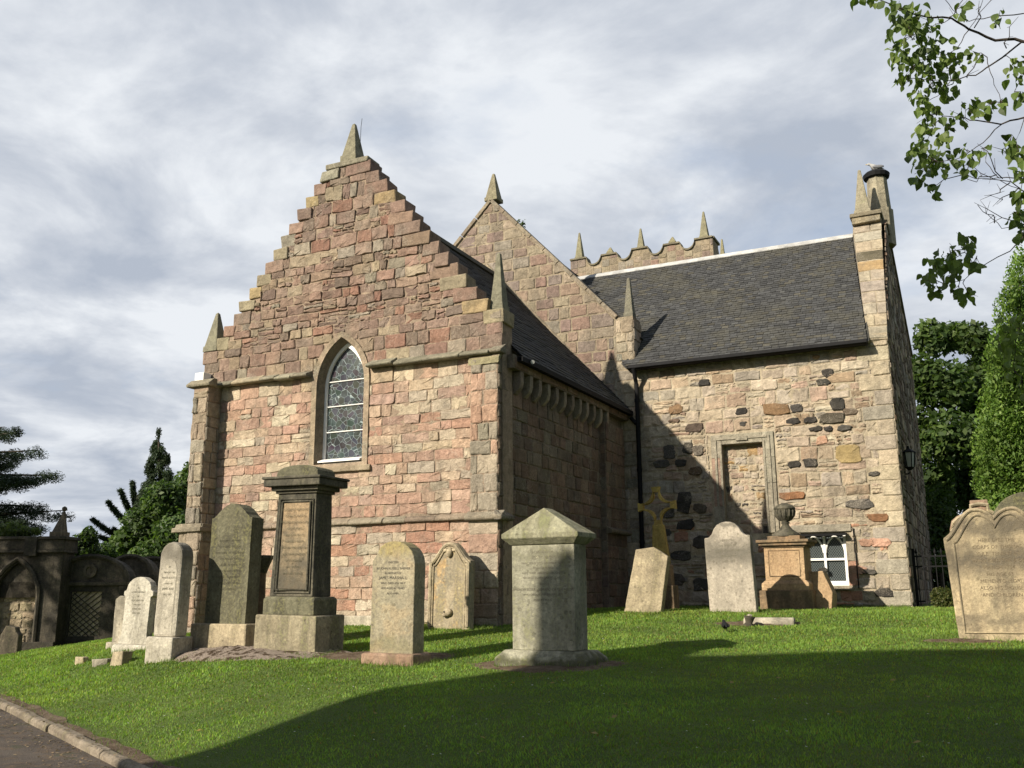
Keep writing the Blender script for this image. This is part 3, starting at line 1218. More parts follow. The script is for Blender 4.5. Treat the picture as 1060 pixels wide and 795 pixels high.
# ---- corner buttresses
bt = MB()
bt.box((.10, -.38, SZ1), (.46, .0, SZ2 - .0), MORT)
bt.box((-.0, -.42, -.9), (.52, .0, SZ1), MORT)
fb = Frame((0, -.38, 0), (1, 0, 0), (0, 0, 1)); fb.N = Vector((0, -1, 0))
lay(bt, fb, .10, .46, SZ1 + .1, SZ2 - .1, GREY + [(.40, .33, .25)], (.2, .34), (.16, .36), prot=(.01, .045), rough=.014, bev=.02)
fb = Frame((0, -.42, 0), (1, 0, 0), (0, 0, 1)); fb.N = Vector((0, -1, 0))
lay(bt, fb, 0, .52, -.9, SZ1, GREY + [(.42, .30, .23), (.42, .36, .27)], (.22, .34), (.2, .5), prot=(.01, .045), rough=.012, bev=.02)
fs_ = Frame((.46, 0, 0), (0, 1, 0), (0, 0, 1))
lay(bt, fs_, -.38, 0, SZ1, SZ2, GREY, (.2, .3), (.15, .4), prot=(.01, .03))
fs_ = Frame((.52, 0, 0), (0, 1, 0), (0, 0, 1))
lay(bt, fs_, -.42, 0, -.9, SZ1, GREY, (.2, .3), (.15, .4), prot=(.01, .03))
bt.build('buttress', M['masonry'], church)
bt = MB()
bt.prism([(-.06, -.04), (.0, .1), (.06, .02), (.06, -.04)], (-.12, -.4, SZ1), (.58, -.4, SZ1), (0, 1, 0), (0, 0, 1), (.3, .27, .2))
bt.box((-.12, -.50, SZ1 - .06), (.6, .02, SZ1 + .02), (.33, .29, .22), 0, .012)
bt.box((-.02, -.44, SZ1 + .02), (.55, .02, SZ1 + .10), (.33, .29, .22), 0, .012)
bt.build('buttress_cap', M['dressed'], church, bevel=.015)
bt = MB()
bt.prism([(-.12, 0), (-.14, .05), (.0, .16), (.1, .16), (.1, 0)], (-.05, -.33, SZ2 - .02), (.56, -.33, SZ2 - .02), (0, 1, 0), (0, 0, 1), (.30, .27, .2))
bt.box((-.02, -.34, SZ2 - .02), (.5, .0, SZ2 + .06), (.30, .27, .2), 0, .01)
bt.build('buttress_cap', M['dressed'], church, bevel=.015)

bt = MB()
bt.box((6.2, -.115, -.9), (6.72, .22, SZ2 - .05), MORT)
fb = Frame((0, -.115, 0), (1, 0, 0), (0, 0, 1)); fb.N = Vector((0, -1, 0))
lay(bt, fb, 6.2, 6.72, SZ1 + .1, SZ2 - .08, [(.33, .29, .23), (.30, .27, .21), (.40, .34, .26), (.44, .36, .27), (.45, .30, .22)], (.2, .33), (.2, .52), prot=(.008, .03), rough=.01, bev=.018)
lay(bt, fb, 6.17, 6.72, -.7, SZ1 - .02, PINK + [(.45, .38, .28)] * 4, (.22, .33), (.2, .55), prot=(.01, .035), rough=.01, bev=.018)
fs_ = Frame((6.72, 0, 0), (0, 1, 0), (0, 0, 1))
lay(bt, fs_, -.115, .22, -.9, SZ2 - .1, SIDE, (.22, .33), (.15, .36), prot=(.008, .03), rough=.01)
bt.build('buttress', M['masonry'], church)
bt = MB()
bt.prism([(.02, 0), (-.1, 0), (-.13, .03), (-.13, .08), (.02, .17)], (6.14, -.1, SZ1 - .05), (6.84, -.1, SZ1 - .05), (0, 1, 0), (0, 0, 1), (.30, .26, .2))
bt.prism([(.02, 0), (-.1, 0), (-.13, .03), (-.13, .08), (.02, .17)], (6.72, -.22, SZ1 - .052), (6.72, .26, SZ1 - .052), (-1, 0, 0), (0, 0, 1), (.22, .19, .16))
bt.build('buttress_cap', M['dressed'], church, bevel=.015)
bt = MB()
bt.prism([(.1, 0), (-.04, -.16), (-.04, -.06), (.1, .1)], (6.16, -.11, SZ2 - .04), (6.76, -.11, SZ2 - .04), (0, 1, 0), (0, 0, 1), (.32, .29, .18))
bt.build('buttress_cap', M['dressed'], church, bevel=.015)

pinnacle('pinnacle', church, 3.37, .17, 8.31, 9.2, .43, .13)
pinnacle('pinnacle', church, 6.60, .2, 4.80, 5.93, .31, .13, (.24, .23, .17))
pinnacle('pinnacle', church, .10, .14, 4.80, 5.68, .42, .12, (.24, .23, .17))
bb = MB()
bb.box((6.4, -.03, 4.55), (6.79, .42, 4.80), (.35, .30, .2), 0, .012)
bb.build('kneeler_block', M['masonry'], church, bevel=.02)
bb = MB()
bb.box((-.07, -.03, 4.55), (.32, .42, 4.80), (.27, .2, .16), 0, .012)
bb.build('kneeler_block', M['masonry'], church, bevel=.02)
ae = MB()
ae.tube([(3.50, .2, 8.5), (3.51, .2, 9.1), (3.53, .2, 9.28)], .005, 5)
ae.build('lightning_rod', M['iron'], church)

# ---- side wall of the front aisle (in shade)
SX = 6.70
FS = Frame((SX, 0, 0), (0, 1, 0), (0, 0, 1))
mb = MB()
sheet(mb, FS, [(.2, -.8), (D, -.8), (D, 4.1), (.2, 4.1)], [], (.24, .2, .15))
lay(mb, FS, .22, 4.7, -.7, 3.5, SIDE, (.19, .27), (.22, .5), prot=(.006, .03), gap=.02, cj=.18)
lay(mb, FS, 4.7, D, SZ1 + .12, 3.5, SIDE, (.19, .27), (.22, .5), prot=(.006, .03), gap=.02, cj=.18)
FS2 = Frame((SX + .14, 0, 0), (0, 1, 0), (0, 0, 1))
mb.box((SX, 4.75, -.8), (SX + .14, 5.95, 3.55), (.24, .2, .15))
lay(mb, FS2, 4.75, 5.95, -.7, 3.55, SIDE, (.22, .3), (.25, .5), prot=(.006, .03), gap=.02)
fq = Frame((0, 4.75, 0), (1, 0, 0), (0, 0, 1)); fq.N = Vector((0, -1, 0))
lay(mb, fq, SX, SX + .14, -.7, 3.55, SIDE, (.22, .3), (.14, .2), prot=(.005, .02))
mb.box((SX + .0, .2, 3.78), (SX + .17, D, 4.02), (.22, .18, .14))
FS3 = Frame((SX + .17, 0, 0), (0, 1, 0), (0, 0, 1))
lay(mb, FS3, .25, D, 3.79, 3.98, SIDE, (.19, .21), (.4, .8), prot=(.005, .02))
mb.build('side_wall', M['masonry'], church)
for i in range(12):
    y = .5 + i * .395
    cb = MB()
    c_ = shade_of(R.choice([(.27, .22, .175), (.30, .25, .2), (.33, .28, .22)]), .1)
    cb.prism([(0, 0), (.05, .0), (.14, .1), (.17, .2), (.17, .40), (0, .40)], (SX, y, 3.375), (SX, y + .13, 3.375), (1, 0, 0), (0, 0, 1), c_)
    cb.build('corbel', M['masonry'], church, bevel=.012)
st = MB()
st.prism([(.02, 0), (-.1, 0), (-.13, .03), (-.13, .08), (.02, .16)], (SX + .14, 4.7, SZ1 - .03), (SX + .14, 5.98, SZ1 - .03), (-1, 0, 0), (0, 0, 1), (.2, .17, .13))
st.build('string_course', M['dressed'], church, bevel=.012)

# ---- front aisle roof
EV = Vector((6.98, .36, 3.98))
RG = Vector((3.40, .36, 7.82))
mb = MB()
S_ = RG - EV
L = S_.length
slates(mb, EV, (0, 1, 0), S_, D - .36, L, .2, .15, (.040, .040, .041))
mb.poly([EV + Vector((-.02, 0, -.03)), Vector((6.96, D, 3.95)), Vector((3.4, D, 7.79)), RG + Vector((0, 0, -.03))], (.03, .03, .03))
EL = Vector((-.2, .36, 3.98))
mb.poly([EL, RG, Vector((3.4, D, 7.82)), Vector((-.2, D, 3.98))], (.05, .05, .05))
mb.box((3.3, .36, 7.79), (3.5, D, 7.88), (.12, .115, .1))
mb.build('roof', M['slate'], church)
gt = MB()
gt.prism([(0, .02), (.0, -.07), (.10, -.07), (.10, .02), (.085, .02), (.085, -.055), (.015, -.055), (.015, .02)], (6.90, .30, 3.97), (6.90, D + .02, 3.97), (1, 0, 0), (0, 0, 1), (.02, .02, .02))
gt.build('gutter', M['iron'], church)

# ---- transept gable behind
TX, TZ = 3.33, 9.86
FT = Frame((0, D, 0), (1, 0, 0), (0, 0, 1)); FT.N = Vector((0, -1, 0))
mb = MB()
outer = [(-.4, -.7), (7.06, -.7), (7.06, 6.28), (6.62, 6.28), (TX, TZ), (-.4, 6.1)]
sheet(mb, FT, outer, [], (.33, .275, .20))
sl_ = (TZ - 6.28) / (6.62 - TX)
nrm = math.hypot(sl_, 1)
planes = [(sl_ / nrm, 1 / nrm, (sl_ * TX + TZ) / nrm - .02), (-sl_ / nrm, 1 / nrm, (-sl_ * TX + TZ) / nrm - .02)]
lay(mb, FT, -.4, 6.6, 5.0, TZ, GABLE2, (.24, .34), (.26, .55), planes=planes, gap=.035, prot=(.006, .022), bev=.016, rough=.01, cj=.16)
lay(mb, FT, 5.2, 6.56, 2.5, 5.0, GABLE2 + GREY, (.22, .32), (.24, .5), gap=.03, prot=(.006, .022), bev=.016, rough=.01)
lay(mb, FT, 6.62, 7.06, -.5, 6.22, BUFF[:6] + GREY, (.2, .33), (.22, .45), gap=.026, prot=(.006, .022), bev=.016, rough=.01)
lay(mb, FT, 6.56, 6.64, 3.0, 6.0, GREY, (.2, .3), (.1, .2), prot=(.004, .01))
fr_ = Frame((7.06, 0, 0), (0, 1, 0), (0, 0, 1))
mb.box((6.3, D + .01, -.7), (7.06, D + .55, 6.27), MORT)
lay(mb, fr_, D, D + .55, 4.9, 6.2, BUFF, (.22, .3), (.25, .5))
mb.box((-.4, D + .01, -.7), (.2, D + .5, 6.1), MORT)
mb.build('gable_wall', M['masonry'], church)
cp = MB()
for sgn, xe, ze in ((1, 6.66, 6.26), (-1, -.42, 6.06)):
    A = Vector((TX, D, TZ))
    B = Vector((xe, D, ze))
    dd = (B - A)
    n_ = 9
    up_ = Vector((-dd.z, 0, dd.x)).normalized()
    if up_.z < 0:
        up_ = -up_
    for i in range(n_):
        a, b2 = A + dd * (i / n_), A + dd * ((i + 1) / n_ - .004)
        cp.prism([(-.05, -.02), (.42, -.02), (.42, .075), (-.05, .075)], a, b2, (0, 1, 0), up_, shade_of((.30, .25, .19), .12))
cp.build('skew_coping', M['dressed'], church, bevel=.01)
pinnacle('pinnacle', church, TX, D + .16, 9.90, 10.72, .42, .1, (.27, .245, .17))
pinnacle('pinnacle', church, 6.93, D + .18, 6.28, 7.3, .27, .12, (.2, .19, .15))
# raggle line where the front roof meets the gable
fl = MB()
A, B = Vector((3.2, D - .025, 8.12)), Vector((6.78, D - .025, 4.06))
dd = (B - A).normalized()
up_ = Vector((-dd.z, 0, dd.x)).normalized()
if up_.z < 0:
    up_ = -up_
fl.prism([(-.03, .0), (.03, .0), (.03, .09), (-.03, .05)], A, B, (0, 1, 0), up_, (.36, .30, .22))
fl.build('flashing', M['dressed'], church)
# transept roof
mb = MB()
E1 = Vector((7.1, D + .42, 5.82))
R1 = Vector((TX, D + .42, 9.66))
slates(mb, E1, (0, 1, 0), R1 - E1, 12, (R1 - E1).length, .22, .16, (.06, .058, .056))
mb.poly([Vector((-.45, D + .42, 5.8)), R1, Vector((TX, 19, 9.66)), Vector((-.45, 19, 5.8))], (.05, .05, .05))
mb.poly([Vector((7.0, D + .42, 5.9)), Vector((7.0, 19, 5.9)), Vector((TX, 19, 9.6)), Vector((TX, D + .42, 9.6))], (.03, .03, .03))
mb.build('roof', M['slate'], church)

# ---- wing to the right
WY = 6.31
XW = 12.54
FW = Frame((0, WY, 0), (1, 0, 0), (0, 0, 1)); FW.N = Vector((0, -1, 0))
mb = MB()
DX0, DX1, DZ0, DZ1 = 8.98, 9.86, 1.15, 3.08
WX0, WX1, WZ0, WZ1 = 10.52, 11.40, .06, 1.12
sheet(mb, FW, [(7.06, -.7), (XW, -.7), (XW, 5.2), (7.06, 5.2)],
      [[(DX0, DZ0), (DX1, DZ0), (DX1, DZ1), (DX0, DZ1)], [(WX0, WZ0), (WX1, WZ0), (WX1, WZ1), (WX0, WZ1)]], MORTW)
hd = lambda z: (8.70, 10.13) if 1.0 < z < 3.34 else None
hw_ = lambda z: (10.36, 11.5) if -.04 < z < 1.3 else None
qn = lambda z: (XW - (.62 if int((z + 5) / .31) % 2 else .36), XW + .1)
lay(mb, FW, 7.06, XW, -.5, 1.4, BUFF + [(.46, .26, .18)] * 2, (.2, .34), (.22, .62), [hd, hw_, qn], sneck=.32, gap=.03, prot=(.005, .028), rough=.014, bev=.02, warp=.03, cj=.16)
lay(mb, FW, 7.06, XW, 1.4, 5.05, BUFF, (.2, .33), (.22, .62), [hd, hw_, qn], sneck=.36, gap=.03, prot=(.005, .028), rough=.015, bev=.02, warp=.035, cj=.16)
z = -.5
k = int((z + 5) / .31)
while z < 5.0:
    z1 = min((k + 1) * .31 - 5, 5.04)
    wq = .62 if k % 2 else .36
    lay(mb, FW, XW - wq, XW, z, z1, QUOIN, (z1 - z, z1 - z + .01), (wq, wq + .01), gap=.02, prot=(.014, .03), rough=.006, warp=.004)
    z = z1
    k += 1


def boulder(px, py, wpx, hpx, col, lay_=FW):
    q = on_y(px, py, WY)
    w_, h_ = wpx * .0205, hpx * .0205
    ph = R.uniform(0, 6)
    pl = []
    nb = R.choice([6, 7, 8])
    for i in range(nb):
        t = 2 * math.pi * (i + R.uniform(-.22, .22)) / nb + ph
        rr = 1 + R.uniform(-.16, .12)
        cx_, sx_ = math.cos(t), math.sin(t)
        e_ = .6
        pl.append((q.x + w_ / 2 * rr * math.copysign(abs(cx_) ** e_, cx_), q.z + h_ / 2 * rr * math.copysign(abs(sx_) ** e_, sx_)))
    emit_stone(mb, lay_, pl, shade_of(col, .35), .036 + R.uniform(0, .008), .004, .014, .012)


WHIN, BRN = (.07, .065, .06), (.20, .13, .075)
for bx in [(729, 396, 14, 9, WHIN), (857, 386, 13, 9, WHIN), (852, 396, 16, 8, WHIN), (768, 426, 17, 9, WHIN), (803, 424, 31, 15, BRN), (825, 423, 14, 10, WHIN),
           (867, 418, 16, 14, WHIN), (861, 433, 27, 13, (.075, .065, .05)), (880, 426, 18, 7, (.15, .12, .09)), (821, 436, 15, 8, WHIN), (839, 435, 13, 7, WHIN), (769, 439, 9, 6, WHIN),
           (845, 444, 14, 6, WHIN), (857, 444, 10, 6, WHIN), (875, 443, 15, 7, (.1, .095, .085)), (700, 424, 20, 11, (.2, .13, .08)), (698, 436, 14, 5, (.16, .12, .09)), (719, 443, 24, 11, (.13, .10, .08)),
           (712, 464, 13, 14, WHIN), (723, 466, 14, 13, (.14, .12, .10)), (822, 481, 14, 8, WHIN), (839, 479, 14, 11, WHIN), (693, 468, 14, 16, WHIN), (685, 480, 20, 10, WHIN),
           (705, 479, 14, 10, WHIN), (720, 487, 16, 11, (.12, .08, .05)), (890, 522, 27, 10, (.08, .075, .07)), (820, 513, 27, 9, (.25, .13, .07)), (909, 536, 22, 9, (.2, .11, .06)), (905, 491, 12, 6, WHIN),
           (708, 520, 18, 24, WHIN), (692, 531, 16, 13, WHIN), (725, 526, 16, 12, (.11, .09, .07)), (710, 543, 22, 12, WHIN), (688, 552, 18, 10, (.1, .09, .08)), (727, 561, 22, 14, (.09, .08, .07)),
           (705, 575, 24, 12, WHIN), (700, 600, 22, 14, (.1, .085, .07)), (726, 605, 18, 16, WHIN), (688, 588, 14, 10, (.14, .11, .08)), (915, 614, 19, 9, (.07, .065, .06)), (900, 592, 14, 6, (.1, .095, .085)),
           (852, 590, 9, 6, WHIN), (889, 590, 18, 9, (.42, .27, .20)), (897, 562, 16, 9, (.42, .25, .18)), (912, 562, 22, 10, (.42, .26, .19)), (845, 370, 8, 5, (.3, .2, .12)), (878, 470, 27, 22, (.40, .30, .15)), (851, 456, 14, 10, (.41, .25, .18))]:
    boulder(*bx)
mb.build('wing_wall', M['masonry'], church)

# blocked doorway
mb = MB()
fdoor = Frame((0, WY + .14, 0), (1, 0, 0), (0, 0, 1)); fdoor.N = Vector((0, -1, 0))
sheet(mb, fdoor, [(DX0, DZ0), (DX1, DZ0), (DX1, DZ1), (DX0, DZ1)], [], MORTW)
lay(mb, fdoor, DX0, DX1, DZ0, DZ1, BUFF + [(.06, .055, .055), (.1, .09, .08), (.45, .30, .15)], (.12, .24), (.14, .36), sneck=.3, gap=.03, prot=(.004, .022), rough=.014, bev=.02, warp=.03)
for a, b2 in (((DX0, DZ0), (DX0, DZ1)), ((DX1, DZ1), (DX1, DZ0)), ((DX0, DZ1), (DX1, DZ1)), ((DX1, DZ0), (DX0, DZ0))):
    mb.poly([FW.p(*a), FW.p(*b2), fdoor.p(*b2), fdoor.p(*a)], (.36, .31, .24))
bd = mb.build('blocked_doorway', M['masonry'], church)
mb = MB()
DC = (.37, .335, .265)
for (x0, x1, z0, z1) in [(8.74, DX0, DZ0, 1.75), (8.76, DX0, 1.75, 2.25), (8.74, DX0, 2.25, 2.8), (8.74, DX0, 2.8, 3.31), (DX1, 10.1, DZ0, 1.6), (DX1, 10.1, 1.6, 2.2), (DX1, 10.1, 2.2, 2.75), (DX1, 10.1, 2.75, 3.31), (DX0, DX1, DZ1, 3.31)]:
    pk = (.40, .27, .21) if (x0 < 9 and z0 in (1.75, 2.25)) else DC
    mb.box((x0 + .002, WY - .035, z0 + .004), (x1 - .002, WY + .05, z1 - .002), shade_of(pk, .08), 0)
    mb_c = shade_of(DC, .06)
for (x0, x1, z0, z1) in [(8.82, 8.87, DZ0, 3.24), (9.97, 10.02, DZ0, 3.24), (8.872, 9.968, 3.18, 3.24)]:
    mb.box((x0, WY - .058, z0 + .006), (x1, WY - .036, z1), DC)
for (x0, x1, z0, z1) in [(8.93, 8.978, DZ0, 3.13), (9.862, 9.91, DZ0, 3.13), (8.982, 9.858, 3.083, 3.13)]:
    mb.box((x0, WY - .052, z0 + .006), (x1, WY - .036, z1), DC)
mb.box((9.3, WY - .075, 3.15), (9.55, WY - .03, 3.25), DC)
mb.build('architrave', M['dressed'], bd, bevel=.008)

# lower window
mb = MB()
fw2 = Frame((0, WY + .16, 0), (1, 0, 0), (0, 0, 1)); fw2.N = Vector((0, -1, 0))
for a, b2 in (((WX0, WZ0), (WX0, WZ1)), ((WX1, WZ1), (WX1, WZ0)), ((WX0, WZ1), (WX1, WZ1)), ((WX1, WZ0), (WX0, WZ0))):
    mb.poly([FW.p(*a), FW.p(*b2), fw2.p(*b2), fw2.p(*a)], (.36, .31, .24))
mb.box((10.34, WY - .05, 1.135), (11.52, WY + .03, 1.29), (.34, .31, .25), 0, .005)
mb.box((11.402, WY - .03, .55), (11.55, WY + .03, .9), (.40, .35, .27), 0, .005)
mb.box((11.402, WY - .028, .06), (11.6, WY + .03, .54), (.44, .25, .18), 0, .005)
mb.box((10.36, WY - .03, .06), (10.518, WY + .03, 1.12), (.38, .33, .25), 0, .005)
mb.box((10.44, WY - .07, -.03), (11.48, WY + .05, .055), (.36, .31, .24), 0, .005)
w2 = mb.build('casement_window', M['dressed'], church, bevel=.008)
mb = MB()
FD = WY + .10
for (x0, x1, z0, z1) in [(WX0 + .01, WX0 + .06, WZ0, 1.115), (WX1 - .06, WX1 - .01, WZ0, 1.115), (WX0 + .061, WX1 - .061, WZ0, WZ0 + .09), (10.94, 10.985, WZ0 + .091, 1.05), (WX0 + .061, 10.939, .565, .61), (10.986, WX1 - .061, .565, .61)]:
    mb.box((x0, FD - .03, z0), (x1, FD + .03, z1), (.8, .8, .8))
for c0 in (10.752, 11.168):
    prev = None
    hw2, sp, ap = .188, .72, 1.06
    rise = ap - sp
    Rr = (rise ** 2 + hw2 ** 2) / (2 * hw2)
    th1 = math.asin(rise / Rr)
    P_ = []
    for i in range(9):
        t = th1 * i / 8
        P_.append((c0 + hw2 - Rr + Rr * math.cos(t), sp + Rr * math.sin(t)))
    full = P_ + [(2 * c0 - x_, z_) for x_, z_ in reversed(P_[:-1])]
    mb.tube([(x_, FD, z_) for x_, z_ in full], .022, 6)
mb.build('window_frame', M['white'], w2)
mb = MB()
sheet(mb, Frame((0, FD + .025, 0), (1, 0, 0), (0, 0, 1)), [(WX0, WZ0), (WX1, WZ0), (WX1, WZ1), (WX0, WZ1)], [], (.1, .1, .1))
mb.f = [tuple(reversed(f)) if False else f for f in mb.f]
mb.build('window_glass', M['lattice'], w2)
mb = MB()
mb.prism([(0, 0), (-.16, -.03), (-.16, 0), (0, .03)], (10.42, WY - .03, 1.08), (11.44, WY - .03, 1.08), (0, 1, 0), (0, 0, 1), (.05, .05, .05))
mb.build('drip_hood', M['iron'], w2)
mb = MB()
mb.tube([(11.56, WY - .05, 1.2), (11.57, WY - .05, .95), (11.58, WY - .05, .0)], .012, 6)
mb.build('conduit', M['iron'], church)

# end wall of the wing (in shade), with a shallower slope behind the ridge
RY, RZ = 9.45, 8.57
FE = Frame((XW, 0, 0), (0, 1, 0), (0, 0, 1))
mb = MB()
BY, BZ = 16.3, 6.9
outer = [(WY, -.8), (BY, -.8), (BY, BZ), (RY, RZ + .22), (WY, 5.1)]
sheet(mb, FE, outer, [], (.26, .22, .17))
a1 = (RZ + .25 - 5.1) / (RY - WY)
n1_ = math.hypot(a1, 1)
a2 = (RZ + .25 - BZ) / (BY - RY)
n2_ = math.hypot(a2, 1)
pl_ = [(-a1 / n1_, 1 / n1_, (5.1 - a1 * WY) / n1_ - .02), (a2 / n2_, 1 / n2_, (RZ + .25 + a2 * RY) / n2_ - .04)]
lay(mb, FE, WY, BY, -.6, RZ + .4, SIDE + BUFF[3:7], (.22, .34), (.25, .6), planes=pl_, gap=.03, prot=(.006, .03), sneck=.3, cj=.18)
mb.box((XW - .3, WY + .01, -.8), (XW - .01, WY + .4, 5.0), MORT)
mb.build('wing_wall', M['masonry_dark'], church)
sk = MB()
sk.prism([(-.25, 0), (.06, 0), (.06, .1), (-.25, .1)], (XW, RY, RZ + .16), (XW, BY + .1, BZ + .0), (1, 0, 0), (0, 0, 1), (.2, .17, .13))
# visible skew: a raised sloping band of stones
P0, P1, P2, P3 = Vector((12.15, WY - .1, 5.06)), Vector((XW + .01, WY - .02, 5.06)), Vector((12.46, RY, RZ + .24)), Vector((11.80, RY, RZ + .24))
nrm_ = (P1 - P0).cross(P3 - P0).normalized()
if nrm_.z < 0:
    nrm_ = -nrm_
sk.add([P0, P1, P2, P3, P0 - nrm_ * .3, P1 - nrm_ * .3, P2 - nrm_ * .3, P3 - nrm_ * .3], [(0, 1, 2, 3), (0, 3, 7, 4), (1, 5, 6, 2), (0, 4, 5, 1), (3, 2, 6, 7)], MORTW)
for i in range(11):
    t0_, t1_ = i / 11 + .004, (i + 1) / 11 - .004
    a, b2, c2, d2 = P0.lerp(P3, t0_), P1.lerp(P2, t0_), P1.lerp(P2, t1_), P0.lerp(P3, t1_)
    sp_ = R.choice([1, 1, .45, .6])
    parts = [(0, 1)] if sp_ == 1 else [(0, sp_ - .015), (sp_ + .015, 1)]
    c_ = shade_of(R.choice(QUOIN + [(.46, .33, .18), (.47, .4, .28)]), .1)
    if i == 7:
        c_ = (.13, .115, .08)
    for s0, s1 in parts:
        q = [a.lerp(b2, s0), a.lerp(b2, s1), d2.lerp(c2, s1), d2.lerp(c2, s0)]
        hh = R.uniform(.02, .035)
        cen = sum(q, Vector()) / 4
        tq = [p + (cen - p) * .05 + nrm_ * hh for p in q]
        sk.add(q + tq, [(0, 1, 5, 4), (1, 2, 6, 5), (2, 3, 7, 6), (3, 0, 4, 7), (4, 5, 6, 7)], shade_of(c_, .05))
sk.build('skew_coping', M['masonry'], church)
kb_ = MB()
kb_.box((11.80, RY - .22, RZ + .2), (12.46, RY + .24, RZ + .36), (.34, .29, .2), 0, .008)
kb_.box((11.76, RY - .27, RZ + .36), (12.50, RY + .28, RZ + .46), (.24, .21, .15), 0, .008)
kb_.build('apex_block', M['dressed'], church, bevel=.012)
pinnacle('pinnacle', church, 12.06, RY, RZ + .46, 10.26, .44, .1, (.33, .30, .22))
# chimney
ch = MB()
cc = Vector((12.40, RY + .75, 0))
for (a, b2, za, zb) in [(.32, .32, 8.4, 9.35), (.28, .24, 9.35, 10.22)]:
    ch.lathe([(a, za), (b2, zb)], cc, 8, (.36, .325, .24))
chim = ch.build('chimney', M['dressed'], church)
cap = MB()
cap.lathe([(.24, 10.222), (.31, 10.25), (.33, 10.34), (.27, 10.40), (.2, 10.40)], cc, 16, (.03, .03, .03))
cap.build('chimney_cap', M['iron'], chim)

# wing roof
mb = MB()
E2 = Vector((3.6, WY - .26, 5.02))
R2 = Vector((3.6, RY, RZ))
SV = R2 - E2
LS = SV.length
rt = lambda v: (12.16 - 3.6) + (11.74 - 12.16) * (v / LS)
slates(mb, E2, (1, 0, 0), SV, 9, LS, .15, .098, (.050, .051, .052), left=lambda v: 3.3 - .0 - max(0, (v / LS)) * 3.0, right=rt)
mb.poly([Vector((6.9, WY - .24, 4.99)), Vector((12.2, WY - .24, 4.99)), Vector((11.9, RY, RZ - .03)), Vector((3.6, RY, RZ - .03))], (.04, .04, .04))
mb.poly([Vector((3.6, RY, RZ)), Vector((12.3, RY, RZ)), Vector((12.4, BY, BZ - .2)), Vector((3.6, BY, BZ - .2))], (.05, .05, .05))
mb.build('roof', M['slate'], church)
rd = MB()
rd.prism([(-.10, -.08), (0, .02), (.10, -.08), (.10, -.05), (0, .05), (-.10, -.05)], (3.9, RY, RZ + .0), (11.78, RY, RZ - .01), (0, 1, 0), (0, 0, 1), (.6, .6, .6))
rd.build('ridge_flashing', M['lead'], church)
gt = MB()
gt.prism([(.02, .03), (.0, -.045), (.05, -.075), (.12, -.075), (.30, -.05), (.30, .0), (.12, .02)], (7.0, WY - .36, 5.0), (12.16, WY - .36, 5.0), (0, 1, 0), (0, 0, 1), (.02, .02, .02))
gt.build('gutter', M['iron'], church)
dp = MB()
dp.tube([(7.12, WY - .32, 4.95), (7.12, WY - .22, 4.75), (7.12, WY - .13, 4.6), (7.12, WY - .13, -.5)], .05, 10)
for zz in (4.2, 2.6, 1.0):
    dp.tube([(7.12, WY - .13, zz), (7.12, WY - .13, zz + .07)], .062, 10)
dp.tube([(6.95, D - .05, 3.85), (7.08, WY - .15, 3.7)], .045, 8)
dp.build('downpipe', M['iron'], church)

# ---- tower beyond
mb = MB()
TY0, TY1, TA, TB = 22., 28., -.88, 5.36


def parapet(a, b2):
    """scalloped top: pedestals at both ends and the middle, low caps between"""
    L = b2 - a
    z0 = 13.60
    out_ = [(a, 13.98), (a + .75, 13.98)]

    def dip(u0, u1, h0, h1):
        for i in range(1, 9):
            t = i / 8
            u = u0 + (u1 - u0) * t
            base = h0 + (h1 - h0) * t
            out_.append((u, base - (base - z0) * math.sin(math.pi * t) ** .6))
    c = [.12, .27, .31, .45, .555, .69, .73, .88]
    dip(a + .75, a + L * .225, 13.86, 13.86)
    out_.extend([(a + L * .23, 13.96), (a + L * .34, 13.96)])
    dip(a + L * .345, a + L * .445, 13.86, 13.9)
    out_.extend([(a + L * .45, 14.0), (a + L * .56, 14.0)])
    dip(a + L * .565, a + L * .665, 13.9, 13.86)
    out_.extend([(a + L * .67, 13.96), (a + L * .78, 13.96)])
    dip(a + L * .785, b2 - .75, 13.86, 13.86)
    out_.extend([(b2 - .75, 13.98), (b2, 13.98)])
    return out_


FTw = Frame((0, TY0, 0), (1, 0, 0), (0, 0, 1)); FTw.N = Vector((0, -1, 0))
top = parapet(TA, TB)
sheet(mb, FTw, [(TA, -.5), (TB, -.5)] + list(reversed(top)), [], (.30, .25, .18))
sheet(mb, Frame((0, TY0 + .35, 0), (1, 0, 0), (0, 0, 1)), [(TA, 12), (TB, 12)] + list(reversed(top)), [], (.30, .25, .18))


def topz(u):
    for (u0, z0), (u1, z1) in zip(top[:-1], top[1:]):
        if u0 <= u <= u1:
            return z0 + (z1 - z0) * ((u - u0) / max(1e-6, u1 - u0))
    return 13.3


for a in np.arange(TA, TB, .36):
    e = min(TB, a + .36)
    zt = min(topz(a + .04), topz((a + e) / 2), topz(e - .04)) - .02
    lay(mb, FTw, a, e, 10.5, zt, GABLE2 + [(.24, .20, .15), (.30, .25, .18)], (.22, .34), (.36, .4), gap=.03, prot=(.006, .025))
FTs = Frame((TB, 0, 0), (0, 1, 0), (0, 0, 1))
mb.box((TB - .35, TY0 + .02, -.5), (TB - .005, TY1, 13.3), MORT)
lay(mb, FTs, TY0, TY1, 10.5, 13.25, GABLE2, (.24, .34), (.3, .5))
mb.box((TB - .35, TY0 + .02, 13.3), (TB - .002, TY0 + .9, 13.95), MORT)
mb.box((TA, TY0 + .4, -.5), (TA + .35, TY1, 13.3), MORT)
mb.box((TA, TY1 - .35, -.5), (TB - .4, TY1, 13.3), MORT)
mb.box((TA + .4, TY0 + .4, 12.2), (TB - .4, TY1 - .4, 12.3), MORT)
mb.build('tower_wall', M['masonry'], church)
cp = MB()
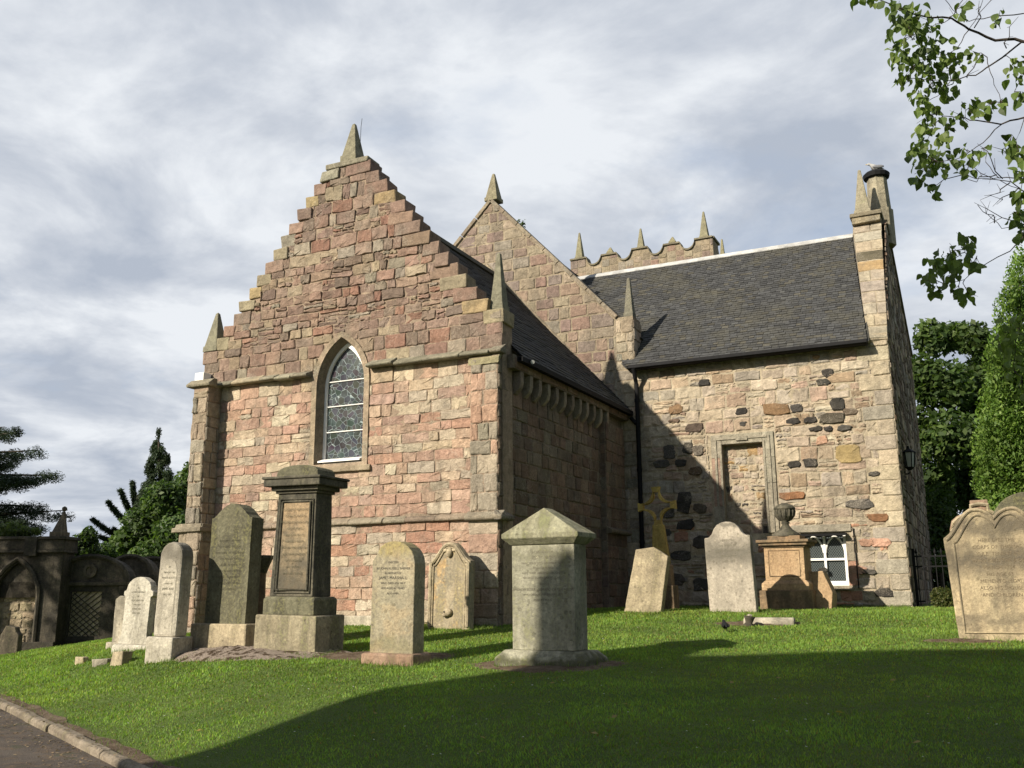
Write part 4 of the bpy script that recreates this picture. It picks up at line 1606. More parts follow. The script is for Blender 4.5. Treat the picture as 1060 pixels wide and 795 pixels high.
for (u0, z0), (u1, z1) in zip(top[:-1], top[1:]):
    cp.prism([(-.08, 0), (.43, 0), (.43, .07), (-.08, .07)], (u0, TY0, z0 - .01), (u1, TY0, z1 - .01), (0, 1, 0), (0, 0, 1), (.20, .18, .13), cap=False)
cp.box((TB - .40, TY0 + .0, 13.95), (TB + .06, TY0 + 1.0, 14.04), (.2, .18, .13))
cp.build('parapet_coping', M['dressed'], church)
Lw = TB - TA
for x_, zt, wd in ((TA + .37, 15.3, .42), (TA + Lw * .505, 15.0, .36), (TB - .37, 15.25, .44)):
    pinnacle('pinnacle', church, x_, TY0 + .2, 14.03, zt, wd, .1, (.25, .235, .16))
for x_ in (TA + Lw * .285, TA + Lw * .725):
    pinnacle('pinnacle', church, x_, TY0 + .2, 14.02, 14.38, .34, .12, (.26, .24, .15))
pinnacle('pinnacle', church, TB - .3, TY0 + 1.8, 13.3, 14.6, .4, .1, (.26, .24, .15))
pinnacle('pinnacle', church, TB - .3, TY0 + 3.0, 13.3, 15.0, .4, .1, (.26, .24, .15))

# ================================================================== SMALL THINGS ON THE CHURCH
def on_x(px, py, X):
    d = FWD + RIGHT * ((px - 530) / FPX) - UP * ((py - 397.5) / FPX)
    return Vector((CX, CY, 0)) + d * ((X - CX) / d.x)


fl_ = thing('floodlight', 'small white floodlight box on the left end of the upper string course', 'floodlight', (.06, -.12, 4.22))
mb = MB()
mb.box((-.11, -.12, -.11), (.12, .10, .10), (.8, .8, .78))
mb.build('lamp_housing', M['white'], fl_, world=False, bevel=.012)
mb = MB()
mb.box((-.03, .1, -.05), (.03, .14, .05), (.1, .1, .1))
mb.build('bracket', M['iron'], fl_, world=False)

q = Vector((7.02, .62, 3.93))
sp_ = thing('spotlight', 'tiny pale spotlight under the eaves by the right corner of the crow-stepped gable', 'spotlight', q)
mb = MB()
mb.tube([(0, .02, .03), (.05, -.05, 0)], [.022, .036], 10, (.8, .8, .8))
mb.build('lamp_head', M['lead'], sp_, world=False)
mb = MB()
mb.tube([(0, .02, .03), (-.06, .05, .06)], .012, 6)
mb.build('bracket', M['iron'], sp_, world=False)

q = on_x(941, 476, 12.66)
ln = thing('wall_lantern', 'black iron lantern on a bracket on the shaded end wall of the right wing', 'lantern', q)
mb = MB()
mb.lathe([(.02, .30), (.03, .24), (.14, .17), (.15, .15)], (0, 0, 0), 6, (.02, .02, .02))
for k in range(6):
    t = 2 * math.pi * k / 6
    mb.tube([(.13 * math.cos(t), .13 * math.sin(t), .15), (.09 * math.cos(t), .09 * math.sin(t), -.16)], .011, 5)
mb.lathe([(.095, -.16), (.06, -.2), (.03, -.22)], (0, 0, 0), 6, (.02, .02, .02))
mb.build('lantern_frame', M['iron'], ln, world=False)
M['pale_glass'] = mat_plain('frosted_glass', (.30, .31, .30), .25, .5, .05)
mb = MB()
mb.lathe([(.085, -.155), (.122, .148)], (0, 0, 0), 6, (.3, .3, .3))
mb.build('lantern_glass', M['pale_glass'], ln, world=False)
mb = MB()
mb.tube([(0, 0, -.2), (0, 0, -.27), (-.05, 0, -.3), (-.12, 0, -.3)], .016, 6)
mb.box((-.13, -.05, -.42), (-.10, .05, -.2))
mb.build('bracket', M['iron'], ln, world=False)


def bird(name, label, cat, loc, rz, L, body, wing, head, bill, leg):
    t = thing(name, label, cat, loc, (0, 0, rz))
    M1 = mat_plain(name + '_plumage', body, .8, .2, .1)
    mb = MB()
    # one continuous body: rings along x from tail to bill
    rings = [(-.50, .30, .02, .015), (-.36, .31, .07, .035), (-.2, .33, .14, .12), (0, .36, .19, .19), (.16, .42, .17, .18), (.27, .52, .11, .12), (.33, .60, .085, .09), (.40, .61, .085, .085), (.45, .60, .05, .05), (.48, .595, .022, .02)]
    vs, fs, n_ = [], [], 12
    for (x, z, a, b2) in rings:
        for k in range(n_):
            th = 2 * math.pi * k / n_
            vs.append((x * L, a * L * math.cos(th), (z + b2 * math.sin(th)) * L))
    for i in range(len(rings) - 1):
        for k in range(n_):
            fs.append((i * n_ + k, (i + 1) * n_ + k, (i + 1) * n_ + (k + 1) % n_, i * n_ + (k + 1) % n_))
    fs += [tuple(range(n_)), tuple(range(len(rings) * n_ - 1, (len(rings) - 1) * n_ - 1, -1))]
    mb.add(vs, fs, body)
    mb.build('body', M1, t, world=False, smooth=True)
    M2 = mat_plain(name + '_wing', wing, .8, .2, .1)
    for s_ in (1, -1):
        mb = MB()
        mb.ico((-.12 * L, s_ * .165 * L, .37 * L), 1, 2, (.36 * L, .05 * L, .11 * L), wing)
        mb.build('wing', M2, t, world=False, smooth=True)
    mb = MB()
    mb.tube([(.46 * L, 0, .595 * L), (.60 * L, 0, .57 * L)], [.03 * L, .006 * L], 6)
    mb.build('bill', mat_plain(name + '_bill', bill, .5, .4, .05), t, world=False)
    ml = mat_plain(name + '_leg', leg, .6, .3, .1)
    for s_ in (1, -1):
        mb = MB()
        mb.tube([(0, s_ * .06 * L, .22 * L), (.02 * L, s_ * .07 * L, .1 * L), (0, s_ * .07 * L, .01 * L), (.1 * L, s_ * .07 * L, .005 * L)], .016 * L, 5)
        mb.build('leg', ml, t, world=False)
    me = mat_plain(name + '_eye', (.01, .01, .01), .2, .5, 0)
    for s_ in (1, -1):
        mb = MB()
        mb.ico((.40 * L, s_ * .08 * L, .63 * L), .016 * L, 1)
        mb.build('eye', me, t, world=False)
    return t


bird('gull', 'grey-winged white gull standing on the black chimney cap', 'gull', (12.40, RY + .75, 10.40), math.radians(200), .42, (.36, .36, .36), (.17, .175, .19), (.42, .42, .42), (.5, .35, .05), (.45, .3, .25))
q = hit(751, 655)
bird('blackbird', 'small black bird on the sunlit grass left of the fallen grave slab', 'bird', (q.x, q.y, q.z + .01), math.radians(115), .24, (.012, .012, .013), (.012, .012, .013), (.01, .01, .01), (.35, .2, .03), (.05, .04, .03))

# ================================================================== GRAVESTONES
ST = {}
ST['mossgrey'] = mat_stone('stone_mossy_grey', (.26, .25, .185), (.13, .125, .09), (.35, .335, .255), (.15, .155, .045), .4, .35, .3, bands=[(.03, .085, (.05, .052, .025), .9), (1.22, .08, (.13, .125, .08), .6)])
ST['drab'] = mat_stone('stone_drab_green', (.12, .112, .072), (.05, .047, .035), (.16, .152, .10), (.24, .23, .08), .6, .3, .4)
ST['black'] = mat_stone('stone_blackened', (.08, .075, .058), (.03, .029, .025), (.135, .122, .09), (.14, .14, .06), .6, .2, .5)
ST['panel'] = mat_stone('stone_panel', (.20, .165, .115), (.09, .08, .06), (.34, .26, .16), (.12, .11, .06), .5, .1, .3, bands=[(1.85, .3, (.33, .235, .14), .75), (.85, .5, (.075, .07, .055), .8)])
ST['buff'] = mat_stone('stone_buff', (.34, .28, .19), (.12, .105, .075), (.44, .37, .25), (.22, .19, .07), .4, .25, .35)
ST['buffgrey'] = mat_stone('stone_buff_grey', (.30, .26, .185), (.14, .125, .095), (.40, .33, .22), (.30, .24, .07), .45, .3, .3, patch=(.42, .28, .13))
ST['yellowtop'] = mat_stone('stone_yellow_topped', (.29, .26, .185), (.15, .135, .105), (.38, .33, .23), (.26, .23, .09), .4, .3, .3, patch=(.35, .28, .18), bands=[(1.45, .14, (.31, .25, .08), .6), (.2, .1, (.16, .15, .07), .5)])
ST['drabbase'] = mat_stone('stone_drab_base', (.25, .215, .145), (.10, .09, .065), (.33, .29, .20), (.20, .21, .07), .6, .35, .4)
ST['red'] = mat_stone('stone_red', (.30, .19, .13), (.11, .08, .06), (.36, .25, .18), (.10, .11, .04), .4, .35, .35)
ST['white'] = mat_stone('stone_pale', (.44, .41, .34), (.18, .165, .135), (.52, .49, .41), (.30, .28, .2), .55, .2, .25)
ST['whitebase'] = mat_stone('stone_pale_base', (.34, .31, .25), (.2, .18, .145), (.5, .46, .38), (.30, .28, .2), .5, .2, .3)
ST['ochre'] = mat_stone('stone_ochre', (.42, .285, .165), (.19, .13, .08), (.47, .335, .20), (.30, .22, .1), .3, .15, .25)
ST['brown'] = mat_stone('stone_brown', (.22, .16, .10), (.08, .065, .05), (.30, .2, .115), (.1, .1, .05), .5, .3, .4)
ST['lichgrey'] = mat_stone('stone_lichened', (.40, .36, .28), (.13, .12, .095), (.47, .42, .33), (.07, .065, .055), .4, .25, .5)
ST['gold'] = mat_stone('stone_golden', (.38, .305, .195), (.10, .088, .068), (.45, .37, .235), (.2, .17, .1), .4, .25, .4, bands=[(.95, .22, (.07, .062, .05), .9), (1.38, .16, (.07, .062, .05), .85), (.22, .07, (.13, .11, .08), .6)])
ST['shoulder'] = mat_stone('stone_stained_grey', (.37, .325, .265), (.17, .155, .125), (.43, .38, .31), (.08, .075, .065), .25, .12, .2, bands=[(1.0, .24, (.085, .08, .065), .85), (1.53, .09, (.09, .085, .07), .75)])
ST['pillar'] = mat_stone('stone_pale_weathered', (.38, .345, .28), (.14, .125, .10), (.50, .46, .375), (.2, .18, .12), .5, .2, .25, bands=[(1.5, .26, (.10, .09, .072), .88)])
ST['soot'] = mat_stone('stone_sooty', (.058, .052, .042), (.025, .023, .02), (.11, .095, .07), (.07, .075, .03), .6, .25, .5, 1)
ST['sootpale'] = mat_stone('stone_sooty_pale', (.11, .093, .068), (.04, .036, .03), (.18, .15, .105), (.09, .09, .04), .6, .25, .5, 1)
ST['yellow'] = mat_stone('stone_yellow_lichen', (.36, .25, .08), (.16, .12, .05), (.46, .34, .10), (.2, .17, .05), .4, .3, .2)


BASES = []


def place(l, r, top, base, Y=None):
    q = hit((l + r) / 2, base)
    Y = q.y if Y is None else Y
    a, b2 = on_y(l, base, Y), on_y(r, base, Y)
    t = on_y((l + r) / 2, top, Y)
    x = (a.x + b2.x) / 2
    BASES.append((x, Y, b2.x - a.x))
    return Vector((x, Y, ground(x, Y))), b2.x - a.x, t.z - ground(x, Y)


def arc(cx, cz, rx, rz, a0, a1, n_=10):
    return [(cx + rx * math.cos(math.radians(a0 + (a1 - a0) * i / n_)), cz + rz * math.sin(math.radians(a0 + (a1 - a0) * i / n_))) for i in range(n_ + 1)]


def slab_mb(prof, t, y0=0, col=(.3, .3, .3), wob=0.0):
    """outline (x, z), counter-clockwise seen from the front, thickness t behind y0"""
    mb = MB()
    if max(p[1] for p in prof) > .45:
        q = []
        for (xa, za), (xb, zb) in zip(prof, prof[1:] + prof[:1]):
            k = max(1, int(math.hypot(xb - xa, zb - za) / .11))
            for i in range(k):
                f = i / k
                jt = .0035 if za + (zb - za) * f > .1 else 0
                q.append((xa + (xb - xa) * f + R.uniform(-jt, jt), za + (zb - za) * f + R.uniform(-jt, jt)))
        prof = q
    n_ = len(prof)
    vs = [(x, y0, z) for x, z in prof] + [(x, y0 + t, z) for x, z in prof]
    mb.add(vs, [tuple(range(n_)), tuple(range(2 * n_ - 1, n_ - 1, -1))] + [((i + 1) % n_, i, n_ + i, n_ + (i + 1) % n_) for i in range(n_)], col)
    return mb


def block(parent, name, mat, x0, x1, y0, y1, z0, z1, bev=.015, cham=0):
    mb = MB()
    if cham:
        zc = z1 - cham
        vs = [(x0, y0, z0), (x1, y0, z0), (x1, y1, z0), (x0, y1, z0), (x0, y0, zc), (x1, y0, zc), (x1, y1, zc), (x0, y1, zc),
              (x0 + cham, y0 + cham, z1), (x1 - cham, y0 + cham, z1), (x1 - cham, y1 - cham, z1), (x0 + cham, y1 - cham, z1)]
        mb.add(vs, [(0, 3, 2, 1), (0, 1, 5, 4), (1, 2, 6, 5), (2, 3, 7, 6), (3, 0, 4, 7), (4, 5, 9, 8), (5, 6, 10, 9), (6, 7, 11, 10), (7, 4, 8, 11), (8, 9, 10, 11)])
    else:
        mb.box((x0, y0, z0), (x1, y1, z1), (.3, .3, .3), 0, .004)
    return mb.build(name, mat, parent, world=False, bevel=bev)


def letters(parent, lines, y, zs, size, mat='ink', x=0, shear=0):
    """one inscription = one mesh of carved letters"""
    mb = MB()
    dg = None
    for ln_, z, sz in zip(lines, zs, size):
        cu = bpy.data.curves.new('tmp', 'FONT')
        cu.body = ln_
        cu.size = sz
        cu.align_x = 'CENTER'
        cu.resolution_u = 2
        ob = bpy.data.objects.new('tmp', cu)
        COL.objects.link(ob)
        me = bpy.data.meshes.new_from_object(ob.evaluated_get(bpy.context.evaluated_depsgraph_get()))
        mb.add([(x + v.co.x, y, z + v.co.y) for v in me.vertices], [tuple(p.vertices) for p in me.polygons])
        bpy.data.objects.remove(ob)
        bpy.data.curves.remove(cu)
        bpy.data.meshes.remove(me)
    return mb.build('lettering', M[mat], parent, world=False)


M['ink_soft'] = mat_plain('worn_letters_soft', (.15, .138, .105), .9, .1, .4, 40, 0, 0)
M['ink_gold'] = mat_plain('worn_letters_gold', (.15, .12, .08), .9, .1, .4, 40, 0, 0)
M['ink_drab'] = mat_plain('worn_letters_drab', (.085, .08, .055), .9, .1, .4, 40, 0, 0)

# -- pedimented headstone in front
loc, w_, h_ = place(529, 598, 525, 690)
W1 = .80
ph = thing('headstone', 'thick mossy grey headstone with a gabled cap, half in shadow, nearest the camera', 'headstone', loc, (0, 0, math.radians(-3)))
H = h_
block(ph, 'base', ST['mossgrey'], -.58, .58, -.10, .46, -.12, .17, .012, .085)
bs = block(ph, 'slab', ST['mossgrey'], -W1 / 2, W1 / 2, 0, .32, .17, H * .76, .01)
mb = MB()
e = .09
zc = H * .76
pr = [(-W1 / 2 - .01, zc), (W1 / 2 + .01, zc), (W1 / 2 + e, zc + .075), (W1 / 2 + e, zc + .125), (0, H), (-W1 / 2 - e, zc + .125), (-W1 / 2 - e, zc + .075)]
# gable whose ends lean in
fr_ = [(x, -.012 if z <= zc + .001 else -e, z) for x, z in pr]
bk_ = [(x, .332 if z <= zc + .001 else .32 + e, z) for x, z in pr]
fr_[4] = (0, .05, H)
bk_[4] = (0, .27, H)
mb.add(fr_ + bk_, [(0, 1, 2, 6), (6, 2, 3, 5), (5, 3, 4), (8, 7, 13, 9), (9, 13, 12, 10), (10, 12, 11)] + [((i + 1) % 7, i, 7 + i, 7 + (i + 1) % 7) for i in range(7)])
ST['moss'] = mat_stone('stone_moss_cap', (.25, .235, .16), (.11, .105, .06), (.30, .29, .2), (.15, .17, .05), .5, .35, .3)
mb.build('cap', ST['moss'], ph, world=False, bevel=.008)
letters(bs, ['IN MEMORY OF', 'JESSY CLARK', 'WHO DIED 24TH DECEMBER 1858', 'AGED 38 YEARS', 'ALSO THEIR SON AND DAUGHTER', 'GEORGE CLARK, JANET CLARK', 'ALSO', 'ANDREW ELDER HUSBAND OF THE ABOVE', 'WHO DIED 25TH FEBRUARY 1870', 'AGED 70 YEARS'], -.0025,
        [H * .76 - d_ for d_ in (.10, .16, .22, .275, .33, .385, .45, .515, .57, .63)], (.04, .05, .034, .036, .034, .036, .03, .04, .034, .034), 'ink_soft')
soil_patch(loc.x, loc.y + .15, 1.0, .62, 0, 'trampled bare soil round the gable-capped headstone')

# -- round-topped stone with yellow lichen
loc, w_, h_ = place(381, 428, 560, 688)
t = thing('headstone', 'lichened buff round-topped headstone on a reddish base, in front of the gable wall', 'headstone', loc, (0, math.radians(.6), math.radians(2)))
Hs = h_
Wd = .60
block(t, 'base', ST['red'], -.36, .37, -.10, .34, -.1, .13, .03)
prof = [(-Wd / 2, .12), (Wd / 2, .12), (Wd / 2, Hs - .27)] + arc(0, Hs - .28, Wd / 2, .28, 4, 130, 9) + [(-Wd / 2 + .06, Hs - .16), (-Wd / 2, Hs - .24)]
bs = slab_mb(prof, .27).build('slab', ST['yellowtop'], t, world=False, bevel=.012)
letters(bs, ['ERECTED', 'BY JOHN RUSSELL FARMER', 'IN MEMORY OF', 'JAMES MARSHALL', 'WHO DIED 4TH MAY', '1832 AGED 61 YEARS', 'ALSO ANN'], -.0025, [Hs - d_ for d_ in (.27, .345, .40, .46, .52, .58, .64)], (.035, .04, .034, .05, .036, .036, .034), 'ink')
soil_patch(loc.x - .5, loc.y + .55, 1.0, .5, .2, 'dark bare soil between the tall monument and the round-topped stone')

# -- ogee stone with carved skull
loc, w_, h_ = place(442, 486, 561, 652)
t = thing('headstone', 'ogee-topped sandstone headstone with carved winged head and skull, close to the gable corner', 'headstone', loc, (math.radians(-2), 0, math.radians(-4)))
Wd, Hs = w_ * 1.02, h_
top = [(-Wd / 2, Hs - .30), (-Wd * .44, Hs - .29)]


def ogee(Wd, Hs, drop, n_=8, flat=.25):
    """right half from shoulder to crown"""
    pts = []
    for i in range(n_ + 1):
        u = i / n_
        x = Wd / 2 * (1 - u)
        z = Hs - drop + drop * (.5 - .5 * math.cos(math.pi * min(1, u / (1 - flat * .3)))) ** .85
        pts.append((x, z))
    return pts


hf = ogee(Wd, Hs, .30, 10)
prof = [(-Wd / 2, -.1), (Wd / 2, -.1)] + hf + [(-x, z) for x, z in reversed(hf[:-1])]
bs = slab_mb(prof, .14).build('slab', ST['buffgrey'], t, world=False, bevel=.012)
mb = MB()
for inset, rad in ((.035, .030), (.085, .014)):
    pts = [(Wd / 2 - inset, -.012, .05)] + [(x * (1 - 2 * inset / Wd), -.012, z - inset) for x, z in hf] + [(-x * (1 - 2 * inset / Wd), -.012, z - inset) for x, z in reversed(hf[:-1])] + [(-Wd / 2 + inset, -.012, .05)]
    mb.tube(pts, rad, 6)
mb.build('moulded_border', ST['buff'], bs, world=False)
mb = MB()
mb.ico((0, -.02, Hs - .17), 1, 2, (.058, .05, .082), (.3, .3, .3))
for s_ in (1, -1):
    mb.ico((s_ * .085, -.008, Hs - .13), 1, 1, (.06, .025, .035))
mb.build('carved_head', ST['buff'], bs, world=False, smooth=True)
mb = MB()
mb.ico((.0, -.02, .27), 1, 2, (.085, .06, .07))
mb.ico((-.05, -.05, .225), 1, 1, (.045, .03, .03))
mb.build('carved_skull', ST['buff'], bs, world=False, smooth=True)
mb = MB()
mb.ico((-.035, -.072, .275), .018, 1)
mb.build('eye_socket', M['ink'], bs, world=False)

# -- tall monument with cornice
loc, w_, h_ = place(263, 326, 482, 678)
Wd, Hs = w_, h_
mon = thing('monument', 'tall blackened sandstone monument with inscribed panel, heavy cornice and rounded pediment', 'monument', loc, (0, math.radians(.8), math.radians(1)))
k_ = Hs / 198
block(mon, 'base', ST['drabbase'], -Wd / 2, Wd / 2, -.02, .62, -.15, 40 * k_, .02)
block(mon, 'plinth', ST['drab'], -Wd / 2 + .07, Wd / 2 - .09, .04, .56, 40 * k_ - .003, 59 * k_, .015, .03)
mb = MB()
z0, z1 = 59 * k_, 168 * k_
bx0, bx1, tx0, tx1 = -Wd / 2 + .13, Wd / 2 - .16, -Wd / 2 + .17, Wd / 2 - .19
mb.add([(bx0, .09, z0), (bx1, .09, z0), (bx1, .50, z0), (bx0, .50, z0), (tx0, .11, z1), (tx1, .11, z1), (tx1, .47, z1), (tx0, .47, z1)],
       [(0, 3, 2, 1), (4, 5, 6, 7), (0, 1, 5, 4), (1, 2, 6, 5), (2, 3, 7, 6), (3, 0, 4, 7)])
sh = mb.build('shaft', ST['black'], mon, world=False, bevel=.012)
mb = MB()
pz0, pz1 = z0 + .10, z1 - .13
mb.add([(bx0 + .13, .082, pz0), (bx1 - .10, .082, pz0), (tx1 - .09, .098, pz1), (tx0 + .11, .098, pz1)], [(0, 1, 2, 3)])
pn = mb.build('inscription_panel', ST['panel'], sh, world=False)
mb = MB()
cs = [(bx0 + .115, .074, pz0 - .015), (bx1 - .085, .074, pz0 - .015), (tx1 - .075, .09, pz1 + .015), (tx0 + .095, .09, pz1 + .015)]
mb.tube(cs + [cs[0]], .016, 6)
cs = [(bx0 + .075, .08, pz0 - .055), (bx1 - .045, .08, pz0 - .055), (tx1 - .035, .096, pz1 + .05), (tx0 + .055, .096, pz1 + .05)]
mb.tube(cs + [cs[0]], .010, 5)
mb.build('panel_moulding', ST['black'], sh, world=False)
mb = MB()
for zz0, zz1, o_ in ((168 * k_, 171 * k_, .03), (171 * k_, 175.5 * k_, .075), (175.5 * k_, 183 * k_, .15), (183 * k_, 186 * k_, .17)):
    mb.box((tx0 - o_, .11 - o_, zz0), (tx1 + o_, .47 + o_, zz1 - .001))
mb.build('cornice', ST['black'], mon, world=False, bevel=.012)
hw = (tx1 - tx0) / 2 + .03
prof = [(-hw, 0), (hw, 0), (hw, .045)] + [(hw * math.cos(math.radians(a)), .045 + .12 * math.sin(math.radians(a)) ** .8) for a in range(15, 170, 15)] + [(-hw, .045)]
prof = [((tx0 + tx1) / 2 + x, 186 * k_ - .002 + z) for x, z in prof]
slab_mb(prof, .40, .08).build('pediment', ST['drab'], mon, world=False, bevel=.012)
lines = ['SACRED TO THE MEMORY', 'OF WILLIAM HUNTER', 'WHO DIED 8TH MARCH 1841', 'AGED 67 YEARS', 'AND OF HIS SPOUSE', 'MARGARET BROWN', 'WHO DIED 2ND JUNE 1855', 'ALSO THEIR CHILDREN', 'JAMES, ISABELLA', 'AND THOMAS', 'WHO DIED YOUNG']
letters(pn, lines, .072, [pz1 - .1 - i * .085 for i in range(len(lines))], [.036] * len(lines), 'ink_drab', (tx0 + tx1) / 2 + .01)
soil_patch(loc.x - .70, loc.y + .08, 1.75, .55, -.05, 'cracked pinkish mortar bed under the two tall stones', 'bed', .075, 'mortar_bed')
soil_patch(loc.x + .85, loc.y + .15, .55, .3, .1, 'dark leaf litter right of the tall monument')

# -- big round-shouldered dark stone
loc, w_, h_ = place(204, 253, 521, 674)
t = thing('headstone', 'large dark green-grey headstone with rounded crown on pale block, left of tall monument', 'headstone', loc, (math.radians(-1), math.radians(.3), math.radians(2)))
Wd, Hs = .72, h_
block(t, 'base', ST['buff'], -.50, .49, -.08, .40, -.1, .37, .02)
hf = [(Wd / 2, Hs - .21), (Wd * .465, Hs - .205)] + [(Wd * .46 * (1 - u), Hs - .205 + .205 * (.5 - .5 * math.cos(math.pi * u ** .8)) ** .8) for u in (.1, .2, .3, .4, .5, .6, .7, .8, .9)] + [(0.001, Hs)]
prof = [(-Wd / 2, .36), (Wd / 2, .36)] + hf + [(-x, z) for x, z in reversed(hf)]
bs = slab_mb(prof, .26, .04).build('slab', ST['drab'], t, world=False, bevel=.014)
letters(bs, ['IN LOVING MEMORY', 'OF ROBERT WILSON', 'WHO DIED AT THE MAINS', '5TH AUGUST 1869', 'AGED 74 YEARS', 'AND HIS WIFE HELEN', 'ALSO OF THEIR FAMILY', 'JOHN, AGNES, DAVID', 'AND CATHERINE'], .037, [Hs - .55 - i * .085 for i in range(9)], [.042] * 9, 'ink_drab')

# -- slender pedestal in between
q = on_y(268, 640, loc.y + .9)
t = thing('pedestal', 'slender stone pedestal with a flat capital, half hidden between the two tall dark stones', 'pedestal', (q.x, q.y, ground(q.x, q.y)))
hp = on_y(268, 575, q.y).z - ground(q.x, q.y)
mb = MB()
mb.lathe([(.13, -.1), (.13, .25), (.10, .3), (.085, .4), (.075, hp - .28), (.09, hp - .26)], (0, 0, 0), 8)
mb.build('column', ST['brown'], t, world=False, bevel=.006)
mb = MB()
mb.lathe([(.085, hp - .26), (.12, hp - .16), (.16, hp - .06), (.17, hp - .05), (.17, hp), (.1, hp)], (0, 0, 0), 8)
mb.build('capital', ST['drab'], t, world=False, bevel=.006)

# -- tall thin leaning stone
loc, w_, h_ = place(148, 184, 561, 685)
t = thing('headstone', 'tall narrow pale headstone with a dark-stained round top, on a square block', 'headstone', loc, (math.radians(-1), math.radians(.8), math.radians(3)))
Wd, Hs = .40, h_
block(t, 'base', ST['whitebase'], -.23, .24, -.06, .34, -.12, .33, .02)
prof = [(-Wd / 2, .325), (Wd / 2, .325)] + arc(0, Hs - Wd / 2, Wd / 2, Wd / 2, 0, 180, 14)
bs = slab_mb(prof, .24, .02).build('slab', ST['pillar'], t, world=False, bevel=.03)
prof = [(-Wd / 2 + .07, .36), (Wd / 2 - .07, .36)] + arc(0, Hs - Wd / 2 - .22, Wd / 2 - .07, .18, 0, 180, 10)
slab_mb(prof, .02, .0165).build('inscription_panel', ST['pillar'], bs, world=False)
letters(bs, ['IN', 'MEMORY OF', 'MARY SCOTT', 'WIFE OF', 'JAMES REID', 'DIED 1877'], .0135, [Hs - .36 - i * .075 for i in range(6)], [.04, .035, .04, .032, .04, .034], 'ink_soft')

# -- white eared stone
loc, w_, h_ = place(120, 153, 597, 673)
t = thing('headstone', 'small white marble headstone with a rounded eared top and stepped foot', 'headstone', loc, (math.radians(-2), math.radians(1.2), math.radians(3)))
Wd, Hs = w_, h_
block(t, 'base', ST['white'], -Wd / 2 - .02, Wd / 2 + .03, -.06, .22, -.1, .08, .015, .03)
b_w = Wd / 2 - .05
prof = [(-b_w - .02, .08), (b_w + .02, .08), (b_w - .03, .22), (b_w - .03, Hs - .30), (b_w + .01, Hs - .28), (b_w + .01, Hs - .22), (b_w - .03, Hs - .2)] + arc(0, Hs - .2, b_w - .035, .2, 4, 176, 10) + [(-b_w + .03, Hs - .2), (-b_w - .01, Hs - .22), (-b_w - .01, Hs - .28), (-b_w + .03, Hs - .30), (-b_w + .03, .22)]
bs = slab_mb(prof, .13).build('slab', ST['white'], t, world=False, bevel=.02)
letters(bs, ['IN', 'LOVING MEMORY', 'OF', 'OUR DEAR SON', 'WILLIAM', 'BORN 1883', 'DIED 1890'], -.0025, [Hs - .18 - i * .062 for i in range(7)], [.034] * 7, 'ink_soft')

# -- pale slab behind it
loc, w_, h_ = place(116, 134, 617, 671, Y=loc.y + .55)
t = thing('headstone', 'plain pale grey slab mostly hidden behind the small white eared headstone', 'headstone', loc, (0, math.radians(.8), math.radians(4)))
slab_mb([(-.2, -.1), (.26, -.1), (.26, h_ - .02), (-.12, h_), (-.2, h_ - .05)], .12).build('slab', ST['lichgrey'], t, world=False, bevel=.012)
block(t, 'base', ST['lichgrey'], -.25, .3, -.07, .2, -.1, .07)

# -- broken bits of stone on the grass
for (px, py, sx, sy, sz, rz, mt_, lb) in [(84, 687, .17, .12, .10, .1, 'buff', 'small square stone stub on the lawn, leftmost of the broken bits'), (106, 687, .22, .2, .07, .5, 'lichgrey', 'flat tilted stone fragment lying in the grass beside a square stump'),
                                          (125, 687, .30, .16, .16, -.15, 'buff', 'broken kerb stump with one sunlit end beside the tall narrow pale headstone')]:
    q = hit(px, py)
    mb = MB()
    mb.box((-sx / 2, -sy / 2, -.06), (sx / 2, sy / 2, sz), (.3, .3, .3), 0, .018)
    o = mb.build('stone_fragment', ST[mt_], None, bevel=.012)
    o.location = q
    o.rotation_euler = (R.uniform(-.1, .1), R.uniform(-.12, .12), rz)
    tag(o, lb, 'stone')

# -- kerb slab at the foot of the gable
mb = MB()
mb.box((-.75, -.10, -.1), (.75, .10, .16), (.3, .3, .3), 0, .01)
o = mb.build('foot_slab', ST['lichgrey'], None, bevel=.02)
q = on_y(360, 645, -.2)
o.location = (q.x, -.16, ground(q.x, -.16))
tag(o, 'long low grey slab at the foot of the gable wall behind the tall monument', 'slab')

# -- leaning pointed slab by the wing wall
loc, w_, h_ = place(649, 681, 566, 633, Y=2.2)
t = thing('headstone', 'plain pointed stone slab leaning to the right beside the shaded yellow cross', 'headstone', loc, (math.radians(-4), math.radians(11), math.radians(3)))
Wd, Hs = .66, h_ * 1.02
slab_mb([(-Wd / 2, -.1), (Wd / 2, -.1), (Wd / 2 - .05, Hs - .12), (-.0, Hs), (-Wd / 2 + .02, Hs - .1)], .24).build('slab', ST['buff'], t, world=False, bevel=.01)

# -- yellow Celtic-style cross in the shade
q = hit(683, 632)
q.y += .25
hC = on_y(681, 504, q.y).z - ground(q.x, q.y)
t = thing('stone_cross', 'tall yellowish openwork stone cross on a tapered shaft, standing in the wall shadow', 'cross', (q.x, q.y, ground(q.x, q.y)), (0, math.radians(-2.2), math.radians(3)))
block(t, 'base', ST['brown'], -.24, .24, -.12, .3, -.1, .45, .015)
block(t, 'plinth', ST['brown'], -.19, .19, -.05, .25, .445, .86, .015, .04)
mb = MB()
zt = hC - .72
mb.add([(-.165, 0, .86), (.165, 0, .86), (.165, .2, .86), (-.165, .2, .86), (-.105, .02, zt), (.105, .02, zt), (.105, .18, zt), (-.105, .18, zt)], [(0, 3, 2, 1), (4, 5, 6, 7), (0, 1, 5, 4), (1, 2, 6, 5), (2, 3, 7, 6), (3, 0, 4, 7)])
mb.build('shaft', ST['yellow'], t, world=False, bevel=.015)
mb = MB()
cz = hC - .36
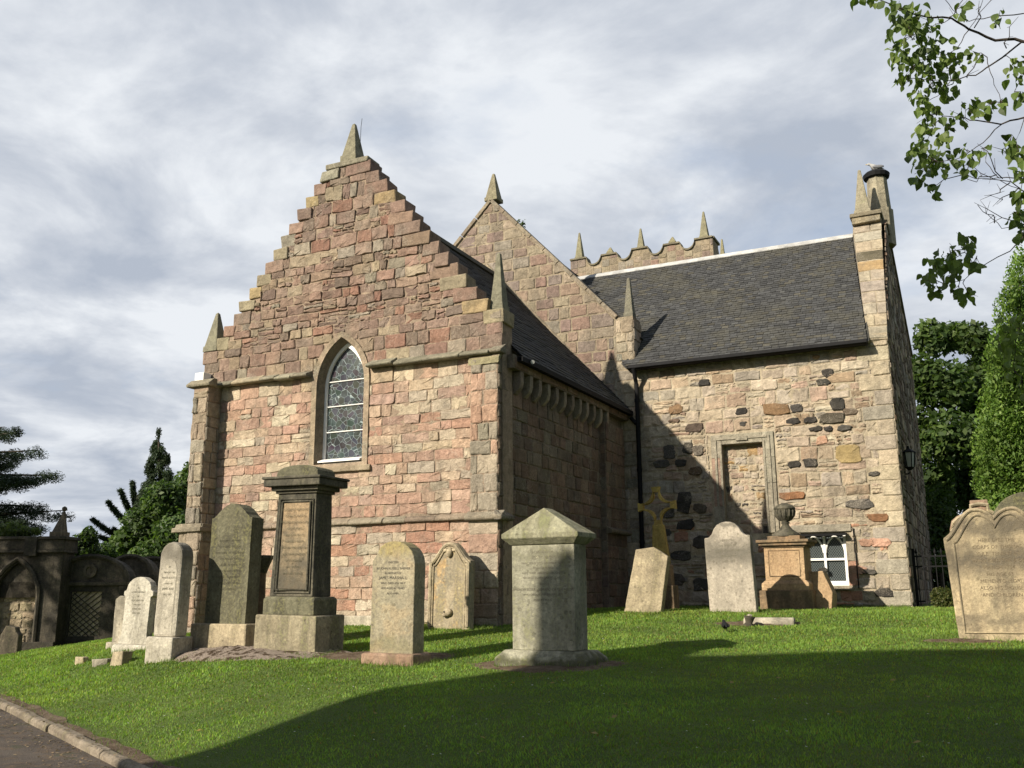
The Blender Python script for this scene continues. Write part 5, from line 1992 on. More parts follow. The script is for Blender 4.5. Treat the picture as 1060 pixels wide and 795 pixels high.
# four flared arms joined by curved bands round an open lozenge
for k in range(4):
    a = math.pi / 2 * k
    ca, sa = math.cos(a), math.sin(a)

    def rt_(x, z):
        return (x * ca - z * sa, cz + x * sa + z * ca)
    pr = [rt_(.27, -.05), rt_(.37, -.085), rt_(.37, .085), rt_(.27, .05)]
    mb.add([(x, .03, z) for x, z in pr] + [(x, .17, z) for x, z in pr], [(0, 1, 2, 3), (7, 6, 5, 4)] + [((i + 1) % 4, i, 4 + i, 4 + (i + 1) % 4) for i in range(4)])
    arcp = []
    for i in range(9):
        th = math.radians(90 * i / 8)
        arcp.append(rt_(.31 - .26 * math.sin(th) * .95, .31 - .26 * math.cos(th) * .95))
    inn = [(x + (0 - x) * .28, z + (cz - z) * .28) for x, z in arcp]
    for i in range(8):
        p = [arcp[i], arcp[i + 1], inn[i + 1], inn[i]]
        mb.add([(x, .04, z) for x, z in p] + [(x, .16, z) for x, z in p], [(3, 2, 1, 0), (4, 5, 6, 7)] + [(i_, (i_ + 1) % 4, 4 + (i_ + 1) % 4, 4 + i_) for i_ in range(4)])
mb.build('cross_head', ST['yellow'], t, world=False)

# -- shouldered stone by the wing
loc, w_, h_ = place(734, 784, 539, 634, Y=2.35)
t = thing('headstone', 'broad pale headstone with a rounded crown between shoulders, stained dark above, before the blocked doorway', 'headstone', loc, (math.radians(-3), math.radians(-2.6), math.radians(-2)))
Wd, Hs = w_ * .98, h_
hf = [(Wd / 2, Hs - .26), (Wd * .40, Hs - .255), (Wd * .33, Hs - .20), (Wd * .27, Hs - .11), (Wd * .2, Hs - .045), (Wd * .1, Hs - .008), (0, Hs)]
prof = [(-Wd / 2, -.1), (Wd / 2, -.1)] + hf + [(-x, z) for x, z in reversed(hf[:-1])]
bs = slab_mb(prof, .17).build('slab', ST['shoulder'], t, world=False, bevel=.015)
letters(bs, ['HERE LYES', 'THE BODY OF', 'JAMES COCHRANE', 'TENANT IN', 'DIED 1783'], -.003, [Hs - .34 - i * .09 for i in range(5)], [.05] * 5, 'ink_soft')

# -- urn monument
q = hit(815, 630)
Yu = 4.03
q = on_y(815, 629, Yu)
hU = on_y(808, 523, Yu).z - ground(q.x, Yu)
t = thing('urn_monument', 'orange sandstone pedestal monument topped by a dark carved urn, left of the white-framed window', 'monument', (q.x, Yu, ground(q.x, Yu)), (0, 0, math.radians(-2)))
k_ = hU / 106
block(t, 'base', ST['brown'], -.47, .47, -.1, .74, -.1, 20 * k_, .012)
block(t, 'plinth', ST['ochre'], -.43, .43, -.06, .70, 20 * k_ - .004, 30 * k_, .012, .06)
die = block(t, 'pedestal', ST['ochre'], -.36, .36, 0, .64, 30 * k_ - .003, 63 * k_, .01)
pb = MB()
fz0, fz1 = 34 * k_, 60 * k_
pb.tube([(-.28, -.004, fz0), (.28, -.004, fz0), (.28, -.004, fz1), (-.28, -.004, fz1), (-.28, -.004, fz0)], .011, 5)
pb.build('panel_moulding', ST['brown'], die, world=False)
mb = MB()
for a, b2, o_ in ((63, 65, .03), (65, 68, .08), (68, 71, .12)):
    mb.box((-.36 - o_, -o_, a * k_ - .002), (.36 + o_, .64 + o_, b2 * k_ - .003))
mb.box((-.30, .06, 71 * k_ - .004), (.30, .58, 75 * k_))
mb.build('cornice', ST['brown'], t, world=False, bevel=.012)
mb = MB()
zb = 75 * k_
mb.lathe([(.28, zb - .01), (.25, zb + .04), (.12, zb + .13), (.07, zb + .2), (.06, zb + .23), (.09, zb + .25), (.06, zb + .27), (.12, zb + .30), (.17, zb + .38), (.185, zb + .46), (.18, zb + .50), (.20, zb + .51), (.2, zb + .53), (.15, zb + .58), (.06, zb + .62), (.03, hU)], (0, .32, 0), 24)
urn = mb.build('urn', ST['black'], t, world=False, smooth=True)
mb = MB()
for k in range(14):
    a = 2 * math.pi * k / 14
    mb.tube([(r_ * math.cos(a), .32 + r_ * math.sin(a), z_) for r_, z_ in ((.12, zb + .305), (.172, zb + .38), (.19, zb + .46), (.185, zb + .5))], [.008, .016, .018, .01], 5)
mb.build('gadrooning', ST['black'], urn, world=False)

# -- broken tilted block against the wall
q = on_y(846, 626, Yu + .25)
t = thing('broken_stone', 'broken golden sandstone block propped beside the urn monument under the window', 'stone', (q.x, q.y, ground(q.x, q.y)), (math.radians(-8), math.radians(-4), math.radians(-8)))
slab_mb([(-.26, -.08), (.24, -.08), (.30, .30), (.16, .70), (-.25, .72)], .3).build('block', ST['ochre'], t, world=False, bevel=.015)

# -- fallen slab with a vase
q = hit(796, 646)
t = thing('grave_slab', 'low grey rounded grave slab lying flat in the sunlit grass', 'grave slab', q, (0, 0, math.radians(6)))
mb = MB()
mb.prism([(-.17, -.06), (.17, -.06), (.17, .05), (.10, .095), (-.10, .10), (-.17, .05)], (-.36, 0, 0), (.38, 0, 0), (0, 1, 0), (0, 0, 1))
mb.build('slab', ST['lichgrey'], t, world=False, bevel=.025)
q2 = hit(775, 649)
t = thing('grave_vase', 'small dark stone flower vase at the left end of the flat grave slab', 'vase', q2, (0, .15, 0))
mb = MB()
mb.lathe([(.07, -.02), (.08, .03), (.05, .06), (.07, .12), (.085, .155), (.06, .155), (.05, .1)], (0, 0, 0), 14)
mb.build('bowl', ST['soot'], t, world=False, smooth=True)
mb = MB()
mb.ico((.0, .0, .17), .045, 1, (1, 1, .5), jit=.2)
mb.build('stopper', ST['lichgrey'], t, world=False)
soil_patch(q.x - .15, q.y - .02, .75, .3, .05, 'bare soil round the flat grave slab')

# -- double-arched stone on the right
loc, w_, h_ = place(990, 1100, 524, 664)
Wd, Hs = 1.17, h_
loc.x = on_y(988, 664, loc.y).x + Wd / 2
t = thing('headstone', 'broad golden headstone with a double-arched top and stained face, at the right edge', 'headstone', loc, (math.radians(-1.5), math.radians(-.3), math.radians(1)))


def double_arch(W_, H_, n_=12, drop=.36, notch=.10):
    """right shoulder, right hump, notch, mirrored"""
    hf = []
    for i in range(n_ + 1):
        u = i / n_
        x = W_ / 2 * (1 - u)
        if u < .62:
            s_ = u / .62
            z = H_ - drop + drop * (math.sin(s_ * math.pi / 2) ** 1.5)
        else:
            s_ = (u - .62) / .38
            z = H_ - notch * s_ ** 2.4
        hf.append((x, z))
    return hf


hf = double_arch(Wd, Hs, 18)
prof = [(-Wd / 2 + .06, -.1), (Wd / 2 - .06, -.1)] + hf + [(-x, z) for x, z in reversed(hf[:-1])]
bs = slab_mb(prof, .2).build('slab', ST['gold'], t, world=False, bevel=.012)
mb = MB()
hi = double_arch(Wd - .22, Hs - .09, 18, .34, .16)
pts = [(Wd / 2 - .13, -.004, .10)] + [(x, -.004, z) for x, z in hi] + [(-x, -.004, z) for x, z in reversed(hi[:-1])] + [(-Wd / 2 + .13, -.004, .10), (Wd / 2 - .13, -.004, .10)]
mb.tube(pts, .014, 6)
ho = double_arch(Wd - .06, Hs - .025, 18, .36, .12)
pts = [(x, -.003, z) for x, z in ho] + [(-x, -.003, z) for x, z in reversed(ho[:-1])]
mb.tube(pts, .018, 6)
mb.build('moulded_border', ST['gold'], bs, world=False)
letters(bs, ['HERE LYES THE', 'CORPS OF THOMAS', 'YULE  TENENT IN', 'WHO DIED THE 6 OF', 'MARCH 1754', 'HIS AGE 63', 'MEMENTO MORI', 'ALSO HIS SPOUSE', 'AND CHILDREN'], -.003, [Hs - .42 - i * .082 for i in range(9)], [.06] * 9, 'ink_gold')
soil_patch(loc.x - .45, loc.y - .12, .5, .13, .05, 'strip of bare soil at the foot of the double-arched headstone')

# -- ogee stone behind it with red face
Yb = loc.y + 2.6
q = on_y(1022, 600, Yb)
hO = on_y(1022, 517, Yb).z - ground(q.x, Yb)
t = thing('headstone', 'ogee-arched headstone with orange-red carved face, standing behind the double-arched stone', 'headstone', (q.x, Yb, ground(q.x, Yb)), (0, 0, math.radians(2)))
Wd = .86
hf = [(Wd / 2, hO - .42), (Wd * .46, hO - .30), (Wd * .37, hO - .23), (Wd * .25, hO - .19), (Wd * .14, hO - .13), (.12, hO - .05), (.12, hO), (0, hO)]
prof = [(-Wd / 2, -.1), (Wd / 2, -.1)] + hf + [(-x, z) for x, z in reversed(hf[:-1])]
bs = slab_mb(prof, .16).build('slab', ST['red'], t, world=False, bevel=.01)
mb = MB()
pts = [(x * .94, -.01, z - .03) for x, z in hf[:6]]
mb.tube(pts + [(0, -.01, hO - .06)] + [(-x, y, z) for x, y, z in reversed(pts)], .03, 6)
mb.build('hood_moulding', ST['buff'], bs, world=False)
ST['orange'] = mat_stone('stone_orange', (.46, .24, .12), (.2, .11, .07), (.50, .28, .15), (.2, .14, .08), .3, .2, .3)
slab_mb([(-Wd * .4, .2), (Wd * .4, .2), (Wd * .4, hO - .38), (Wd * .24, hO - .27), (0, hO - .14), (-Wd * .24, hO - .27), (-Wd * .4, hO - .38)], .02, -.008).build('carved_face', ST['orange'], bs, world=False)

# -- domed monument at the right edge
Yb2 = loc.y + 1.5
q = on_y(1076, 600, Yb2)
hD = on_y(1076, 508, Yb2).z - ground(q.x, Yb2)
t = thing('monument', 'dark monument under a mossy segmental arched cap, cut by the right edge of the view', 'monument', (q.x, Yb2, ground(q.x, Yb2)), (0, 0, math.radians(2)))
block(t, 'body', ST['soot'], -.42, .45, .04, .42, -.1, hD - .46, .012)
mb = slab_mb([(-.5, hD - .46), (.5, hD - .46), (.5, hD - .36)] + arc(0, hD - .36, .46, .36, 0, 180, 14) + [(-.5, hD - .36)], .46)
mb.build('arched_cap', ST['drab'], t, world=False, bevel=.012)

# ================================================================== WALL MONUMENTS ON THE LEFT
RZM = math.radians(26)


def local(t):
    return t


# gothic one
p0 = at(18, 672, 21.5)
zg = p0.z
t = thing('gothic_monument', 'sooty gothic wall monument with a blocked pointed arch, battlemented top and corner finial', 'monument', (p0.x, p0.y, zg), (0, 0, RZM))
sc_ = 21.5 / FPX
hG = 112 * sc_
half = 38 * sc_
x0, x1 = -2.2, half
az = 24 * sc_
aw, asp, aap = 22 * sc_, 52 * sc_, 88 * sc_
acx = -8 * sc_


def parch(cx, w_, sp, ap, zb, n_=8):
    rise = ap - sp
    Rr = (rise * rise + w_ * w_) / (2 * w_)
    th = math.asin(min(1, rise / Rr))
    p = [(cx - w_, zb), (cx + w_, zb)]
    for i in range(n_ + 1):
        a = th * i / n_
        p.append((cx + w_ - Rr + Rr * math.cos(a), sp + Rr * math.sin(a)))
    for i in range(n_ - 1, -1, -1):
        a = th * i / n_
        p.append((cx - (w_ - Rr + Rr * math.cos(a)), sp + Rr * math.sin(a)))
    return p


FL = Frame((0, 0, 0), (1, 0, 0), (0, 0, 1))
mb = MB()
op = parch(acx, aw, asp, aap, .12)
sheet(mb, FL, [(x0, -.3), (x1, -.3), (x1, hG), (x0, hG)], [op], (.1, .09, .07))
for i in range(len(op)):
    a, b2 = op[i], op[(i + 1) % len(op)]
    mb.poly([FL.p(*b2), FL.p(*a), FL.p(a[0], a[1], -.22), FL.p(b2[0], b2[1], -.22)], (.1, .09, .07))
mb.poly([(x1, 0, -.3), (x1, .6, -.3), (x1, .6, hG), (x1, 0, hG)])
mb.poly([(x0, .6, -.3), (x0, 0, -.3), (x0, 0, hG), (x0, .6, hG)])
mb.poly([(x0, 0, hG), (x1, 0, hG), (x1, .6, hG), (x0, .6, hG)])
mb.poly([(x1, .6, -.3), (x0, .6, -.3), (x0, .6, hG), (x1, .6, hG)])
wl = mb.build('wall', ST['soot'], t, world=False)
mb = MB()
fin = Frame((0, .2, 0), (1, 0, 0), (0, 0, 1))
sheet(mb, fin, op, [], (.3, .25, .18))
lay(mb, fin, acx - aw, acx + aw, .12, 66 * sc_, [(.40, .33, .22), (.44, .36, .25), (.36, .30, .21), (.33, .26, .18)], (.14, .24), (.18, .38), gap=.03, prot=(.01, .03), rough=.015, bev=.02, warp=.03)
mb.build('blocked_arch', M['masonry'], wl, world=False)
sheet_mb = slab_mb([p for p in parch(acx, aw * .98, asp, aap * .99, 68 * sc_)], .1, .1)
sheet_mb.build('tympanum', ST['soot'], wl, world=False)
mb = MB()
oo = parch(acx, aw * 1.12, asp, aap * 1.05, .1)
mb.tube([(u, -.03, v) for u, v in oo[1:]] + [(oo[0][0], -.03, oo[0][1])], .05, 6)
mb.build('arch_moulding', ST['soot'], wl, world=False)
mb = MB()
mb.box((x0 - .05, -.1, hG - .30), (x1 + .05, .65, hG - .24))
mb.box((x0 - .05, -.07, hG - .24), (x1 + .04, .64, hG + .0))
mb.box((x0 - .08, -.12, hG), (x1 + .08, .68, hG + .07))
mb.box((acx + .16, -.14, hG - .38), (acx + .44, .0, hG + .06))
mb.build('parapet', ST['soot'], t, world=False, bevel=.012)
mb = MB()
mb.box((x1 - .34, -.06, hG + .07), (x1 - .02, .3, hG + .18))
mb.add([(x1 - .3, -.03, hG + .18), (x1 - .05, -.03, hG + .18), (x1 - .05, .24, hG + .18), (x1 - .3, .24, hG + .18), (x1 - .14, .1, hG + .66), (x1 - .10, .1, hG + .66), (x1 - .10, .14, hG + .66), (x1 - .14, .14, hG + .66)],
       [(0, 1, 5, 4), (1, 2, 6, 5), (2, 3, 7, 6), (3, 0, 4, 7), (4, 5, 6, 7)])
mb.ico((x1 - .12, .12, hG + .72), .07, 1)
mb.build('finial', ST['sootpale'], t, world=False, bevel=.01)
mb = MB()
mb.box((x0, -.12, -.3), (x1 + .02, .02, .16))
mb.build('plinth', ST['soot'], t, world=False, bevel=.012)


def arch_monument(px, py, depth, wpx, hpx, cpx, label, panel=True, mat='soot'):
    p0 = at(px, py, depth)
    s_ = depth / FPX
    t = thing('wall_monument', label, 'monument', p0, (0, 0, RZM), 'round-topped wall monuments')
    W_, H_, Cz = wpx * s_ * 1.15, hpx * s_, cpx * s_
    mb = MB()
    pw, pz0, pz1 = 16 * s_, 10 * s_, 55 * s_
    outer = [(-W_ / 2, -.3), (W_ / 2, -.3), (W_ / 2, Cz)] + arc(0, Cz, W_ / 2 - .02, H_ - Cz, 0, 180, 14) + [(-W_ / 2, Cz)]
    hole_ = [(-pw - .05, pz0), (pw - .05, pz0), (pw - .05, pz1), (-pw - .05, pz1)]
    sheet(mb, FL, outer, [hole_] if panel else [], (.1, .1, .1))
    n_ = len(outer)
    for i in range(n_):
        a, b2 = outer[i], outer[(i + 1) % n_]
        mb.poly([FL.p(*b2), FL.p(*a), FL.p(a[0], a[1], -.5), FL.p(b2[0], b2[1], -.5)])
    mb.poly([FL.p(u, v, -.5) for u, v in reversed(outer)])
    if panel:
        for i in range(4):
            a, b2 = hole_[i], hole_[(i + 1) % 4]
            mb.poly([FL.p(*b2), FL.p(*a), FL.p(a[0], a[1], -.05), FL.p(b2[0], b2[1], -.05)])
    wl = mb.build('wall', ST[mat], t, world=False)
    if panel:
        mb = MB()
        mb.poly([FL.p(u, v, -.048) for u, v in hole_])
        mb.build('recess_panel', ST['buff'], wl, world=False)  # pale stone stands in for the patch of sun on the panel
        mb = MB()
        for k in range(-3, 9):
            for sg in (1, -1):
                xa, xb = -pw - .05, pw - .05
                za = pz0 + k * .13
                zb_ = za + sg * (xb - xa) * .8
                # clip the lattice bar to the recess
                pts = []
                for i in range(25):
                    u = xa + (xb - xa) * i / 24
                    v = za + (zb_ - za) * i / 24
                    if pz0 < v < pz1:
                        pts.append((u, .024 + .010 * sg, v))
                if len(pts) > 1:
                    mb.tube([pts[0], pts[-1]], .011, 5)
        mb.build('lattice_grille', ST['soot'], wl, world=False)
    mb = MB()
    mb.box((-W_ / 2 - .05, -.07, Cz - .06), (W_ / 2 + .05, .1, Cz + .03))
    mb.build('cornice', ST['sootpale'], t, world=False, bevel=.012)
    mb = MB()
    rim = arc(0, Cz + .02, W_ / 2 - .04, H_ - Cz - .02, 2, 178, 16)
    mb.tube([(u, -.02, v) for u, v in rim], .06, 6)
    mb.build('arch_moulding', ST[mat], t, world=False)
    if panel:
        mb = MB()
        mb.lathe([(.16, 0), (.16, .05), (.10, .05), (.09, .02)], (0, 0, 0), 16)
        mb.v = [(x, -z, y + Cz + (H_ - Cz) * .45) for x, y, z in mb.v]
        mb.build('roundel', ST['sootpale'], t, world=False)
        for sx in (-1, 1):
            mb = MB()
            mb.box((sx * (W_ / 2 - .13) - .09, -.06, -.1), (sx * (W_ / 2 - .13) + .09, .02, Cz - .07))
            mb.build('pilaster', ST['soot'], t, world=False, bevel=.01)


arch_monument(87, 669, 22, 73, 92, 64, 'sooty round-arched wall monument with a sunlit lattice panel, right of the gothic one')
arch_monument(128, 668, 23.2, 44, 91, 70, 'low round-topped wall monument behind, next right of the lattice-panelled one', False, 'sootpale')
arch_monument(152, 668, 24.6, 56, 89, 66, 'round-topped wall monument farthest right of the row, mostly hidden by white headstones', False, 'soot')

q = at(8, 675, 20.3)
t = thing('headstone', 'small dark rounded gravestone at the left edge before the gothic monument', 'headstone', q, (0, 0, RZM))
slab_mb([(-.2, -.2), (.2, -.2), (.2, .36), (.14, .42), (.1, .52), (-.1, .55), (-.16, .42), (-.2, .36)], .2).build('slab', ST['sootpale'], t, world=False, bevel=.02)

# ================================================================== GATE AND SHRUB
t = thing('iron_gate', 'black iron railing gate between the wing corner and the graves', 'gate', (12.62, 6.75, ground(12.6, 6.75)))
mb = MB()
for zz in (.1, .78, .98):
    mb.box((0, -.012, zz), (1.7, .012, zz + .03))
mb.build('rail', M['iron'], t, world=False)
for i in range(15):
    mb = MB()
    x = .05 + i * .115
    mb.tube([(x, 0, .0), (x, 0, 1.06)], .011, 5)
    mb.lathe([(.02, 1.05), (.026, 1.08), (.0, 1.16)], (x, 0, 0), 6)
    mb.build('railing_bar', M['iron'], t, world=False)
mb = MB()
mb.box((-.03, -.03, -.05), (.02, .03, 1.15))
mb.build('gate_post', M['iron'], t, world=False)


def leaf_cloud(name, blobs, n_, size, cols, mat, parent, seed=1, up=.3, shell=.35, aspect=.55, droop=0., flat=0.):
    """blobs: (center, (rx, ry, rz), weight); single leaves as folded four-sided faces"""
    rng = np.random.default_rng(seed)
    wts = np.array([b2[2] if len(b2) > 2 and b2[2] else (b2[1][0] * b2[1][1] * b2[1][2]) ** .667 for b2 in blobs], float)
    wts /= wts.sum()
    idx = rng.choice(len(blobs), n_, p=wts)
    C = np.array([tuple(b2[0]) for b2 in blobs])[idx]
    RR = np.array([tuple(b2[1]) for b2 in blobs])[idx]
    d = rng.normal(size=(n_, 3))
    d /= np.linalg.norm(d, axis=1)[:, None]
    rad = 1 - np.abs(rng.normal(0, shell, n_))
    rad = np.clip(rad, 0, 1.15)
    # clumps: pull leaves towards random twig ends
    P = C + d * RR * rad[:, None]
    k = max(8, n_ // 26)
    tw = P[rng.integers(0, n_, k)]
    near = tw[rng.integers(0, k, n_)]
    # only pull to a twig end of the same blob neighbourhood (cheap: nearest of 6 samples)
    best = near
    bd = np.linalg.norm(near - P, axis=1)
    for _ in range(24):
        c2 = tw[rng.integers(0, k, n_)]
        d2 = np.linalg.norm(c2 - P, axis=1)
        m_ = d2 < bd
        best = np.where(m_[:, None], c2, best)
        bd = np.where(m_, d2, bd)
    pull = np.where(bd < RR.mean(1) * .8, .45, 0)
    P = P + (best - P) * pull[:, None]
    nrm = d * .55 + rng.normal(size=(n_, 3)) * .55 + np.array([0, 0, up])
    nrm /= np.linalg.norm(nrm, axis=1)[:, None]
    tg = rng.normal(size=(n_, 3)) + d * .6
    tg[:, 2] -= droop
    tg[:, 2] *= (1 - flat)
    tg -= (tg * nrm).sum(1)[:, None] * nrm
    tg /= np.linalg.norm(tg, axis=1)[:, None] + 1e-9
    bt_ = np.cross(nrm, tg)
    L = size * rng.uniform(.6, 1.3, n_)[:, None]
    W_ = L * aspect * .5
    v0 = P - tg * L * .5
    v1 = P + bt_ * W_ + tg * L * .02 + nrm * L * .07
    v2 = P + tg * L * .5
    v3 = P - bt_ * W_ + tg * L * .02 + nrm * L * .07
    V_ = np.stack([v0, v1, v2, v3], 1).reshape(-1, 3)
    F_ = np.arange(n_ * 4).reshape(-1, 4)
    cols = np.array(cols)
    base = cols[rng.integers(0, len(cols), n_)] * rng.uniform(.75, 1.3, n_)[:, None]
    # clumps differ a little in tint
    tint = 1 + .22 * np.sin(P[:, 0] * 2.1 + P[:, 2] * 1.3) * np.sin(P[:, 1] * 1.7 + P[:, 2] * 2.3)
    base = base * tint[:, None]
    return np_mesh(name, V_, F_, np.repeat(base, 4, 0), mat, parent)


def blob(px, py, dep, rpx, ry=None, wt=None):
    s_ = dep / FPX
    return (at(px, py, dep), (rpx * s_, rpx * s_, (ry or rpx) * s_), wt)


q = on_y(977, 622, 6.0)
t = thing('shrub', 'small clipped green shrub on the lawn before the iron gate', 'shrub', (q.x, 6.0, ground(q.x, 6.0)))
leaf_cloud('foliage', [((q.x, 6.0, ground(q.x, 6) + .18), (.26, .26, .24))], 2600, .045, [(.07, .085, .02), (.10, .10, .03), (.05, .07, .02)], M['leaf'], t, 5)
mb = MB()
mb.tube([(0, 0, -.05), (0, 0, .2)], .025, 6)
mb.build('stem', M['bark'], t, world=False)

# weed on the skew
q = on_y(540, 232, D + .2)
t = thing('weed', 'little green weed sprouting from the sloping gable coping', 'weed', q)
leaf_cloud('foliage', [(q, (.13, .1, .16))], 140, .07, [(.06, .09, .03), (.05, .08, .03)], M['leaf'], t, 6, shell=.6)
mb = MB()
mb.tube([(0, 0, -.16), (.02, 0, .1)], .008, 5)
mb.build('stem', M['twig'], t, world=False)


# ================================================================== TREES
def trunk(parent, pts, r0, r1, name='trunk', mat='bark'):
    mb = MB()
    n_ = len(pts)
    mb.tube(pts, [r0 + (r1 - r0) * i / (n_ - 1) for i in range(n_)], 9)
    return mb.build(name, M[mat], parent, smooth=True)


DKG = [(.045, .078, .020), (.058, .095, .024), (.036, .065, .018), (.075, .11, .03)]
# dark broad tree right of the wing
b0 = at(985, 600, 34)
t = thing('broadleaf_tree', 'tall dark leafy tree behind the wing and the iron gate', 'tree', (b0.x, b0.y, -.4))
trunk(t, [(b0.x, b0.y, -.6), (b0.x + .2, b0.y, 3), (b0.x - .1, b0.y + .2, 6.5)], .3, .1)
BL = [blob(962, 350, 34, 17, 22), blob(955, 390, 33, 20, 25), blob(985, 350, 35, 22, 18), blob(1008, 352, 34, 20, 20), blob(1030, 375, 35, 26, 28), blob(975, 400, 33, 32, 30), blob(1010, 405, 34, 34, 32),
      blob(955, 450, 33, 22, 30), blob(985, 455, 32, 34, 32), blob(1020, 460, 34, 36, 36), blob(965, 500, 33, 22, 28), blob(1000, 505, 34, 30, 28), blob(1035, 515, 34, 34, 34), blob(1075, 420, 36, 40, 60), blob(965, 545, 33, 26, 24), blob(1000, 555, 34, 32, 24)]
leaf_cloud('crown', BL, 30000, .26, DKG, M['leaf'], t, 11, shell=.42)
t2 = thing('hedge_bush', 'dark shady bush behind the iron gate at the foot of the tall leafy tree', 'bush', (b0.x, 14, -.4))
leaf_cloud('foliage', [blob(955, 600, 28, 26, 26), blob(985, 598, 27, 30, 30), blob(1025, 600, 28, 34, 34), blob(1070, 600, 28, 40, 40), blob(950, 570, 31, 24, 34), blob(985, 565, 31, 30, 34), blob(965, 530, 32, 26, 30)], 15000, .16, DKG, M['leaf'], t2, 12, shell=.5)
mb = MB()
mb.tube([(0, 0, 0), (0, 0, .8)], .05, 6)
mb.build('stem', M['bark'], t2, world=False)

# thuja column
bt0 = at(1052, 600, 19)
t = thing('conifer_tree', 'bright green columnar conifer at the right edge beyond the graves', 'tree', (bt0.x, bt0.y, -.5))
trunk(t, [(bt0.x, bt0.y, -.6), at(1054, 420, 19), at(1056, 290, 19)], .18, .03)
TB_ = []
for i in range(46):
    f = i / 45
    py = 268 + f * 335
    hwid = 50 * min(1, .12 + 1.25 * f ** .62) * (1 - .10 * f)
    for s_ in (-.55, -.1, .5):
        TB_.append(blob(1056 + s_ * hwid + R.uniform(-3, 3), py + R.uniform(-5, 5), 19 + R.uniform(-.4, .4), max(6, hwid * R.uniform(.36, .56)), max(12, hwid * R.uniform(.45, .7))))
leaf_cloud('crown', TB_, 60000, .085, [(.10, .175, .032), (.125, .205, .038), (.08, .145, .028), (.15, .225, .045)], M['leaf'], t, 13, up=.1, shell=.25, aspect=.45, droop=-1.4)

# cedar at far left
bc = at(-60, 640, 34)
t = thing('cedar_tree', 'dark spreading cedar with tiered branches at the left edge behind the gothic monument', 'tree', (bc.x, bc.y, -1.6))
trunk(t, [(bc.x, bc.y, -1.8), (bc.x + .1, bc.y, 2.5), (bc.x, bc.y, 5.6)], .4, .06)
CB = []
br = MB()
for (px0, py0, px1, py1, th) in [(-60, 470, 22, 446, 6), (-60, 480, 40, 466, 7), (-60, 500, 58, 492, 8), (-60, 510, 30, 500, 9), (-60, 530, 48, 524, 8), (-60, 545, 70, 528, 6), (-60, 550, 25, 540, 8), (-60, 455, 5, 442, 5), (-50, 500, 15, 478, 8), (-40, 540, 45, 545, 7), (-40, 560, 35, 556, 9)]:
    dd_ = 34 + R.uniform(-1.5, 1.5)
    A, B = at(px0, py0, dd_), at(px1, py1, dd_)
    br.tube([A, A.lerp(B, .5) + Vector((0, 0, .15)), B], [.09, .05, .015], 6)
    for i in range(14):
        f = .3 + .7 * i / 13
        c = at(px0 + (px1 - px0) * f + R.uniform(-4, 4), py0 + (py1 - py0) * f + R.uniform(-3, 5) + 5 * (f - .6) ** 2 * 4, dd_ + R.uniform(-.9, .9))
        r_ = (1.15 - .75 * f) * th / 8
        CB.append((c, (r_ * .8, r_ * .8, .15 + .08 * th / 8), r_ * r_ + .08))
for (px0, py0, px1, py1, th) in [(-60, 470, -140, 450, 7), (-60, 490, -160, 476, 8), (-60, 515, -175, 505, 9), (-60, 545, -150, 535, 9), (-60, 452, -64, 434, 5), (-60, 460, -85, 446, 6), (-60, 460, -40, 444, 6), (-60, 480, -62, 470, 9), (-60, 520, -60, 510, 10)]:
    dd_ = 34 + R.uniform(-2.5, 2.5)
    for i in range(14):
        f = .1 + .9 * i / 13
        c = at(px0 + (px1 - px0) * f + R.uniform(-6, 6), py0 + (py1 - py0) * f + R.uniform(-3, 5), dd_ + R.uniform(-1.4, 1.4))
        r_ = (1.15 - .75 * f) * th / 8
        CB.append((c, (r_ * .8, r_ * .8, .15 + .08 * th / 8), r_ * r_ + .08))
cr_ = leaf_cloud('crown', CB, 130000, .12, [(.020, .036, .022), (.028, .046, .028), (.035, .052, .028)], M['conifer'], t, 14, up=.7, shell=.5, aspect=.22, flat=.4)
br.build('branch', M['bark'], cr_)

# drooping spire conifer
bs_ = at(168, 640, 33)
t = thing('conifer_tree', 'dark conifer with a drooping pointed top just left of the church', 'tree', (bs_.x, bs_.y, -1.6))
trunk(t, [(bs_.x, bs_.y, -1.8), at(167, 540, 33), at(164, 452, 33)], .2, .02)
SB = [blob(164, 449, 33, 3, 8, .02)]
for i in range(40):
    f = i / 39
    py = 455 + 75 * f
    wv_ = 4 + 20 * f ** .8
    sx = R.choice((-1, 1)) * R.uniform(.1, 1)
    SB.append(blob(166 + sx * wv_ - 2, py + abs(sx) * 9, 33 + R.uniform(-.5, .5), 4 + 3 * f, 7 + 4 * f))
leaf_cloud('crown', SB, 22000, .10, [(.022, .040, .018), (.03, .05, .022), (.04, .062, .025)], M['conifer'], t, 15, up=.1, shell=.4, aspect=.3, droop=1.4)

# broad shrubby tree left of the church
bs_ = at(165, 650, 30)
t = thing('broadleaf_tree', 'rounded dark green tree between the wall monuments and the church corner', 'tree', (bs_.x, bs_.y, -1.6))
trunk(t, [(bs_.x, bs_.y, -1.8), (bs_.x, bs_.y, 1.8)], .2, .08)
leaf_cloud('crown', [blob(170, 520, 30, 24, 24), blob(195, 510, 31, 22, 24), blob(150, 545, 30, 26, 22), blob(185, 555, 29, 28, 26), blob(130, 565, 30, 18, 18), blob(160, 575, 29, 26, 18), blob(200, 490, 31, 12, 14), blob(110, 580, 30, 18, 14)], 17000, .17,
           [(.05, .088, .026), (.065, .105, .03), (.04, .072, .022), (.08, .12, .036)], M['leaf'], t, 16, shell=.42)

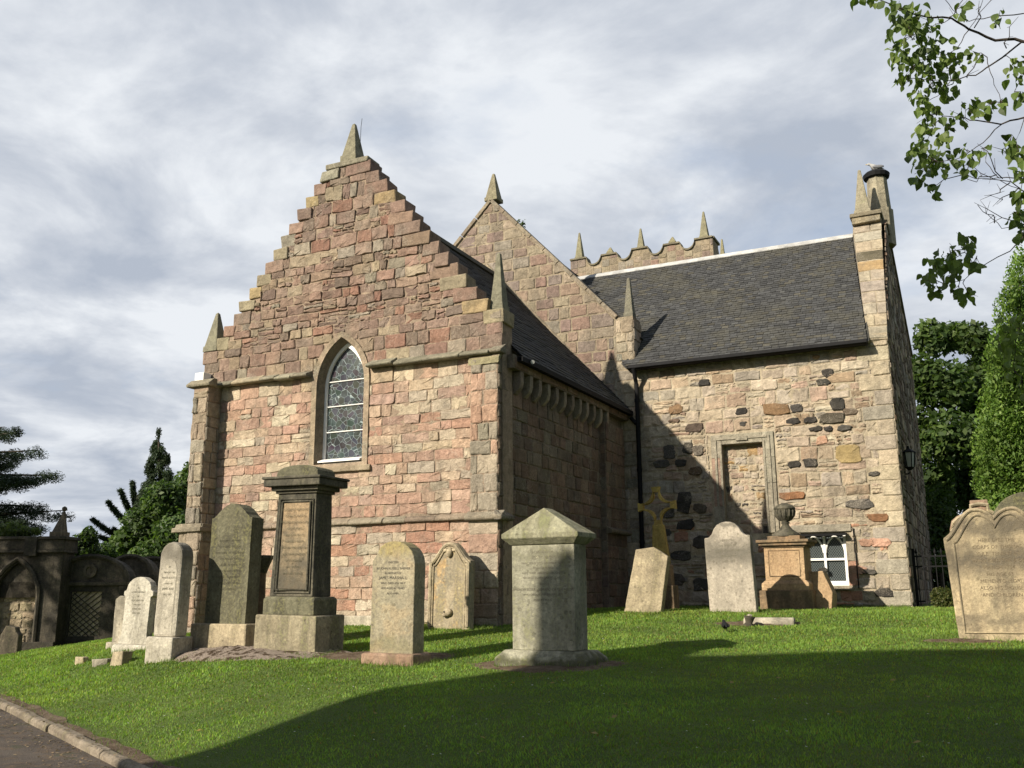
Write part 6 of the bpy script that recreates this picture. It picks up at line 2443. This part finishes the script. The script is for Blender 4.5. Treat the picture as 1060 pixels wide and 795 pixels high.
# monkey puzzle
bm_ = at(150, 650, 36)
t = thing('spiky_tree', 'spiky monkey-puzzle tree with upswept dark arms behind the wall monuments', 'tree', (bm_.x, bm_.y, -1.6))
trunk(t, [(bm_.x, bm_.y, -1.8), at(148, 560, 36), at(143, 512, 36)], .2, .06)
MB_ = []
for (x0_, y0_, x1_, y1_) in [(148, 560, 96, 538), (148, 555, 104, 556), (146, 545, 112, 520), (145, 540, 125, 508), (143, 530, 137, 500), (146, 548, 158, 508), (150, 560, 118, 548), (146, 535, 150, 505), (148, 565, 100, 570), (150, 550, 172, 520)]:
    for i in range(16):
        f = .15 + .85 * i / 15
        MB_.append(blob(x0_ + (x1_ - x0_) * f, y0_ + (y1_ - y0_) * f + 6 * math.sin(f * 3.14), 36, 2.6 * (1.15 - .5 * f), 2.6 * (1.15 - .5 * f), .1))
leaf_cloud('crown', MB_, 13000, .26, [(.022, .038, .018), (.03, .048, .022)], M['conifer'], t, 17, up=.2, shell=.5, aspect=.16)

# shrub behind monuments
bs_ = at(85, 640, 27)
t = thing('bush', 'mid-green bushy shrub rising above the lattice-panelled wall monument', 'bush', (bs_.x, bs_.y, -1.6))
leaf_cloud('foliage', [blob(85, 566, 27, 18, 16), blob(70, 572, 27, 16, 16), blob(105, 575, 28, 18, 14), blob(60, 585, 26, 14, 14), blob(88, 590, 27, 30, 20), blob(92, 555, 27, 9, 10)], 8000, .14, [(.05, .085, .025), (.065, .10, .03), (.04, .07, .02)], M['leaf'], t, 18)
mb = MB()
mb.tube([(bs_.x, bs_.y, -1.8), (bs_.x, bs_.y, .4)], .06, 6)
mb.build('stem', M['bark'], t)
# ivy and grass on top of the gothic monument
c0 = at(20, 556, 22.2)
t = thing('ivy', 'pale green ivy spilling over the top of the gothic monument', 'ivy', c0)
leaf_cloud('foliage', [blob(8, 548, 22.4, 22, 9), blob(30, 550, 22.4, 14, 6), blob(-20, 545, 22.4, 22, 10)], 2600, .09, [(.09, .12, .04), (.07, .10, .03)], M['leaf'], t, 19)

# shade tree out of view on the left
t = thing('broadleaf_tree', 'leafy tree beyond the left edge that dapples the wall monuments', 'tree', (-11.5, -9.5, -2))
trunk(t, [(-11.5, -9.5, -2.2), (-11.3, -9.4, 2), (-11.6, -9.6, 6)], .35, .12)
leaf_cloud('crown', [((-11.6, -9.6, 8.6), (2.8, 2.6, 1.6)), ((-9.4, -9.9, 8.2), (1.9, 1.7, 1.1)), ((-13.4, -8.8, 8.4), (2.2, 2.2, 1.3)), ((-11, -10, 9.8), (2.4, 2.2, 1.4)), ((-8.0, -10.2, 7.9), (1.3, 1.1, .7)), ((-10.6, -9.0, 6.3), (1.6, 1.3, .5), .5), ((-12.4, -9.0, 5.6), (1.3, 1.3, .5), .3)], 7000, .28, DKG, M['leaf'], t, 20, shell=.5)

# overhanging lime branch, top right
lt = at(1330, 560, 5.6)
lime = thing('lime_tree', 'broadleaf tree whose leafy branch hangs into the top right corner', 'tree', (lt.x, lt.y, -1.5))
trunk(lime, [Vector((lt.x, lt.y, -1.7)), Vector((lt.x, lt.y, .8)), at(1300, 240, 5.6), at(1290, 40, 5.6), at(1275, -160, 5.8), at(1240, -380, 6.2)], .17, .05)
BR = [
    ([(1285, 60), (1180, 50), (1100, 44), (1060, 42), (1030, 41), (1003, 30), (985, 19), (954, 17), (930, 8)], .028),
    ([(1060, 14), (1026, 17), (1003, 21), (985, 10), (976, -6)], .007),
    ([(1200, 52), (1100, 20), (1060, 14)], .012),
    ([(1060, 42), (1026, 68), (1011, 77), (985, 83), (955, 82)], .012),
    ([(1022, 60), (1024, 75), (1033, 94), (1037, 106)], .006),
    ([(1040, -10), (1020, 5), (1003, 30)], .006),
    ([(1288, 110), (1150, 110), (1060, 121), (1037, 128), (1011, 124), (992, 121), (970, 118)], .016),
    ([(1037, 128), (1018, 147), (996, 163), (972, 168)], .007),
    ([(1003, 30), (990, 50), (975, 60), (950, 62)], .006),
    ([(985, 83), (970, 100), (955, 108)], .005),
    ([(1295, 180), (1120, 175), (1060, 186), (1034, 184), (1020, 168), (1022, 152)], .010),
    ([(1034, 184), (1010, 186), (1000, 180)], .004),
    ([(1060, 198), (1052, 195), (1034, 186)], .006),
    ([(1290, 200), (1120, 225), (1060, 234), (1037, 236), (1022, 222), (1012, 212)], .007),
    ([(1298, 210), (1130, 225), (1060, 246), (1045, 260), (1011, 279), (998, 289), (978, 294)], .011),
    ([(1011, 279), (1000, 262), (998, 248)], .005),
    ([(1060, 246), (1055, 215), (1058, 190)], .005),
    ([(1298, 260), (1150, 300), (1060, 330), (1045, 345), (1038, 352)], .009),
    ([(1060, 330), (1052, 352), (1050, 385)], .005),
    ([(985, 19), (960, 30), (935, 40)], .005),
    ([(954, 17), (940, 30), (930, 52)], .004),
    ([(1095, 44), (1060, 75), (1050, 95)], .006),
    ([(1060, 121), (1052, 145), (1056, 170)], .005),
]
rb = random.Random(21)
allp = []
for pts, r_ in BR:
    dz0 = rb.uniform(4.9, 5.7)
    P_ = []
    for i, (px, py) in enumerate(pts):
        P_.append(at(px, py, 5.4 + .25 * math.sin(px * .013 + py * .02)))
    if pts[0][0] > 1190:
        P_.insert(0, at(1292, pts[0][1] + 25, 5.62))
    mb = MB()
    # smooth subdivision with slight kinks
    Q = []
    for i in range(len(P_) - 1):
        for k in range(3):
            f = k / 3
            Q.append(P_[i].lerp(P_[i + 1], f) + Vector((rb.uniform(-1, 1), rb.uniform(-1, 1), rb.uniform(-1, 1))) * .006)
    Q.append(P_[-1])
    n_ = len(Q)
    mb.tube(Q, [max(.0018, .48 * r_ * (1 - .75 * i / (n_ - 1))) for i in range(n_)], 6)
    mb.build('branch', M['twig'], lime, smooth=True)
    allp += [(q, pts) for q in Q]
CL = [(905, -2, 6, 3), (888, -4, 5, 3), (930, 8, 14, 8), (936, 25, 16, 10), (950, 18, 14, 9), (945, 42, 18, 14), (962, 34, 16, 10), (930, 52, 12, 6), (955, 58, 18, 12), (975, 52, 14, 8), (940, 72, 14, 9), (962, 78, 16, 11), (935, 82, 8, 4), (983, 72, 12, 6), (990, 60, 8, 4),
      (965, 92, 14, 9), (985, 88, 8, 4), (955, 104, 12, 8), (970, 116, 14, 9), (958, 125, 10, 5), (992, 118, 12, 6), (1005, 110, 10, 6), (1020, 110, 8, 5), (1035, 106, 6, 3), (960, 145, 14, 9), (950, 155, 10, 6), (975, 140, 10, 6), (970, 168, 13, 9), (955, 178, 10, 6), (965, 195, 7, 4), (982, 166, 8, 4),
      (1003, 158, 10, 7), (998, 172, 8, 5), (1020, 155, 5, 2), (1012, 55, 9, 4), (1036, 17, 8, 4), (995, 8, 9, 4), (1052, 65, 8, 6), (1050, 78, 8, 5), (1056, 100, 7, 5), (1045, 148, 8, 6), (1054, 160, 8, 6), (1057, 205, 8, 7), (1052, 222, 8, 6), (1058, 240, 6, 4), (1056, 182, 6, 4),
      (1000, 250, 10, 6), (995, 265, 14, 9), (980, 268, 14, 9), (968, 274, 12, 7), (985, 284, 12, 7), (970, 298, 8, 5), (960, 290, 8, 4), (1003, 305, 10, 6), (990, 304, 6, 3), (1010, 272, 6, 3), (1040, 340, 9, 6), (1050, 352, 10, 7), (1038, 356, 8, 5), (1052, 385, 10, 6), (1045, 372, 8, 5), (1058, 330, 8, 5), (1055, 405, 6, 4), (1100, 60, 30, 14), (1100, 130, 30, 14), (1105, 230, 30, 14), (1110, 20, 30, 12)]
tw = MB()
for (px, py, rp, nl) in CL:
    c = at(px, py, 5.4 + .25 * math.sin(px * .013 + py * .02))
    near = min((q for q, _ in allp), key=lambda q: (q - c).length)
    if (near - c).length < .9:
        mid = near.lerp(c, .5) + Vector((rb.uniform(-.03, .03), rb.uniform(-.03, .03), rb.uniform(0, .04)))
        tw.tube([near, mid, c], [.003, .0022, .0015], 5)
        for k in range(max(2, nl // 3)):
            e = at(px + rb.uniform(-1, 1) * rp, py + rb.uniform(-1, 1) * rp, 5.4 + .25 * math.sin(px * .013 + py * .02) + rb.uniform(-.15, .15))
            tw.tube([mid.lerp(c, rb.random()), e], [.0018, .001], 4)
for (px0, py0, px1, py1) in [(1060, 196, 1004, 172), (1045, 190, 1020, 205), (1034, 184, 1015, 150), (1030, 182, 1002, 188), (1052, 195, 1030, 215), (1060, 236, 1012, 208), (1030, 232, 1022, 214), (1060, 170, 1025, 150), (1010, 30, 1018, -5), (985, 19, 1000, -4), (1000, 80, 1015, 60), (1040, 50, 1052, 20)]:
    a, e = at(px0, py0, 5.5), at(px1, py1, 5.35)
    q = [a.lerp(e, f) + Vector((rb.uniform(-1, 1), 0, rb.uniform(-1, 1))) * .02 for f in (0, .25, .5, .75, 1)]
    tw.tube(q, [.0035, .003, .0024, .0018, .001], 5)
    for k in (1, 2, 3):
        tw.tube([q[k], q[k] + (q[k + 1] - q[k]).lerp(Vector((rb.uniform(-.1, .1), 0, rb.uniform(-.1, .1))), .6)], [.0018, .0009], 4)
tw.build('twigs', M['twig'], lime)
V_, F_, C_ = [], [], []
for (px, py, rp, nl) in CL:
    if py > 240 and px < 1030:
        rp *= .8
    base_d = 5.4 + .25 * math.sin(px * .013 + py * .02)
    hub = at(px, py - rp * .5, base_d)
    for k in range(int(nl * 2.4) + 1):
        c = at(px + rb.uniform(-1, 1) * rp, py + rb.uniform(-1, 1) * rp, base_d + rb.uniform(-.22, .22))
        outd = (c - hub)
        outd = outd.normalized() if outd.length > 1e-4 else Vector((0, 0, -1))
        tg = (outd + Vector((rb.uniform(-.5, .5), rb.uniform(-.5, .5), -.65 + rb.uniform(-.4, .4)))).normalized()
        nr = Vector((rb.uniform(-.8, .8), rb.uniform(-.9, .5), rb.uniform(.1, 1))).normalized()
        nr = (nr - tg * nr.dot(tg)).normalized()
        sd = tg.cross(nr)
        L = rb.uniform(.032, .068)
        W_ = L * rb.uniform(.34, .44)
        fold = rb.uniform(.15, .6)
        prof = [(0, 0), (.14, .62), (.36, 1.0), (.6, .9), (.82, .5), (1, 0)]
        k0 = len(V_)
        mids = [c + tg * L * (u - .1) + nr * (-.30 * L * u * u) for u, _ in prof]
        V_ += mids
        V_ += [mids[i] + sd * W_ * prof[i][1] + nr * W_ * prof[i][1] * fold for i in range(1, 5)]
        V_ += [mids[i] - sd * W_ * prof[i][1] + nr * W_ * prof[i][1] * fold for i in range(1, 5)]
        a_ = k0 + 6
        b_ = k0 + 10
        F_ += [(k0, a_, k0 + 1, k0), (k0 + 1, a_, a_ + 1, k0 + 2), (k0 + 2, a_ + 1, a_ + 2, k0 + 3), (k0 + 3, a_ + 2, a_ + 3, k0 + 4), (k0 + 4, a_ + 3, k0 + 5, k0 + 4)]
        F_ += [(k0, k0 + 1, b_, k0), (k0 + 1, k0 + 2, b_ + 1, b_), (k0 + 2, k0 + 3, b_ + 2, b_ + 1), (k0 + 3, k0 + 4, b_ + 3, b_ + 2), (k0 + 4, k0 + 5, b_ + 3, k0 + 4)]
        g_ = rb.uniform(.7, 1.35)
        cb_ = rb.choice([(.075, .115, .026), (.09, .135, .03), (.06, .095, .022), (.12, .165, .04)])
        if py > 240:
            cb_ = rb.choice([(.10, .145, .035), (.12, .165, .04), (.08, .12, .028)])
        C_ += [tuple(x * g_ for x in cb_)] * 14
me = bpy.data.meshes.new('leaves')
off = lime.location
fc = []
for f in F_:
    ff = []
    for i in f:
        if i not in ff:
            ff.append(i)
    fc.append(tuple(ff))
me.from_pydata([tuple(v - off) for v in V_], [], fc)
ca = me.attributes.new('Col', 'FLOAT_COLOR', 'POINT')
ca.data.foreach_set('color', np.array([(*c, 1) for c in C_], dtype=np.float32).ravel())
me.materials.append(M['leaf'])
ob = bpy.data.objects.new('leaves', me)
COL.objects.link(ob)
ob.parent = lime

leaf_cloud('crown', [((18.5, -6, 5.5), (3, 3.5, 3.2)), ((17.6, -2, 6.5), (2.6, 3, 2.6)), ((21, -4, 7), (3.5, 4, 3)), ((18, -9, 4.5), (2.6, 2.6, 2.2)), ((19, -3, 3.2), (2.6, 3, 1.6)), ((18, -12, 6), (3, 3, 3)), ((22, -8, 6), (4, 4, 4))], 24000, .22, DKG, M['leaf'], lime, 40, shell=.5)  # unseen crown, added to cut the sky light on right-facing sides
t = thing('broadleaf_tree', 'unseen leafy tree added beyond the right edge to block sky light', 'tree', (22, 5, -.4))
trunk(t, [(22, 5, -.6), (22.2, 5, 3), (22, 5.2, 7)], .3, .1)  # unseen tree, added to dim the sky light from the right
leaf_cloud('crown', [((21.5, 4, 5), (4, 4, 3.6)), ((20, 8, 6), (3, 3.6, 3.2)), ((24, 6, 7.5), (4, 4.5, 3.5)), ((20.5, 2, 2.2), (3, 3, 2)), ((20.5, 7, 2), (3, 3, 2))], 16000, .24, DKG, M['leaf'], t, 41, shell=.5)

# far treeline
t = leaf_cloud('treeline', [((x + R.uniform(-4, 4), 150 + R.uniform(-12, 12), -1 + R.uniform(0, 3)), (7, 5, 5.5)) for x in range(-330, 140, 7)], 26000, 1.1, DKG, M['leaf'], None, 30, shell=.3)
tag(t, 'distant line of trees beyond the churchyard', None, kind='stuff')

# ================================================================== HALL BEHIND THE CAMERA (casts the big lawn shadow)
au, av = Vector((.888, -.46, 0)), Vector((.46, .888, 0))


def uv(u, v, z):
    return au * u + av * v + Vector((0, 0, z))


V0 = -16.
tl = .546
hall = thing('stone_hall', 'grey stone hall with a steep gable and corner turret behind the camera', 'hall', uv(18, -20, -1.6))
mb = MB()
UA, UB = 10.10, 18.7
za = 8.72
PKU = 14.4
pk = za + .62 * (PKU - UA)
prof = [(UA, -1.8), (UB, -1.8), (UB, za), (PKU, pk), (UA, za)]
fr_ = [uv(u, V0, z) for u, z in prof]
bk_ = [uv(u, V0 - 10, z) for u, z in prof]
mb.add(fr_ + bk_, [tuple(range(5)), tuple(range(9, 4, -1)), (0, 5, 6, 1), (1, 6, 7, 2), (4, 9, 5, 0)])
mb.build('wall', M['masonry'], hall)
mb = MB()
mb.poly([uv(UA, V0 + .02, za + .02), uv(PKU, V0 + .02, pk + .02), uv(PKU, V0 - 10.2, pk + .02), uv(UA, V0 - 10.2, za + .02)], (.05, .05, .05))
mb.poly([uv(PKU, V0 + .02, pk + .02), uv(UB, V0 + .02, za + .02), uv(UB, V0 - 10.2, za + .02), uv(PKU, V0 - 10.2, pk + .02)], (.05, .05, .05))
mb.build('roof', M['slate'], hall)
mb = MB()
zt = 9.05
b4 = [uv(10.08, V0 + .25, -1.8), uv(10.84, V0 + .25, -1.8), uv(10.84, V0 - .55, -1.8), uv(10.08, V0 - .55, -1.8)]
t4 = [Vector((p.x, p.y, zt)) for p in b4]
tip = uv(10.46, V0 - .15, zt + .68)
mb.add(b4 + t4 + [tip], [(0, 1, 5, 4), (1, 2, 6, 5), (2, 3, 7, 6), (3, 0, 4, 7), (4, 5, 8), (5, 6, 8), (6, 7, 8), (7, 4, 8)])
mb.build('turret', M['masonry'], hall)

# a few fallen leaves on the shaded lawn
fv, ff = [], []
for k in range(26):
    px, py = R.choice([(R.uniform(540, 1050), R.uniform(700, 790)), (R.uniform(150, 700), R.uniform(700, 790))])
    q = hit(px, py) + Vector((0, 0, .045))
    a = R.uniform(0, 6.28)
    d1, d2 = Vector((math.cos(a), math.sin(a), R.uniform(-.3, .3))) * .03, Vector((-math.sin(a), math.cos(a), R.uniform(-.3, .3))) * .018
    k0 = len(fv)
    fv += [q - d1, q + d2 + Vector((0, 0, .008)), q + d1, q - d2]
    ff.append((k0, k0 + 1, k0 + 2, k0 + 3))
o = np_mesh('fallen_leaves', np.array([tuple(v) for v in fv]), np.array(ff), np.full((len(fv), 3), .25) * np.array([1.1, .85, .25]), M['leaf'])
tag(o, 'scattered yellow fallen leaves on the lawn', None, kind='stuff')

lv, lf, lc = [], [], []
for k in range(2600):
    s_ = R.uniform(-13, 3)
    d_ = R.gauss(-.16, .16) if R.random() < .6 else R.uniform(-1.6, .2)
    q = kp(s_, d_, 0)
    zz = kerb_z(s_) - .018 if d_ < -.07 else (kerb_z(s_) + .05 if d_ < .06 else ground(q.x, q.y) + .02)
    q = Vector((q.x, q.y, zz))
    a, L_ = R.uniform(0, 6.28), R.uniform(.006, .022)
    u_ = Vector((math.cos(a), math.sin(a), R.uniform(-.3, .3))) * L_
    v_ = Vector((-math.sin(a), math.cos(a), R.uniform(-.2, .2))) * L_ * R.uniform(.3, .6)
    k0 = len(lv)
    lv += [q - u_, q + v_ + Vector((0, 0, .004)), q + u_, q - v_]
    lf.append((k0, k0 + 1, k0 + 2, k0 + 3))
    c_ = R.choice([(.20, .14, .08), (.14, .10, .06), (.26, .20, .12), (.10, .08, .055)])
    lc += [c_] * 4
o = np_mesh('leaf_litter', np.array([tuple(v) for v in lv]), np.array(lf), np.array(lc), M['conifer'])
tag(o, 'dry brown leaf litter gathered along the kerb and path edge', None, kind='stuff')

dv, df = [], []
for k in range(130):
    q = hit(R.uniform(0, 1060), R.uniform(650, 792))
    if q.y > 5 or kerb_sd(q.x, q.y)[0] < .5:
        continue
    q = q + Vector((0, 0, .035))
    k0 = len(dv)
    for i in range(6):
        a = i * math.pi / 3
        dv.append(q + Vector((math.cos(a) * .009, math.sin(a) * .009, R.uniform(-.003, .003))))
    df.append(tuple(range(k0, k0 + 6)))
o = np_mesh('daisies', np.array([tuple(v) for v in dv]), np.array(df), np.full((len(dv), 3), .62), M['leaf'])
tag(o, 'tiny white daisies dotted over the lawn', None, kind='stuff')

grass()
if DEBUG:
    for o in bpy.data.objects:
        if o.parent is None and 'category' in o: print('LOC', o.name, [round(c,2) for c in o.location])
